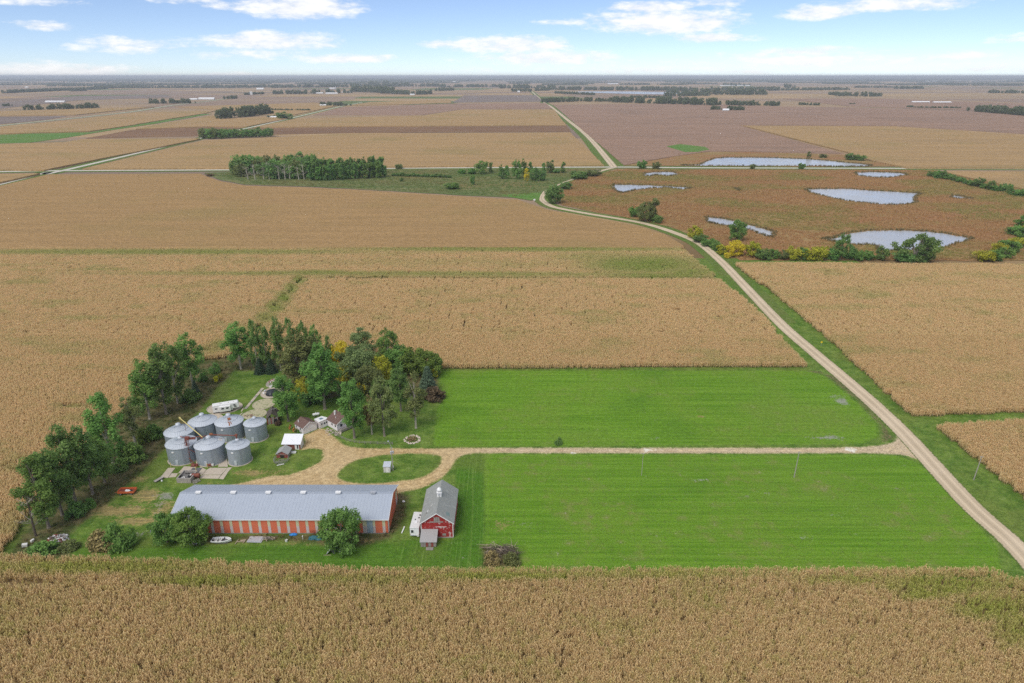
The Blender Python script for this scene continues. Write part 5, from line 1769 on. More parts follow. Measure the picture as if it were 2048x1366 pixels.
BINS = {}
for key, args in {
        'FL': (333, 391, 872, 899, 362, 'front left grain bin with a red frame standing at its right side'),
        'FM': (390, 447, 871, 901, 419, 'front middle grain bin, the one the red pipe and yellow tube start from'),
        'FR': (453, 498, 877, 900, 476, 'narrower front right grain bin with red fitting on its cap'),
        'BL': (330, 386, 846, 875, 357, 'leftmost rear grain bin half hidden behind the front left bin'),
        'BC': (378, 432, 826, 854, 405, 'rear grain bin second from the left, crossed by the yellow tube'),
        'BR': (431, 485, 827, 854.5, 458, 'rear grain bin with rust streaks running down its roof'),
        'BE': (488, 531, 833, 854.6, 510, 'narrower rear right grain bin nearest the wooden shed')}.items():
    BINS[key] = grain_bin(*args)
# rust on one roof
o, c, r, top, zz = BINS['BR']
rf = [q for q in o.children if q.name.startswith('roof')][0]


def on_roof(az, q, w_, L, nm, mat, h=.04, lift=.10):
    A = math.radians(az)
    sl_ = (zz(.5) - zz(1)) / (r * .5)
    v = MB().box((0, 0, 0), (L, w_, h))
    m_ = Matrix.Translation((r * q * math.cos(A), r * q * math.sin(A), zz(q) + lift)) @ Matrix.Rotation(A, 4, 'Z') @ Matrix.Rotation(math.atan(sl_), 4, 'Y')
    v.v = [tuple(m_ @ Vector(x)) for x in v.v]
    return v.build(nm, mat, rf)


on_roof(-62, .40, .9, .9, 'roof_hatch', RUSTPATCH, .35, .2)
on_roof(-66, .74, .34, 2.0, 'rust_streak', RUSTPATCH, .02, .06)
on_roof(-57, .70, .22, 1.5, 'rust_streak', RUSTPATCH, .02, .065)
on_roof(-72, .58, .18, 1.0, 'rust_streak', RUSTPATCH, .02, .10)
o, c, r, top, zz = BINS['FM']
rf = [q for q in o.children if q.name.startswith('roof')][0]
on_roof(20, .72, 1.1, 1.6, 'stained_panel', OLDWHITE, .03, .05)
on_roof(38, .80, .9, 1.0, 'stained_panel', plain('buff_stain', (.46, .42, .36), .7, .25, 1), .03, .06)

# red leg, pipes and yellow tube between the bins
cFM, cFR, cFL = BINS['FM'][1], BINS['FR'][1], BINS['FL'][1]
base = P(379, 925)
EL = thing('grain_elevator', 'rusty red grain leg and ladder frame between the two front left bins', 'elevator', (base[0], base[1], 0))
hx_ = 8.4
mb = MB()
for (xx, yy) in ((-.45, -.3), (.45, -.3), (-.45, .3), (.45, .3)):
    mb.tube([(xx * 1.5, yy * 1.5, 0), (xx + .4, yy, hx_)], .07, 5)
for k in range(8):
    z = .5 + k
    mb.tube([(-.6 + .05 * k, -.4, z), (.65, -.4, z + .5)], .045, 4)
    mb.tube([(.6, .4, z), (-.6 + .05 * k, .4, z + .5)], .045, 4)
mb.build('frame', RUST, EL)
hd = MB().box((.7, .1, hx_ + .35), (1.3, .9, .9)).box((2.1, .4, hx_ + .05), (2.0, .55, .4)).build('head', RUST, EL)
MB().box((.2, 0, 4.4), (.35, .3, 8.4)).build('leg_casing', RUST, EL)
mb = MB()
pf = Vector((cFL.x, cFL.y, BINS['FL'][3] - .1)) - Vector((base[0], base[1], 0))
mb.tube([(.5, .1, hx_ + .3), pf], .12, 6)
pf = Vector((cFM.x, cFM.y, BINS['FM'][3] - .1)) - Vector((base[0], base[1], 0))
mb.tube([(1.2, .1, hx_ + .5), pf], .12, 6)
mb.tube([(-.2, -.3, 2.4), (1.6, -.6, .4)], .12, 6)
mb.tube([(.4, -.2, 5.2), (3.0, .9, 2.6)], .1, 6)
mb.build('spout', RUST, EL)
PP = thing('red_grain_pipe', 'long level red pipe running from the front middle bin to the front right bin', 'pipe', (cFM.x, cFM.y, 0))
zt = BINS['FM'][3] + .15
e = cFR - cFM
mb = MB().tube([(0.3, .3, zt), (e.x, e.y, BINS['FR'][3] + 1.05)], .15, 8)
mb.build('tube', RUST, PP)
MB().tube([(e.x, e.y, BINS['FR'][3] + 1.2), (e.x, e.y, BINS['FR'][3] - .2)], .2, 8).box((e.x, e.y - .1, BINS['FR'][3] + 1.2), (.7, .6, .7)).build('drop_head', RUST, PP)
MB().box((.9, .4, zt + .1), (1.0, .55, .5)).build('motor', RUSTPATCH, PP)
ya = P(404.5, 873, 8.9)
yb = P(359.5, 836, 10.2)
AU = thing('yellow_auger', 'long yellow auger tube slanting across the rear grain bins', 'auger', (ya[0], ya[1], 0))
dv = Vector((yb[0] - ya[0], yb[1] - ya[1], 0))
MB().tube([(0.2, -.2, 8.7), (dv.x, dv.y, 10.2)], .14, 8).build('tube', YELLOW, AU)
MB().box((dv.x, dv.y, 10.15), (.55, .5, .6), rz=-.9).build('hood', YELLOW, AU)
MB().box((-.1, -.3, 8.6), (.5, .45, .5)).build('motor', RUST, AU)
mb = MB().tube([(dv.x * .8, dv.y * .8, 9.8), (dv.x * .8, dv.y * .8, .0)], .06, 5)
mb.build('support', RUST, AU)
for (u_, v_, lb_) in ((388, 932, 'red fan unit on the ground between the two front left bins'), (420, 931, 'rusty unloading unit with white cap at the foot of the front middle bin')):
    q = P(u_, v_)
    o = thing('bin_fan', lb_, 'machine', (q[0], q[1], 0))
    MB().tube([(-.5, -.3, .55), (.6, -.3, .55)], .5, 12).build('drum', RUST, o)
    MB().box((1.0, -.2, .5), (.8, .7, .7)).box((0, -.3, 1.1), (.6, .4, .2)).build('housing', OLDWHITE if u_ > 400 else RUST, o)
    MB().box((.1, -.3, .08), (1.8, .9, .12)).build('skid', RUST, o)
for (u_, v_, lb_) in ((342, 934, 'short yellow post at the left foot of the front left bin'), (415, 936, 'short yellow post before the front middle bin'), (394.5, 950, 'yellowish post standing beside the concrete pit')):
    q = P(u_, v_)
    L = 1.5 if u_ != 394.5 else 2.8
    o = thing('guard_post', lb_, 'post', (q[0], q[1], 0))
    MB().tube([(0, 0, -.1), (-.1 if u_ > 390 and u_ < 400 else 0, 0, L)], .1, 8).build('pipe', YELLOW, o)
    MB().lathe([(.12, L - .02), (.12, L + .05), (.02, L + .1)], 8, (0, 0), True).build('cap', YELLOW, o)

# ------------------------------------------------------------------ concrete
AP = thing('concrete_apron', None, None, (*P(400, 945), 0))
struct(AP)
o0 = P(400, 945)


def slab_px(pts, name='slab', mat=CONC, z=.11, par=None, org=None):
    q = toP(pts) - np.array(org if org is not None else o0)
    c = q.mean(0)
    q = c + (q - c) * .985
    return MB().prism([tuple(p) for p in q], -.05, z).build(name, mat, par or AP)


slab_px([(320, 956), (336.5, 936), (351, 936), (343, 946), (336, 956)])
slab_px([(337, 955.5), (343.5, 947), (356, 947), (352, 954)])
slab_px([(356, 947), (368, 933), (391, 934), (389, 939), (372, 944)])
slab_px([(391.5, 940), (402, 934), (413, 940), (404, 950), (397, 950)])
slab_px([(413.5, 940), (420, 936), (455, 936), (448, 944), (443, 949.5), (404.5, 950)])
slab_px([(402, 951), (442.5, 950.3), (437, 957.8), (400, 957)])
slab_px([(443.5, 950.3), (448.5, 944.3), (455.5, 935.5), (464.5, 934.5), (455, 946), (453, 950)])
slab_px([(438, 957.8), (443, 950.6), (452.6, 950.6), (446.6, 959)])
slab_px([(436, 934), (446, 905), (453, 905), (456, 934)], z=.09)
pad_mats = [CONC, plain('mossy_concrete', (0.47, 0.43, 0.28), .9, .2, .9, (0.22, 0.25, 0.11), .85, fine=4, thr=(.52, .62))]


def round_pad(u, v, rx, ry, mat, tilt=0):
    c = P(u, v)
    ex = P(u + rx, v)[0] - c[0]
    ey = (P(u, v - ry)[1] - P(u, v + ry)[1]) / 2
    pts = []
    for k in range(40):
        w_ = 2 * math.pi * k / 40
        q = (ex * math.cos(w_), ey * math.sin(w_))
        pts.append((q[0] * math.cos(tilt) - q[1] * math.sin(tilt), q[0] * math.sin(tilt) + q[1] * math.cos(tilt)))
    o = MB().prism(pts, -.05, .12).build('concrete_pad', mat)
    o.location = (c[0], c[1], 0)
    rim_ = MB()
    for k in range(40):
        a_, b_ = pts[k], pts[(k + 1) % 40]
        rim_.add([(a_[0], a_[1], .12), (b_[0], b_[1], .12), (b_[0], b_[1], .2), (a_[0], a_[1], .2), (a_[0] * .955, a_[1] * .955, .12), (b_[0] * .955, b_[1] * .955, .12), (b_[0] * .955, b_[1] * .955, .2), (a_[0] * .955, a_[1] * .955, .2)],
                 [(0, 1, 2, 3), (5, 4, 7, 6), (3, 2, 6, 7)])
    rim_.build('rim', CONC, o)
    return struct(o)


round_pad(449.6, 815.6, 34, 12.2, CONC, .16)
round_pad(545, 785.7, 22.5, 11, CONC)
round_pad(528, 808.5, 22, 10.6, pad_mats[1], .05)
round_pad(510, 829, 22.5, 10.4, pad_mats[1], .08)
round_pad(547, 766, 13.5, 9, CONCGREY)
round_pad(420, 838, 26, 10, CONC)
WKo = P(509, 796)
WK = thing('concrete_walk', None, None, (*WKo, 0))
struct(WK)
for k in range(11):
    f0, f1 = k / 11, (k + .93) / 11
    ua, va, ub, vb = 491 + 35 * f0, 817.5 - 41.5 * f0, 491 + 35 * f1, 817.5 - 41.5 * f1
    slab_px([(ua - 2.7, va), (ua + 3, va), (ub + 3, vb), (ub - 2.7, vb)], 'slab', CONC if k % 3 else CONCGREY, .1, WK, WKo)
for (a_, b_) in (((487, 816), (483, 823)), ((485, 826), (479, 831)), ((490, 826), (484, 832))):
    slab_px([(a_[0] - 1.2, a_[1]), (a_[0] + 1.2, a_[1]), (b_[0] + 1.2, b_[1]), (b_[0] - 1.2, b_[1])], 'slab', CONC, .1, WK, WKo)

# old concrete pit with scrap on it
q = P(354, 966)
q2 = P(385, 968)
PT = thing('concrete_pit', 'low walled grey concrete pit with scrap on its floor in front of the bins', 'pit', (q[0], q[1], 0), -.03)
pw, pd, ph = 4.4, 4.2, 1.6
for (c_, d_) in (((pw / 2, .15, ph / 2), (pw, .3, ph)), ((.15, pd / 2 + .3, ph / 2), (.3, pd - .0, ph)), ((pw - .15, pd / 2 + .3, ph / 2), (.3, pd, ph)), ((pw / 2, pd + .45, ph / 2), (pw, .3, ph))):
    MB().box(c_, d_).build('wall', CONCGREY, PT)
MB().box((pw / 2, pd / 2 + .3, ph * .62), (pw - .62, pd - .02, .2)).build('floor', plain('dark_concrete', (.17, .165, .16), .95, .3, 1.5, (.26, .25, .24), .6), PT)
MB().box((pw * .55, pd + 2.4, .16), (3.0, 3.6, .12)).build('grate', plain('dark_grate', (.13, .13, .135), .8, .35, 3), PT)
MB().slab([(pw * .2, pd * .75, ph + .05), (pw * .9, pd * .75, ph + .05), (pw * .95, pd + 1.0, .35), (pw * .25, pd + 1.0, .35)], .1).build('ramp_board', GREYWOOD, PT)
for (u_, v_, r_, lb_) in ((361, 951.5, .6, 'dark tyre lying on the left of the concrete pit'), (379, 950.5, .6, 'dark tyre lying on the right of the concrete pit')):
    t_ = P(u_, v_, ph)
    o = thing('old_tyre', lb_, 'tyre', (t_[0], t_[1], ph * .72), 0, 'tyres on the concrete pit')
    MB().lathe([(r_ * .55, 0), (r_ * .95, .02), (r_, .15), (r_ * .95, .3), (r_ * .55, .32), (r_ * .5, .16), (r_ * .55, 0)], 16).build('tread', DARKRUB, o)
t_ = P(366, 957, ph * .7)
o = thing('pale_drum', 'pale round bucket lying at the front of the concrete pit', 'bucket', (t_[0], t_[1], ph * .72))
MB().lathe([(.5, 0), (.6, .3), (.55, .3), (.45, .05)], 14).build('shell', OLDWHITE, o)
t_ = P(392, 958)
o = thing('rusty_tank', 'rusty red tank lying at the right side of the concrete pit', 'tank', (t_[0], t_[1], 0), .05)
MB().tube([(-1.1, .3, 1.15), (1.1, .3, 1.15)], .62, 14).build('shell', RUST, o)
for xx in (-.7, .7):
    MB().box((xx, .3, .3), (.2, 1.0, .6)).build('cradle', RUST, o)
MB().box((-1.35, .2, 1.2), (.5, .7, .8)).build('end_box', OLDWHITE, o)
for i, (u_, v_) in enumerate(((390, 966), (396, 963))):
    t_ = P(u_, v_)
    o = thing('pallet', ('grey wooden pallet leaning beneath the rusty tank', 'second grey pallet leaning right of the rusty tank')[i], 'pallet', (t_[0], t_[1], 0), .4 + i * .5, 'pallets by the concrete pit')
    for k in range(5):
        MB().box((0, -.5 + .25 * k, .25 + .1 * k), (1.2, .14, .04), rx=.35).build('slat', GREYWOOD, o)
    MB().box((-.5, 0, .4), (.1, 1.1, .08), rx=.35).box((.5, 0, .4), (.1, 1.1, .08), rx=.35).build('runner', GREYWOOD, o)
t_ = P(318, 961)
o = thing('loading_ramp', 'narrow grey plank ramp on the grass left of the concrete slabs', 'ramp', (t_[0], t_[1], 0), -.62)
MB().box((0, 0, .5), (1.05, 2.8, .12), rx=.12).build('deck', CONCGREY, o)
MB().box((0, .9, .25), (.9, .2, .6)).box((0, -.9, .2), (.9, .2, .35)).build('trestle', GREYWOOD, o)
t_ = P(324, 963)
o = thing('white_jug', 'small white jug beside the plank ramp', 'jug', (t_[0], t_[1], 0))
MB().lathe([(.2, 0), (.26, .1), (.26, .4), (.1, .55), (.08, .62)], 10, (0, 0), True).build('body', WHITE, o)

# ------------------------------------------------------------------ farmhouse
A_ = P(607.5, 869)
B_ = P(634.7, 858)
e1 = (B_ - A_) / np.linalg.norm(B_ - A_)
rot = math.atan2(e1[1], e1[0])
FH = thing('farmhouse', 'low white farmhouse with brown roofs, garage wing and flat link', 'house', (A_[0], A_[1], 0), rot)


def loc(u, v, z=0.0):
    d = P(u, v, z) - A_
    return Vector((d[0] * math.cos(rot) + d[1] * math.sin(rot), -d[0] * math.sin(rot) + d[1] * math.cos(rot), z))


gw = float(np.linalg.norm(B_ - A_))
gl = loc(583.7, 848.3, 2.45).y
gable(FH, gw, gl, 2.45, 3.9, SIDING, BROWNROOF, .25)
rake(FH, gw, 2.45, 3.9, WHITE, .25, -.28)
MB().box((gw * .27, -.04, 1.1), (gw * .38, .08, 2.1)).build('garage_door', WHITE, FH)
MB().box((gw * .72, -.04, 1.1), (gw * .38, .08, 2.1)).build('garage_door', WHITE, FH)
f_ = MB().box((-.04, gl * .32, 1.55), (.07, .9, .9)).build('window', WHITE, FH)
MB().box((-.085, gl * .32, 1.55), (.03, .7, .7)).build('pane', DARK, f_)
f_ = MB().box((-.04, gl * .8, 1.55), (.07, .7, .9)).build('window', WHITE, FH)
MB().box((-.085, gl * .8, 1.55), (.03, .5, .7)).build('pane', DARK, f_)
r1, r2, r3, r4 = loc(638, 844.2, 2.75), loc(658, 835.8, 2.75), loc(643.5, 832, 2.95), loc(628, 838, 2.95)
MB().slab([r1, r2, r3, r4], .16).build('link_roof', WHITE, FH)
cn = (r1 + r2 + r3 + r4) / 4
k1 = [cn + (p - cn) * .32 for p in (r1, r2, r3, r4)]
MB().slab([p + Vector((0, 0, .08)) for p in k1], .06).build('skylight', plain('skylight_glass', (.16, .24, .30), .2, .15, 2), FH)
iw = [cn + (p - cn) * .94 for p in (r1, r2, r3, r4)]
MB().prism([(p.x, p.y) for p in iw], 0, 2.6).build('link_wall', SIDING, FH)
fa, fb = iw[0], iw[1]
an = math.atan2(fb.y - fa.y, fb.x - fa.x)
nv = Vector((math.sin(an), -math.cos(an), 0))
for (k, wd, hh_, zc, nm) in ((.52, .9, 2.0, 1.0, 'door'), (.22, .7, .7, 1.6, 'window'), (.76, .95, 1.0, 1.5, 'window')):
    p = fa.lerp(fb, k) + nv * .03
    f_ = MB().box((p.x, p.y, zc), (wd, .07, hh_), rz=an).build(nm, WHITE, FH)
    p2 = p + nv * .045
    MB().box((p2.x, p2.y, zc + (.45 if nm == 'door' else 0)), (wd * .72, .03, hh_ * (.35 if nm == 'door' else .72)), rz=an).build('pane', DARK, f_)
m0 = loc(675, 862.4)
mw, ml, me_, mp = 7.6, loc(658.4, 836, 2.7).y - m0.y, 2.75, 4.7
gable(FH, mw, ml, me_, mp, SIDING, BROWNROOF, .3, org=(m0.x, m0.y, 0))
rake(FH, mw, me_, mp, WHITE, .3, -.33, org=(m0.x, m0.y, 0))
for (k, z_) in ((.22, 1.7), (.62, 1.7)):
    f_ = MB().box((m0.x + mw * k, m0.y - .04, z_), (1.1, .07, 1.2)).build('window', WHITE, FH)
    MB().box((m0.x + mw * k, m0.y - .085, z_), (.85, .03, .95)).build('pane', DARK, f_)
for k in (.16, .5):
    f_ = MB().box((m0.x - .04, m0.y + ml * k, 1.7), (.07, .9, 1.0)).build('window', WHITE, FH)
    MB().box((m0.x - .085, m0.y + ml * k, 1.7), (.03, .7, .8)).build('pane', DARK, f_)
MB().box((m0.x + mw * .45, m0.y - 1.1, .35), (mw * .85, 2.0, .18)).box((m0.x + mw * .45, m0.y - 2.05, .75), (mw * .85, .08, .7)).build('deck', GREYWOOD, FH)
MB().box((m0.x + mw * .32, m0.y + ml * .75, 4.5), (.5, .5, 1.9)).build('chimney', WHITE, FH)
MB().tube([(m0.x + mw * .2, m0.y + ml * .45, 3.4), (m0.x + mw * .2, m0.y + ml * .45, 4.1)], .12, 8).build('vent_pipe', WHITE, FH)
MB().tube([(gw * .18, gl * .8, 2.8), (gw * .18, gl * .8, 3.6)], .2, 8).build('vent_pipe', WHITE, FH)
# propane tank
q = P(632.5, 833)
PTK = thing('propane_tank', 'white propane tank on the lawn behind the flat house link', 'tank', (q[0], q[1], 0), .35)
MB().tube([(-1.28, 0, .95), (-1.15, 0, .95), (-.95, 0, .95), (.95, 0, .95), (1.15, 0, .95), (1.28, 0, .95)], [.12, .38, .5, .5, .38, .12], 14).build('shell', TANK, PTK, True)
MB().lathe([(.18, 1.4), (.18, 1.6), (.05, 1.68)], 10, (0, 0), True).build('dome', TANK, PTK)
for xx in (-.7, .7):
    MB().box((xx, 0, .25), (.18, .7, .5)).build('leg', CONCGREY, PTK)
# stones of the front garden
mb = MB()
for i in range(60):
    q = P(650 + rng.uniform(0, 32), 859 + rng.uniform(-2, 12)) - P(668, 866)
    s_ = rng.uniform(.15, .45)
    mb.blob((q[0], q[1], s_ * .3), (s_, s_ * .8, s_ * .5), .3, 6, 4)
o = mb.build('rock_garden', STONE)
o.location = (*P(668, 866), 0)
tag(o, 'scattered pale garden rocks between the drive and the house', 'rocks')
for i in range(5):
    q = P(581 + i * 3.5, 858 + i * 2.4 + rng.uniform(-1, 1))
    o = tree('scrub', 581 + i * 4, 858 + i * 2.6, 850 + i * 2.6, 7, ('rust coloured bush at the far end of the garage side wall', 'small green bush second along the garage side wall', 'small rusty bush in the middle of the garage side wall', 'olive bush fourth along the garage side wall', 'green bush at the near corner of the garage')[i], ('rust', 'mid', 'rust', 'olive', 'mid')[i], None, 'bushes along the garage wall', 'bush')

# shed with white roof
fl, fr = P(566, 899), P(601.5, 899)
WS = thing('white_roof_shed', 'brick red shed with a bright white metal roof by the drive', 'shed', (fl[0], fl[1], 0))
ww = fr[0] - fl[0]
zf = hgt(585, 888.5, fl[1] - .35)
zb = zf + 1.5
yb_ = P(585, 868, zb)[1] - fl[1] - .3
BRICKRED = plain('dull_red_wall', (0.25, 0.095, 0.075), .85, .2, 1.5, (.32, .16, .13), .5)
MB().add([(0, 0, 0), (ww, 0, 0), (ww, 0, zf), (0, 0, zf), (0, yb_, 0), (ww, yb_, 0), (ww, yb_, zb), (0, yb_, zb)], [(0, 1, 2, 3), (5, 4, 7, 6), (1, 5, 6, 2), (4, 0, 3, 7), (3, 2, 6, 7)]).build('wall', BRICKRED, WS)
MB().add([(ww + .03, .1, 0), (ww + .03, yb_ - .1, 0), (ww + .03, yb_ - .1, zb - .05), (ww + .03, .1, zf + .0), (ww + .0, .1, 0), (ww + .0, yb_ - .1, 0), (ww + .0, yb_ - .1, zb - .05), (ww, .1, zf)], [(0, 1, 2, 3), (0, 3, 7, 4), (1, 5, 6, 2)]).build('side_wall', OLDWHITE, WS)
MB().slab([(-.25, -.4, zf - .02), (ww + .25, -.4, zf - .02), (ww + .25, yb_ + .3, zb + .12), (-.25, yb_ + .3, zb + .12)], .1).build('roof', WHITEROOF, WS)
d_ = MB().box((ww * .80, -.04, 1.0), (1.3, .07, 2.0)).build('door', WHITE, WS)
MB().box((ww * .84, -.085, 1.1), (.45, .03, 1.5)).build('pane', DARK, d_)
# hen house with a little wire run
c1, c2 = P(553.5, 916), P(577, 917.5)
dvec = P(572.5, 890, 2.5) - P(564.6, 902.6, 2.5)
ra = math.atan2(dvec[1], dvec[0]) - math.pi / 2
HC = thing('chicken_coop', 'tiny coop with worn grey roof and faded red gable', 'shed', (c1[0], c1[1], 0), ra * .75)
cw = float(np.linalg.norm(c2 - c1)) * .93
cl_ = float(np.linalg.norm(dvec)) * .95
gable(HC, cw, cl_, 1.5, 2.55, REDWOOD, OLDSHINGLE, .22)
MB().box((cw * .5, -.04, .55), (1.3, .06, 1.0)).build('opening', plain('dark_opening', (.03, .025, .02), .9), HC)  # wall is closed: near-black panel paints the unlit inside of the coop
MB().box((cw * .5, -.06, 1.25), (cw * .9, .05, .14)).build('lintel', GREYWOOD, HC)
for k in range(4):
    MB().box((cw + .03, cl_ * (k + .5) / 4, .75), (.05, cl_ / 4 - .06, 1.4)).build('plank', GREYWOOD, HC)
ctr = P(563, 921)
RN = thing('wire_run', 'rounded wire fence run in front of the tiny coop', 'fence', (ctr[0], ctr[1], 0))
ring = [(2.25 * math.cos(w_), -.3 + 2.2 * math.sin(w_)) for w_ in np.linspace(math.radians(150), math.radians(390), 15)]
for p in ring:
    MB().tube([(p[0], p[1], -.05), (p[0], p[1], 1.15)], .05, 5).build('post', GREYWOOD, RN)
mb = MB()
for z in (.3, .6, .9, 1.12):
    mb.tube([(p[0], p[1], z) for p in ring], .022, 4)
mb.build('wire', SILVER, RN)
q = P(563, 924)
mb = MB()
for i in range(26):
    a_ = Vector((rng.uniform(-1.6, 1.6), rng.uniform(-1.2, 1.2), .1))
    mb.tube([a_, a_ + Vector((rng.uniform(-1, 1), rng.uniform(-1, 1), rng.uniform(0, .7)))], .05, 4)
o = mb.build('stick_pile', GREYWOOD)
o.location = (q[0], q[1], 0)
tag(o, 'tangle of grey sticks inside the wire run', 'sticks')
q = P(587.5, 906)
o = thing('white_tub', 'white bathtub shaped trough beside the white roofed shed', 'trough', (q[0], q[1], 0), .15)
MB().slab([(-.75, -.4, .55), (.75, -.4, .55), (.75, .4, .55), (-.75, .4, .55)], .5).build('shell', WHITE, o)
MB().box((0, 0, .575), (1.25, .6, .02)).build('water', SILVER, o)
q = P(561, 930)
o = thing('white_plank', 'white board lying in the grass before the wire run', 'board', (q[0], q[1], 0), .45)
MB().box((0, 0, .12), (2.2, .35, .1)).build('board', OLDWHITE, o)
MB().box((.5, .1, .05), (.3, .3, .1)).build('block', OLDWHITE, o)

# ruined wooden shed behind the tree
q = P(536, 849)
OS = thing('ruined_shed', 'collapsing old red wood shed with dark sloping roof', 'shed', (q[0], q[1], 0), .25)
mb = MB()
for i in range(9):
    h_ = 2.6 + .25 * math.sin(i * 1.7)
    MB().box((i * .42, 0, h_ / 2), (.38, .1, h_), ry=.03 * math.sin(i)).build('plank', REDWOOD if i % 3 == 0 else GREYWOOD, OS)
MB().box((3.6, 2.5, 1.2), (.12, 5, 2.4)).build('side_wall', REDWOOD, OS)
MB().slab([(-.4, -.3, 2.2), (1.6, -.3, 4.2), (1.6, 5.5, 4.4), (-.4, 5.5, 2.5)], .12).slab([(1.6, -.3, 4.2), (4.0, -.2, 2.6), (4.0, 5.2, 2.4), (1.6, 5.5, 4.4)], .12).build('roof', plain('dark_rotten_roof', (.10, .085, .075), .95, .35, 1.5, (.2, .16, .13), .6), OS)
MB().box((.6, 2.5, 1.2), (.12, 5, 2.4)).build('side_wall', GREYWOOD, OS)
for i in range(4):
    MB().tube([(2.4 + .25 * i, 4.6, 3.4), (1.6 + .5 * i, 2.6 + .3 * i, 4.5)], .07, 5).build('rafter', WHITE, OS)
MB().box((2.7, -.08, 1.0), (1.1, .08, 2.0)).build('doorway_shade_panel', plain('painted_doorway_shade', (.02, .02, .02), .9), OS)  # black panel over the planks, interior darkness put into its colour
for i, (u_, v_, lb_, lf_) in enumerate(((528, 850, 'red leaved bush at the left corner of the ruined shed', 'rust'), (557, 850, 'low reddish bush right of the ruined shed', 'purple'))):
    tree('scrub', u_, v_, v_ - 9, 12, lb_, lf_, None, None, 'bush')

# camper on its round pad
a4, b4 = P(427, 829), P(478.5, 820.5)
FW = thing('fifth_wheel_camper', 'long white camper with slide out on a round concrete pad', 'camper', (a4[0], a4[1], .12), math.atan2(b4[1] - a4[1], b4[0] - a4[0]) - .02)
L = float(np.linalg.norm(b4 - a4)) * 1.02
sp = [(0, .55), (L * .74, .55), (L * .76, 1.25), (L - .1, 1.35), (L, 1.7), (L - .05, 2.9), (L - .35, 3.25), (0, 3.1)]
mb = MB()
n = len(sp)
mb.add([(a_, 0, b_) for a_, b_ in sp] + [(a_, 2.5, b_) for a_, b_ in sp], [tuple(range(n)), tuple(range(n, 2 * n))[::-1]] + [(i, n + i, n + (i + 1) % n, (i + 1) % n) for i in range(n)])
mb.build('body', WHITE, FW)
so_ = MB().box((L * .46, -.4, 1.7), (L * .42, .8, 1.9)).build('slide_out', WHITE, FW)
for xx in (L * .35, L * .40, L * .53, L * .58):
    MB().box((xx, -.83, 2.0), (.42, .05, .55)).build('pane', DARK, so_)
for (xx, z_, w_) in ((L * .13, 1.95, .85), (L * .83, 2.5, .8), (L * .86, 1.9, .8)):
    f_ = MB().box((xx, -.02, z_), (w_ + .15, .06, .6)).build('window', WHITE, FW)
    MB().box((xx, -.06, z_), (w_, .03, .45)).build('pane', DARK, f_)
MB().box((L * .37, 1.25, .45), (L * .74, 2.3, .25)).build('chassis', DARKRUB, FW)
for xx in (L * .5, L * .5 + .95):
    for yy in (.15, 2.35):
        wheel(FW, xx, yy, .38)
for xx, sx_ in ((L * .3, .7), (L * .6, .5), (L * .8, .5)):
    MB().box((xx, 1.3, 3.3), (sx_, .6, .18)).build('roof_vent', OLDWHITE, FW)
for xx in (L * .8, L * .9):
    MB().tube([(xx, .4, 0), (xx, .4, 1.3)], .06, 5).build('jack_leg', SILVER, FW)
MB().box((L * .7, -.01, 2.45), (1.6, .03, .06)).box((L * .25, -.01, 1.1), (2.6, .03, .05)).build('trim_stripe', SILVER, FW)

# dark tarped mound, white barrels, rubble
q = P(545, 788)
TM = thing('tarped_mound', 'glossy black tarp stretched over a mound on a round pad', 'tarp', (q[0], q[1], .12))
mb = MB()
prof = [(2.5, 0), (2.45, .5), (2.1, 1.15), (1.3, 1.6), (.5, 1.78), (.05, 1.8)]
mb.lathe(prof, 18, (0, 0), True)
mb.v = [(x * (1 + .06 * math.sin(5 * math.atan2(y, x))), y * (1 + .05 * math.sin(7 * math.atan2(y, x))), z * (1 + .05 * math.sin(3 * x))) for x, y, z in mb.v]
mb.build('tarp', BLACKTARP, TM)
MB().lathe([(2.56, .0), (2.6, .08), (2.5, .16)], 18).build('hem', DARKRUB, TM)
for (u_, v_, lb_) in ((528, 788.5, 'white sack slumped beside the black tarped mound'), (530.5, 784, 'grey white bundle behind the white sack by the tarped mound')):
    q = P(u_, v_)
    o = thing('sack', lb_, 'sack', (q[0], q[1], .12))
    MB().blob((0, 0, .3), (.5, .4, .4), .2, 8, 5).build('bag', WHITE if u_ < 530 else SILVER, o, True)
    MB().blob((.1, 0, .68), (.16, .14, .14), .2, 6, 4).build('neck', OLDWHITE, o)


def heap(name, label, cat, u, v, rx, ry, hh_, mats, n, plank=.5, sz=(.15, .5)):
    c = P(u, v)
    o = thing(name, label, cat, (c[0], c[1], 0))
    bs = [(MB(), m_) for m_ in mats]
    for i in range(n):
        a_, q_ = rng.uniform(0, 6.28), rng.uniform(0, 1) ** .6
        x_, y_ = rx * q_ * math.cos(a_), ry * q_ * math.sin(a_)
        z_ = hh_ * (1 - q_ * q_) * rng.uniform(.5, 1)
        s_ = rng.uniform(*sz)
        b_ = bs[i % len(bs)][0]
        if rng.random() < plank:
            b_.box((x_, y_, z_ + .1), (s_ * 3.2, s_ * .35, s_ * .25), rz=rng.uniform(0, 3.1), ry=rng.uniform(-.4, .4))
        else:
            b_.blob((x_, y_, z_ + s_ * .2), (s_, s_ * rng.uniform(.6, 1), s_ * .7), .35, 6, 4)
    for b_, m_ in bs:
        b_.build('debris', m_, o)
    return o


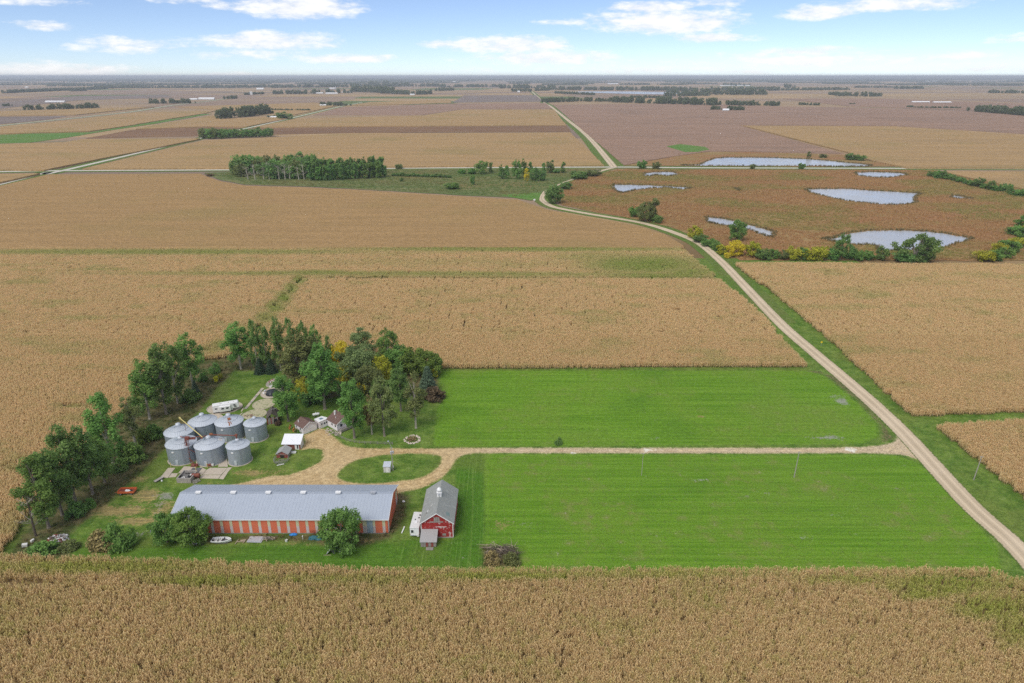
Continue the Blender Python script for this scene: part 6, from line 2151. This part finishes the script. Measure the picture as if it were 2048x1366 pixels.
BRUSH = plain('dead_branches', (0.12, 0.095, 0.075), .95, .3, 3, (.22, .17, .13), .5)
PALEBR = plain('pale_branches', (0.42, 0.34, 0.25), .9, .25, 3)
SCRAPW = plain('white_scrap', (0.68, 0.66, 0.65), .7, .15, 2)
heap('rubble_heap', 'heap of brown and white stones on the farthest round pad', 'rubble', 547, 765, 2.0, 2.3, .9, [STONE, REDWOOD, SCRAPW], 120, .1, (.2, .42))
heap('white_stone_pile', 'low pile of whitish blocks between the rubble heap and tarped mound', 'rubble', 547, 774, 1.6, .9, .6, [SCRAPW, OLDWHITE], 50, .3, (.2, .4))
heap('junk_heap', 'heap of white and rusty scrap on the ground near the bare tree', 'junk', 117, 1078, 2.9, 2.0, .6, [SCRAPW, SCRAPW, GREYWOOD, REDWOOD, SILVER], 130, .55, (.12, .38))
heap('debris_patch', 'flat litter of brown debris left of the shed tree on a mossy pad', 'debris', 500, 832, 2.2, 1.3, .15, [GREYWOOD, RUST], 40, .7, (.1, .35))
BP = heap('brush_pile', 'pile of dead branches at the corner of the lower meadow', 'brush pile', 1003, 1108, 4.6, 2.6, 1.3, [BRUSH, BRUSH, PALEBR], 60, 1.0, (.2, .5))
mb = MB()
mb2 = MB()
for i in range(110):
    a_ = Vector((rng.uniform(-4, 4), rng.uniform(-1.5, 2.4), rng.uniform(.2, 1.3)))
    d_ = Vector((rng.normal(0, 1), rng.normal(0, .6), rng.uniform(-.1, .55))).normalized() * rng.uniform(1, 3.2)
    (mb2 if a_.y > .6 and i % 2 else mb).tube([a_, a_ + d_ * .5 + Vector((0, 0, .1)), a_ + d_], [.08, .05, .02], 4)
mb.build('branch', BRUSH, BP)
mb2.build('branch', PALEBR, BP)
q = P(50, 1093)
o = thing('concrete_block', 'pale square block lying by the corn at the far left', 'block', (q[0], q[1], 0), .5)
MB().box((0, 0, .4), (1.2, .9, .8), ry=.15).build('block', OLDWHITE, o)
MB().box((1.6, 1.4, .35), (.9, .5, .6), rz=.8).build('broken_piece', OLDWHITE, o)

# orange wagon
q = P(236, 991)
OW = thing('orange_wagon', 'orange flatbed wagon with low sides left on the worn grass', 'wagon', (q[0], q[1], 0), .06)
wl_, wd_ = 4.6, 2.3
MB().box((wl_ / 2, wd_ / 2, .62), (wl_, wd_, .14)).build('bed', RUST, OW)
for c_, d_ in (((wl_ / 2, 0, .95), (wl_, .09, .6)), ((wl_ / 2, wd_, .95), (wl_, .09, .6)), ((0, wd_ / 2, .95), (.09, wd_, .6)), ((wl_, wd_ / 2, .95), (.09, wd_, .6))):
    MB().box(c_, d_).build('side_board', WAGON, OW)
for k in range(5):
    MB().box((.4 + k * .9, -.06, .9), (.1, .06, .62)).build('stake', WAGON, OW)
for xx in (.8, wl_ - .8):
    for yy in (.05, wd_ - .05):
        wheel(OW, xx, yy, .34)
MB().tube([(0, wd_ / 2, .5), (-1.3, wd_ / 2, .3)], .06, 6).build('drawbar', WAGON, OW)
q = P(256, 983, .8)
o = thing('white_bundle', 'crumpled white bundle lying in the orange wagon', 'bundle', (q[0], q[1], .7))
MB().blob((0, 0, .3), (.75, .5, .4), .3, 8, 5).build('cloth', WHITE, o)
MB().blob((.8, .2, .25), (.35, .3, .3), .2, 8, 5).build('dark_bag', DARKRUB, o)

# small trailer by the barn trees
q = P(301, 1069)
ST = thing('small_box_trailer', 'small silver teardrop trailer left of the round barn trees', 'trailer', (q[0], q[1], 0), .35)
sp = [(0, .4), (2.3, .4), (2.4, .9), (1.9, 1.35), (.6, 1.3), (.05, .85)]
n = len(sp)
MB().add([(a_, 0, b_) for a_, b_ in sp] + [(a_, 1.5, b_) for a_, b_ in sp], [tuple(range(n)), tuple(range(n, 2 * n))[::-1]] + [(i, n + i, n + (i + 1) % n, (i + 1) % n) for i in range(n)]).build('body', SILVER, ST)
for yy in (-.05, 1.55):
    wheel(ST, 1.2, yy, .32)
MB().tube([(0, .75, .45), (-1.0, .75, .35)], .06, 5).build('drawbar', DARKRUB, ST)
MB().box((.9, -.02, .9), (.6, .05, .3)).build('window', DARK, ST)

# boat
q = P(444, 1085)
BT = thing('motor_boat', 'open white motor boat lying in the weeds before the striped barn', 'boat', (q[0], q[1], 0), .02)
st = [(-2.5, .85), (-1.5, .98), (0, 1.02), (1.2, .85), (2.0, .5), (2.55, .03)]
mb = MB()
k_ = len(st)
rows = []
for (sx_, hw) in st:
    kz = .15 + .25 * max(0, sx_ / 2.6) ** 2
    rows.append([(sx_, -hw, .95 + .08 * max(0, sx_)), (sx_, -hw * .8, .5), (sx_, 0, kz), (sx_, hw * .8, .5), (sx_, hw, .95 + .08 * max(0, sx_))])
mb.add([p for r_ in rows for p in r_], [(i * 5 + j, i * 5 + j + 1, (i + 1) * 5 + j + 1, (i + 1) * 5 + j) for i in range(k_ - 1) for j in range(4)] + [(0, 4, 3, 2, 1)])
mb.build('hull', WHITE, BT)
mb = MB()
mb.tube([(a_, -b_, .97 + .08 * max(0, a_)) for a_, b_ in st] + [(a_, b_, .97 + .08 * max(0, a_)) for a_, b_ in st[::-1]] + [(st[0][0], -st[0][1], .97)], .10, 6)
mb.build('gunwale', WHITE, BT)
MB().prism([(a_, -b_ * .86) for a_, b_ in st] + [(a_, b_ * .86) for a_, b_ in st[::-1]], .52, .56).build('deck', plain('dark_boat_deck', (.16, .15, .14), .8, .25, 2), BT)
for (xx, yy) in ((-1.3, .35), (-1.3, -.35), (-.2, .35), (-.2, -.35)):
    s_ = MB().box((xx, yy, .75), (.5, .48, .35)).build('seat', OLDWHITE, BT)
    MB().box((xx - .22, yy, 1.05), (.1, .48, .4)).build('backrest', OLDWHITE, s_)
MB().box((.6, 0, 1.0), (.08, 1.5, .4), ry=-.4).build('windscreen', DARK, BT)
MB().box((-2.6, 0, .85), (.35, .4, .7)).build('outboard_motor', DARKRUB, BT)
MB().box((0, 0, .12), (3.2, .9, .2)).build('cradle', GREYWOOD, BT)

# things lying along the striped barn
q = P(511, 1080)
o = thing('sheet_metal_stack', 'stack of grey roofing sheets on the grass before the striped barn', 'metal sheets', (q[0], q[1], 0), -.05)
for k in range(4):
    MB().box((.15 * math.sin(k * 2), .12 * k - .2, .12 + .06 * k), (4.0 - .2 * k, 1.9, .035), rz=.06 * math.sin(k * 3), rx=.04).build('sheet', SILVER, o)
q = P(484, 1084)
o = thing('timber_frame', 'broken pale timber frame left of the metal sheets', 'frame', (q[0], q[1], 0), .1)
for (c_, d_, rz_) in (((-1.3, 0, .2), (.14, 2.0, .12), -.2), ((.7, .1, .2), (.14, 1.8, .12), -.25), ((-.2, -.2, .3), (2.1, .14, .12), .0), ((.1, .5, .16), (1.2, .4, .1), .1)):
    MB().box(c_, d_, rz=rz_).build('beam', PALEBR, o)
q = P(541, 1079)
o = thing('lumber_pile', 'criss cross pile of brown lumber right of the metal sheets', 'lumber', (q[0], q[1], 0))
for k in range(16):
    MB().box((rng.uniform(-1.5, 1.5), rng.uniform(-.7, .7), .12 + .05 * k), (rng.uniform(1.2, 2.6), .14, .08), rz=rng.choice([.9, -.9, .2, -.3]) + rng.uniform(-.2, .2)).build('plank', [GREYWOOD, BRUSH, PALEBR][k % 3], o)
for (u_, v_, lb_, mt, rx_, ry_, hz) in ((588, 1070, 'bright blue tarp crumpled against the striped barn', BLUETARP, 1.15, .5, .45), (632, 1077, 'teal tarp draped over a low heap beside the big round tree', TEALTARP, 1.9, .9, .7)):
    q = P(u_, v_)
    o = thing('tarp', lb_, 'tarp', (q[0], q[1], 0))
    MB().blob((0, 0, .1), (rx_, ry_, hz), .22, 11, 8).build('sheet', mt, o)
    MB().blob((-rx_ * .6, -ry_ * .4, .08), (rx_ * .45, ry_ * .6, hz * .5), .25, 9, 6).build('fold', mt, o)
q = P(629, 1070)
o = thing('red_gate', 'red tubular gate leaning on the striped barn', 'gate', (q[0], q[1], 0))
for z in (.2, .55, .9, 1.3):
    MB().tube([(-.95, .1, z), (.95, .1, z)], .045, 5).build('rail', RUST, o)
for xx in (-.95, 0, .95):
    MB().tube([(xx, .1, .1), (xx, .1, 1.38)], .05, 5).build('upright', RUST, o)
q = P(573, 1083)
o = thing('white_bucket', 'white bucket standing in the weeds below the blue tarp', 'bucket', (q[0], q[1], 0))
MB().lathe([(.28, 0), (.36, .55), (.31, .55), (.25, .05)], 12).build('shell', WHITE, o)
MB().tube([(-.33, 0, .5), (0, 0, .8), (.33, 0, .5)], .02, 4).build('handle', SILVER, o)
q = P(606, 1079)
o = thing('white_can_post', 'short whitish post with a can on top in the weeds before the barn', 'post', (q[0], q[1], 0))
MB().tube([(0, 0, 0), (0, 0, .9)], .08, 6).build('stake', OLDWHITE, o)
MB().lathe([(.16, .9), (.17, 1.15), (.05, 1.25)], 8, (0, 0), True).build('can', WHITE, o)
q = P(392, 1090)
heap('scrap_row', 'dark scrap lying under the bright round barn tree', 'scrap', 393, 1090, 1.9, .5, .35, [DARKRUB, SILVER, BRUSH], 26, .7, (.12, .3))
q = P(662, 1105)
o = thing('metal_shelter', 'small grey sheet metal shelter in the grass below the big round tree', 'shelter', (q[0], q[1], 0), .1)
MB().slab([(-1.1, -.9, .15), (.15, -.9, 1.5), (.4, .9, 1.6), (-.8, .9, .2)], .05).build('left_sheet', SILVER, o)
MB().slab([(.2, -.9, 1.5), (.95, -.9, .1), (1.15, .9, .15), (.45, .9, 1.6)], .05).build('right_sheet', SILVER, o)
MB().tube([(-1.7, -1.0, .08), (.2, -1.15, .1)], .06, 5).build('pole', PALEBR, o)
q = P(682, 1104)
o = thing('wooden_box', 'small pale wooden box on legs beside the metal shelter', 'box', (q[0], q[1], 0))
MB().box((0, 0, .55), (.9, .7, .6)).build('crate', OLDWHITE, o)
for (xx, yy) in ((-.4, -.3), (.4, -.3), (-.4, .3), (.4, .3)):
    MB().box((xx, yy, .13), (.08, .08, .26)).build('leg', GREYWOOD, o)
MB().box((1.0, 0, .6), (.14, .14, 1.2)).build('post', PALEBR, o)
q = P(804, 1066)
o = thing('white_beam', 'white beam lying in the brown weeds between the two barns', 'beam', (q[0], q[1], 0), -.12)
MB().box((0, 1.1, .15), (.28, 2.6, .22)).build('timber', WHITE, o)
MB().box((0, 2.4, .32), (.3, .2, .12)).build('end_block', WHITE, o)
q = P(807, 1004)
o = thing('white_stone', 'white stone in the brown weeds at the barn end', 'stone', (q[0], q[1], 0))
MB().blob((0, 0, .2), (.4, .35, .3), .25, 8, 5).build('stone', WHITE, o)
q = P(646, 801)
o = thing('white_lawn_frame', 'bluish white frame with cloth leaning by the pale trunk on the lawn', 'frame', (q[0], q[1], 0), .3)
for xx in (-.7, .7):
    MB().tube([(xx, -.5, 0), (xx, 0, 1.7), (xx, .5, 0)], .05, 5).build('a_frame', WHITE, o)
MB().slab([(-.7, -.3, 1.0), (.7, -.3, .9), (.7, .1, 1.6), (-.7, .1, 1.7)], .04).build('cloth', plain('pale_blue_cloth', (.62, .68, .78), .8), o)

# well house, pole with transformer, ring of stones, rail fence
a5, b5 = P(767.5, 945), P(780.5, 945)
WH = thing('well_house', 'tiny white hut with a white door on the oval lawn', 'hut', (a5[0], a5[1], 0))
hw_ = b5[0] - a5[0]
MB().add([(0, 0, 0), (hw_, 0, 0), (hw_, 0, 2.15), (0, 0, 2.15), (0, 2.1, 0), (hw_, 2.1, 0), (hw_, 2.1, 2.55), (0, 2.1, 2.55)], [(0, 1, 2, 3), (5, 4, 7, 6), (1, 5, 6, 2), (4, 0, 3, 7), (3, 2, 6, 7)]).build('wall', OLDWHITE, WH)
MB().slab([(-.15, -.2, 2.14), (hw_ + .15, -.2, 2.14), (hw_ + .15, 2.3, 2.64), (-.15, 2.3, 2.64)], .09).build('roof', GALVROOF, WH)
d_ = MB().box((hw_ * .62, -.03, .95), (.8, .06, 1.85)).build('door', WHITE, WH)
MB().box((hw_ * .62 + .3, -.08, .95), (.06, .06, .12)).build('handle', DARKRUB, d_)
for k in range(4):
    MB().box((.1 + .18 * k, -.02, 1.05), (.15, .035, 2.0)).build('siding_board', OLDWHITE, WH)


def pole(u, vb, vt, label, group='utility poles', lamp=False, r=.15, lean=0.0, mat=None):
    q = P(u, vb)
    h_ = hgt(u, vt, q[1])
    o = thing('utility_pole', label, 'utility pole', (q[0], q[1], 0), 0, group)
    MB().tube([(0, 0, -.3), (lean * .5, 0, h_ * .5), (lean, 0, h_)], [r, r * .85, r * .65], 8).build('post', mat or POLEWOOD, o)
    MB().box((lean, -.05, h_ - .35), (.9, .1, .1)).build('bracket', mat or POLEWOOD, o)
    for xx in (-.4, .4):
        MB().lathe([(.05, h_ - .3), (.08, h_ - .18), (.03, h_ - .1)], 6, (lean + xx, -.05), True).build('insulator', SILVER, o)
    return o, h_


o, h_ = pole(786, 941, 894, 'utility pole with silver transformer beside the tiny white hut', None)
MB().lathe([(.05, h_ - 2.3), (.3, h_ - 2.25), (.3, h_ - 1.35), (.2, h_ - 1.2), (.05, h_ - 1.15)], 12, (-.1, -.42), True).build('transformer', SILVER, o)
MB().lathe([(.05, h_ - 2.2), (.26, h_ - 2.15), (.26, h_ - 1.35), (.05, h_ - 1.2)], 12, (.45, -.1), True).build('transformer', SILVER, o)
MB().box((.2, -.2, 1.5), (.35, .2, .6)).build('meter_box', SILVER, o)
MB().tube([(0, 0, h_), (-.5, 0, h_ + 1.5), (-.75, -.1, h_ + 2.2)], .05, 5).build('lamp_arm', SILVER, o)
MB().lathe([(.05, h_ + 2.1), (.28, h_ + 2.15), (.2, h_ + 2.35), (.05, h_ + 2.4)], 10, (-.75, -.3), True).build('lamp_head', SILVER, o)
pole(1283, 951, 905, 'thin faint pole in the lower meadow below the pale gravel patches', 'utility poles', r=.09)
pole(1588, 955, 903, 'tall grey pole at the top edge of the lower meadow', 'utility poles', lean=.25)
pole(1947, 960, 912, 'tall grey pole on the verge right of the gravel road', 'utility poles', lean=.5)

q = P(825, 879.5)
o = thing('stone_ring', 'ring of pale stones round a weedy flower bed by the drive', 'flower bed', (q[0], q[1], 0))
mb = MB()
for i in range(90):
    w_ = rng.uniform(0, 6.28)
    rr_ = rng.uniform(2.05, 2.85)
    s_ = rng.uniform(.16, .34)
    mb.blob((rr_ * math.cos(w_), rr_ * 1.08 * math.sin(w_), s_ * .4), (s_, s_ * .85, s_ * .6), .25, 6, 4)
st_ = mb.build('stone', plain('pale_ring_stone', (.62, .54, .45), .9, .4, 2, (.42, .33, .28), .6), o)
st_['kind'] = 'stuff'
V, lv, C = crown_arrays(77, .5, .05, 1.9, lambda t_: 1, 20, 500, .3, cl=(.2, .3), hollow=.1)
link('weeds', mesh_np('bed_weeds', V, np.arange(len(V)).reshape(-1, 4), {'lv': lv}), LEAF['brown'], o)

fpx = [(668, 868), (676, 873), (684, 877.5), (692, 881), (700, 883.5), (709, 885.5), (719, 887), (730, 887.6), (741, 888), (755, 888.5), (770, 889), (785, 889)]
org = P(709, 885.5)
FN = thing('rail_fence', 'low curved rail fence along the edge of the front lawn', 'fence', (org[0], org[1], 0))
fp = [P(*p) - org for p in fpx]
for p in fp:
    MB().box((p[0], p[1], .5), (.14, .14, 1.05)).build('post', GREYWOOD, FN)
for z in (.45, .9):
    for i in range(len(fp) - 1):
        MB().tube([(*fp[i], z), (*fp[i + 1], z)], .055, 4).build('rail', GREYWOOD, FN)

# road signs
q = P(1642, 692)
o = thing('warning_sign', 'small yellow warning sign on the verge right of the gravel road', 'road sign', (q[0], q[1], 0))
MB().tube([(0, 0, -.1), (0, 0, 1.9)], .05, 6).build('post', SILVER, o)
MB().box((0, -.06, 1.9), (.8, .04, .8), ry=math.pi / 4).build('plate', YSIGN, o)
q = P(1068.5, 405)
o = thing('road_sign', 'small white sign outside the bend of the gravel road', 'road sign', (q[0], q[1], 0))
MB().tube([(0, 0, -.1), (0, 0, 2.6)], .08, 6).build('post', OLDWHITE, o)
MB().box((.1, -.08, 2.7), (1.9, .06, 1.4)).build('plate', WHITE, o)
q = P(1397, 561)
o = thing('marker_post', 'tiny white marker post at the corn corner by the road', 'post', (q[0], q[1], 0))
MB().tube([(0, 0, 0), (0, 0, 1.6)], .1, 6).build('stake', WHITE, o)
MB().box((0, 0, 1.6), (.3, .1, .3)).build('plate', WHITE, o)


# ------------------------------------------------------------------ weeds, sedge, reeds
def tuft(seed, n=12, h=.9, w=.10, sp=.45):
    r = np.random.RandomState(seed)
    V, A = [], []
    for i in range(n):
        a_ = r.uniform(0, 6.28)
        p = np.array([r.normal(0, sp * .5), r.normal(0, sp * .5), 0])
        d = np.array([math.cos(a_), math.sin(a_), 0])
        nn = np.array([-d[1], d[0], 0]) * w * .5
        hh_ = h * r.uniform(.5, 1.1)
        q1 = p + d * hh_ * .22 + np.array([0, 0, hh_])
        V += [p - nn, p + nn, q1 + nn * .5, q1 - nn * .5]
        A += [r.rand()] * 4
    return mesh_np('tuft', V, np.arange(len(V)).reshape(-1, 4), {'lv': A})


M_SEDGE = leaf_mat('sedge_blades', (0.40, 0.225, 0.100), (0.68, 0.45, 0.215), .45, ((0.27, 0.245, 0.075), (0.52, 0.45, 0.16)))
M_REED = leaf_mat('reed_blades', (0.12, 0.095, 0.045), (0.36, 0.28, 0.14), .3, ((0.08, 0.10, 0.03), (0.20, 0.20, 0.06)))
M_WEED = leaf_mat('weed_blades', (0.08, 0.105, 0.028), (0.22, 0.215, 0.075), .3, ((0.16, 0.12, 0.055), (0.40, 0.31, 0.17)))
sedge = proto_coll('sedge', [tuft(300 + i, 16, 1.1, .30, 1.6) for i in range(4)], M_SEDGE)
reed = proto_coll('reed', [tuft(310 + i, 16, 1.9, .24, .9) for i in range(4)], M_REED)
weed = proto_coll('weed', [tuft(320 + i, 14, .75, .13, .6) for i in range(4)], M_WEED)

wp = toP(WETPOLY)
lo, hi = wp.min(0), wp.max(0)
X = rng.uniform(lo[0], min(hi[0], 620), 42000)
Y = rng.uniform(lo[1], hi[1], 42000)
m_ = sdf(X, Y, wp) > 1
for s_ in rim[1:]:
    m_ &= sdf(X, Y, s_) < -.6
X, Y = X[m_], Y[m_]
g_ = np.clip((fbm(X / 70, Y / 40, 21) - .54) * 5 + rng.normal(0, .12, len(X)) + .25, 0, 1)
scatter('marsh_sedge', np.column_stack([X, Y, np.full(len(X), .15)]), rng.uniform(0, 6.28, len(X)), rng.uniform(.6, 1.25, len(X)), rng.integers(0, 4, len(X)), g_, sedge)
pts = []
for i, s_ in enumerate(rim):
    k = max(1, int(np.linalg.norm(np.diff(s_, axis=0), axis=1).sum() / 1.1))
    cen = s_.mean(0)
    for j in range(k):
        a_ = s_[int(j / k * len(s_)) % len(s_)] * 1.0
        b_ = s_[(int(j / k * len(s_)) + 1) % len(s_)]
        p = a_ + (b_ - a_) * rng.random()
        out_ = (p - cen) / (np.linalg.norm(p - cen) + 1e-6)
        pts.append((*(p + out_ * rng.uniform(-.2, 3.0)), .15))
pts = np.array(pts)
scatter('reeds', pts, rng.uniform(0, 6.28, len(pts)), rng.uniform(.6, 1.15, len(pts)), rng.integers(0, 4, len(pts)), rng.uniform(0, .6, len(pts)), reed)
pts, g_ = [], []
for i, r_ in enumerate(ROUGH):
    lo, hi = r_.min(0), r_.max(0)
    n = int((hi - lo).prod() * .5)
    X, Y = rng.uniform(lo[0], hi[0], n), rng.uniform(lo[1], hi[1], n)
    m_ = (sdf(X, Y, r_) > .2) & (np.max([sdf(X, Y, f) for f in FIELDS], axis=0) < 0) & (vnoise(X / 4, Y / 4, 6) > .35)
    m_ &= ~((X > x0 - .5) & (X < x1 + .6) & (Y > y0 - .3) & (Y < y1 + .3))
    X, Y = X[m_], Y[m_]
    pts += [(a_, b_, 0) for a_, b_ in zip(X, Y)]
    g_ += list(np.clip((.75 if i == 2 else .35) + rng.normal(0, .3, len(X)), 0, 1))
pts = np.array(pts)
scatter('weeds', pts, rng.uniform(0, 6.28, len(pts)), rng.uniform(.45, 1.1, len(pts)), rng.integers(0, 4, len(pts)), g_, weed)
# scrubland plants
M_SCRUBP = leaf_mat('scrub_blades', (0.30, 0.19, 0.085), (0.52, 0.36, 0.17), .4, ((0.13, 0.20, 0.055), (0.32, 0.40, 0.13)))
scrubp = proto_coll('scrubp', [tuft(330 + i, 16, 1.1, .30, 1.6) for i in range(4)], M_SCRUBP)
sp_ = toP([(420, 349), (520, 343), (780, 340), (1180, 339), (1150, 354), (1090, 380), (1040, 394), (900, 388), (700, 376), (500, 368)])
lo, hi = sp_.min(0), sp_.max(0)
X, Y = rng.uniform(lo[0], hi[0], 9000), rng.uniform(lo[1], hi[1], 9000)
m_ = sdf(X, Y, sp_) > 0
X, Y = X[m_], Y[m_]
scatter('scrub_plants', np.column_stack([X, Y, np.full(len(X), .15)]), rng.uniform(0, 6.28, len(X)), rng.uniform(.5, 1.2, len(X)), rng.integers(0, 4, len(X)), np.clip((fbm(X / 50, Y / 40, 31) - .3) * 2.2 + .35, 0, 1), scrubp)

# ------------------------------------------------------------------ woods too far away to count
farwood = proto_coll('farwood', [PR['far%d' % i]['crown'].copy() for i in range(3)], LEAF['mid'])
M_FARWOOD = leaf_mat('leaf_far_wood', (0.10, 0.135, 0.060), (0.22, 0.26, 0.115), .3)
for o in farwood.objects:
    o.data.materials.clear()
    o.data.materials.append(M_FARWOOD)


def wood(u0, u1, v0, v1, hpx, dens=1.0, depth=1.6, zs=None, name='distant_wood'):
    a_, b_ = P(u0, v0), P(u1, v1)
    L = np.linalg.norm(b_ - a_)
    f = (a_[1] + b_[1]) / 2 * CC + H * SS
    hm = hpx * f / FPX / .97
    w_ = hm * 1.15
    n = int(max(4, L / w_ * depth * 4.2 * dens))
    k = rng.random(n)
    pts = a_ + (b_ - a_) * k[:, None]
    pts[:, 1] += rng.uniform(0, depth * 1.7 * hm, n)
    sc = hm / 13.5 * rng.uniform(.3, 1.08, n)
    return np.column_stack([pts, np.zeros(n)]), sc


WOODS = [(37, 191, 221, 216.5, 11), (290, 385, 207.5, 207, 10), (446, 468, 198.5, 198, 7), (434, 490, 239, 234, 20), (480, 530, 235, 228, 19), (495, 545, 230, 227, 6), (532, 560, 236, 236, 5), (636, 682, 212, 212, 8), (685, 692, 212, 212, 5), (698, 703, 212, 212, 5),
         (530, 620, 221, 222, 4), (0, 12, 213, 213, 7), (488, 525, 190, 188.5, 5), (545, 625, 188.5, 188, 8), (620, 700, 187, 186.5, 9), (705, 800, 184, 187, 13), (760, 815, 187, 189, 8), (817, 860, 190, 189, 9), (863, 906, 182, 181.5, 6.5),
         (0, 210, 187, 178, 6), (60, 130, 184, 181, 6), (140, 166, 183, 182, 6), (180, 500, 177, 176, 6), (400, 560, 175.5, 175, 6), (540, 720, 176, 174.5, 7), (700, 890, 173.5, 173, 6), (735, 775, 171, 171, 9), (780, 820, 172, 172, 7),
         (880, 1010, 175, 174, 6), (1000, 1110, 177, 177, 8), (1022, 1064, 183.5, 183.5, 7), (1020, 1060, 168, 168, 5), (1070, 1100, 182, 181, 6), (1085, 1185, 205.5, 202.5, 9), (1170, 1260, 203.5, 203.5, 8), (1225, 1330, 205, 208, 12), (1310, 1440, 208, 211.5, 14), (1420, 1565, 210.5, 212.5, 10),
         (1110, 1190, 187, 190.5, 5), (1260, 1345, 195, 197, 5), (1330, 1420, 193, 192, 8), (1420, 1443, 220, 220, 8), (1456, 1492, 221, 221, 9), (1080, 1250, 180, 181, 7), (1240, 1400, 181, 181.5, 8), (1390, 1540, 190, 190, 13), (1330, 1400, 186, 187, 9),
         (1420, 1560, 180, 179, 6), (1540, 1700, 181.5, 180, 6), (1575, 1590, 176, 176, 9), (1660, 1700, 190, 191, 6), (1680, 1765, 192.5, 193.5, 9), (1710, 1785, 175.5, 175.5, 4), (1795, 1850, 178, 178, 6), (1985, 2060, 186.5, 187, 7), (1820, 1835, 215.5, 216, 7), (1840, 1925, 216.5, 217.5, 4), (1600, 1640, 210, 211, 5),
         (1958, 2100, 224, 236, 15), (1990, 2100, 219, 224, 9), (1700, 1712, 209, 209, 3), (300, 420, 171, 170, 4), (90, 300, 173, 172, 4), (1240, 1300, 170, 170, 4), (1330, 1345, 165, 165, 3), (600, 700, 169, 169, 4), (1450, 1500, 172, 172, 6), (1900, 2048, 171, 172, 5)]
for w_ in WOODS:
    pts, sc = wood(*w_)
    scatter('distant_wood', pts, rng.uniform(0, 6.28, len(pts)), sc, rng.integers(0, 3, len(pts)), np.zeros(len(pts)), farwood)
allp, alls = [], []
for v in (170, 168, 166, 164.5, 163, 162, 161, 160, 159.2, 158.4, 157.6):
    y_ = P(1024, v)[1]
    f = y_ * CC + H * SS
    u = -80
    while u < 2130:
        run = rng.uniform(25, 140)
        if rng.random() < (.30 if v > 165 else .55 if v > 161 else .8):
            n = int(run * (2.2 if v > 162 else 3.0))
            uu = u + rng.random(n) * run
            x_ = (uu - 1024) * f / FPX
            yy = y_ * (1 + rng.normal(0, .012, n)) + rng.uniform(-.02, .02) * y_
            allp.append(np.column_stack([x_, yy, np.zeros(n)]))
            alls.append(rng.uniform(.9, 1.9, n) * (1.0 if v > 163 else 1.5))
        u += run
allp, alls = np.concatenate(allp), np.concatenate(alls)
scatter('horizon_woods', allp, rng.uniform(0, 6.28, len(allp)), alls, rng.integers(0, 3, len(allp)), np.zeros(len(allp)), farwood)

# ------------------------------------------------------------------ far farm buildings
FARROOF = plain('far_white_roof', (.82, .82, .82), .5, .04, .2)
FARGREY = plain('far_grey_wall', (.55, .55, .54), .7, .06, .2)


def far_building(u0, u1, v, hpx, label, name='livestock_shed', cat='building', roof=None, silo=0, win=True):
    a_, b_ = P(u0, v), P(u1, v)
    f = a_[1] * CC + H * SS
    h_ = hpx * f / FPX / .97
    L = b_[0] - a_[0]
    dpt = max(6, min(L * .5, 16))
    o = thing(name, label, cat, (a_[0], a_[1], 0), 0, None)
    MB().add([(0, 0, 0), (L, 0, 0), (L, 0, h_ * .55), (0, 0, h_ * .55), (0, dpt, 0), (L, dpt, 0), (L, dpt, h_ * .55), (0, dpt, h_ * .55), (0, dpt / 2, h_), (L, dpt / 2, h_)], [(0, 1, 2, 3), (5, 4, 7, 6), (1, 5, 6, 9, 2), (4, 0, 3, 8, 7)]).build('wall', FARGREY if roof is None else WHITE, o)
    MB().slab([(-.5, -.6, h_ * .5), (L + .5, -.6, h_ * .5), (L + .5, dpt / 2, h_ + .15), (-.5, dpt / 2, h_ + .15)], .2).slab([(-.5, dpt / 2, h_ + .15), (L + .5, dpt / 2, h_ + .15), (L + .5, dpt + .6, h_ * .5), (-.5, dpt + .6, h_ * .5)], .2).build('roof', roof or FARROOF, o)
    for k in range(silo):
        MB().lathe([(2.6, 0), (2.6, h_ * 1.7), (1.5, h_ * 1.95), (.1, h_ * 2.05)], 12, (L + 5 + 6 * k, 4), True).build('silo', WHITE, o)
    return o


for a_ in [(90, 128, 205, 3.2, 'long white livestock shed alone in the fields at far left'), (378, 394, 200, 3, 'short white shed at the left of the farm beside the far left road'), (397, 428, 199.5, 4, 'longer white shed at the farm beside the far left road'),
           (624, 646, 187.5, 2.4, 'left one of three long pale sheds before the far wood'), (651, 675, 188, 2.6, 'middle one of three long pale sheds before the far wood'), (684, 704, 185.5, 2.4, 'right pale shed set back before the far wood'),
           (513, 527, 179.5, 3.4, 'white farm building high up left of centre near the horizon'), (535, 552, 236, 3.2, 'white farm buildings by the diagonal road next to the dark rounded tree'), (640, 652, 212, 3.0, 'white house at the left of the small far grove'),
           (820, 829, 190.5, 2.6, 'small white house at the foot of the far centre grove'), (1035, 1040, 184.5, 2.5, 'tiny white shed at the end of the straight road'), (1446, 1458, 222, 4.2, 'white house between two clumps of trees at upper right'),
           (1825, 1860, 205.5, 2.8, 'left one of two long cream sheds at upper right'), (1868, 1903, 206, 2.8, 'right one of two long cream sheds at upper right'), (1215, 1236, 168.5, 2, 'white buildings far away near the horizon right of centre'),
           (50, 56, 175.5, 2.2, 'tiny white building near the horizon at far left'), (1345, 1352, 160.5, 1.5, 'tiny white speck of a building on the horizon right of centre'), (1850, 1880, 163.5, 1.5, 'long pale buildings near the horizon at far right'), (905, 912, 164, 1.5, 'tiny white building near the horizon in the centre'), (1440, 1500, 172, 1.6, 'row of pale houses near the horizon right of the lake')]:
    far_building(*a_)
o = far_building(495, 499, 189.5, 3, 'farmyard with white silos standing at the far left centre', 'silo_farm', 'farm', None, 3)
o = far_building(659, 670, 178, 2.4, 'far white barn with a tall silo left of centre', 'silo_barn', 'barn', None, 1)
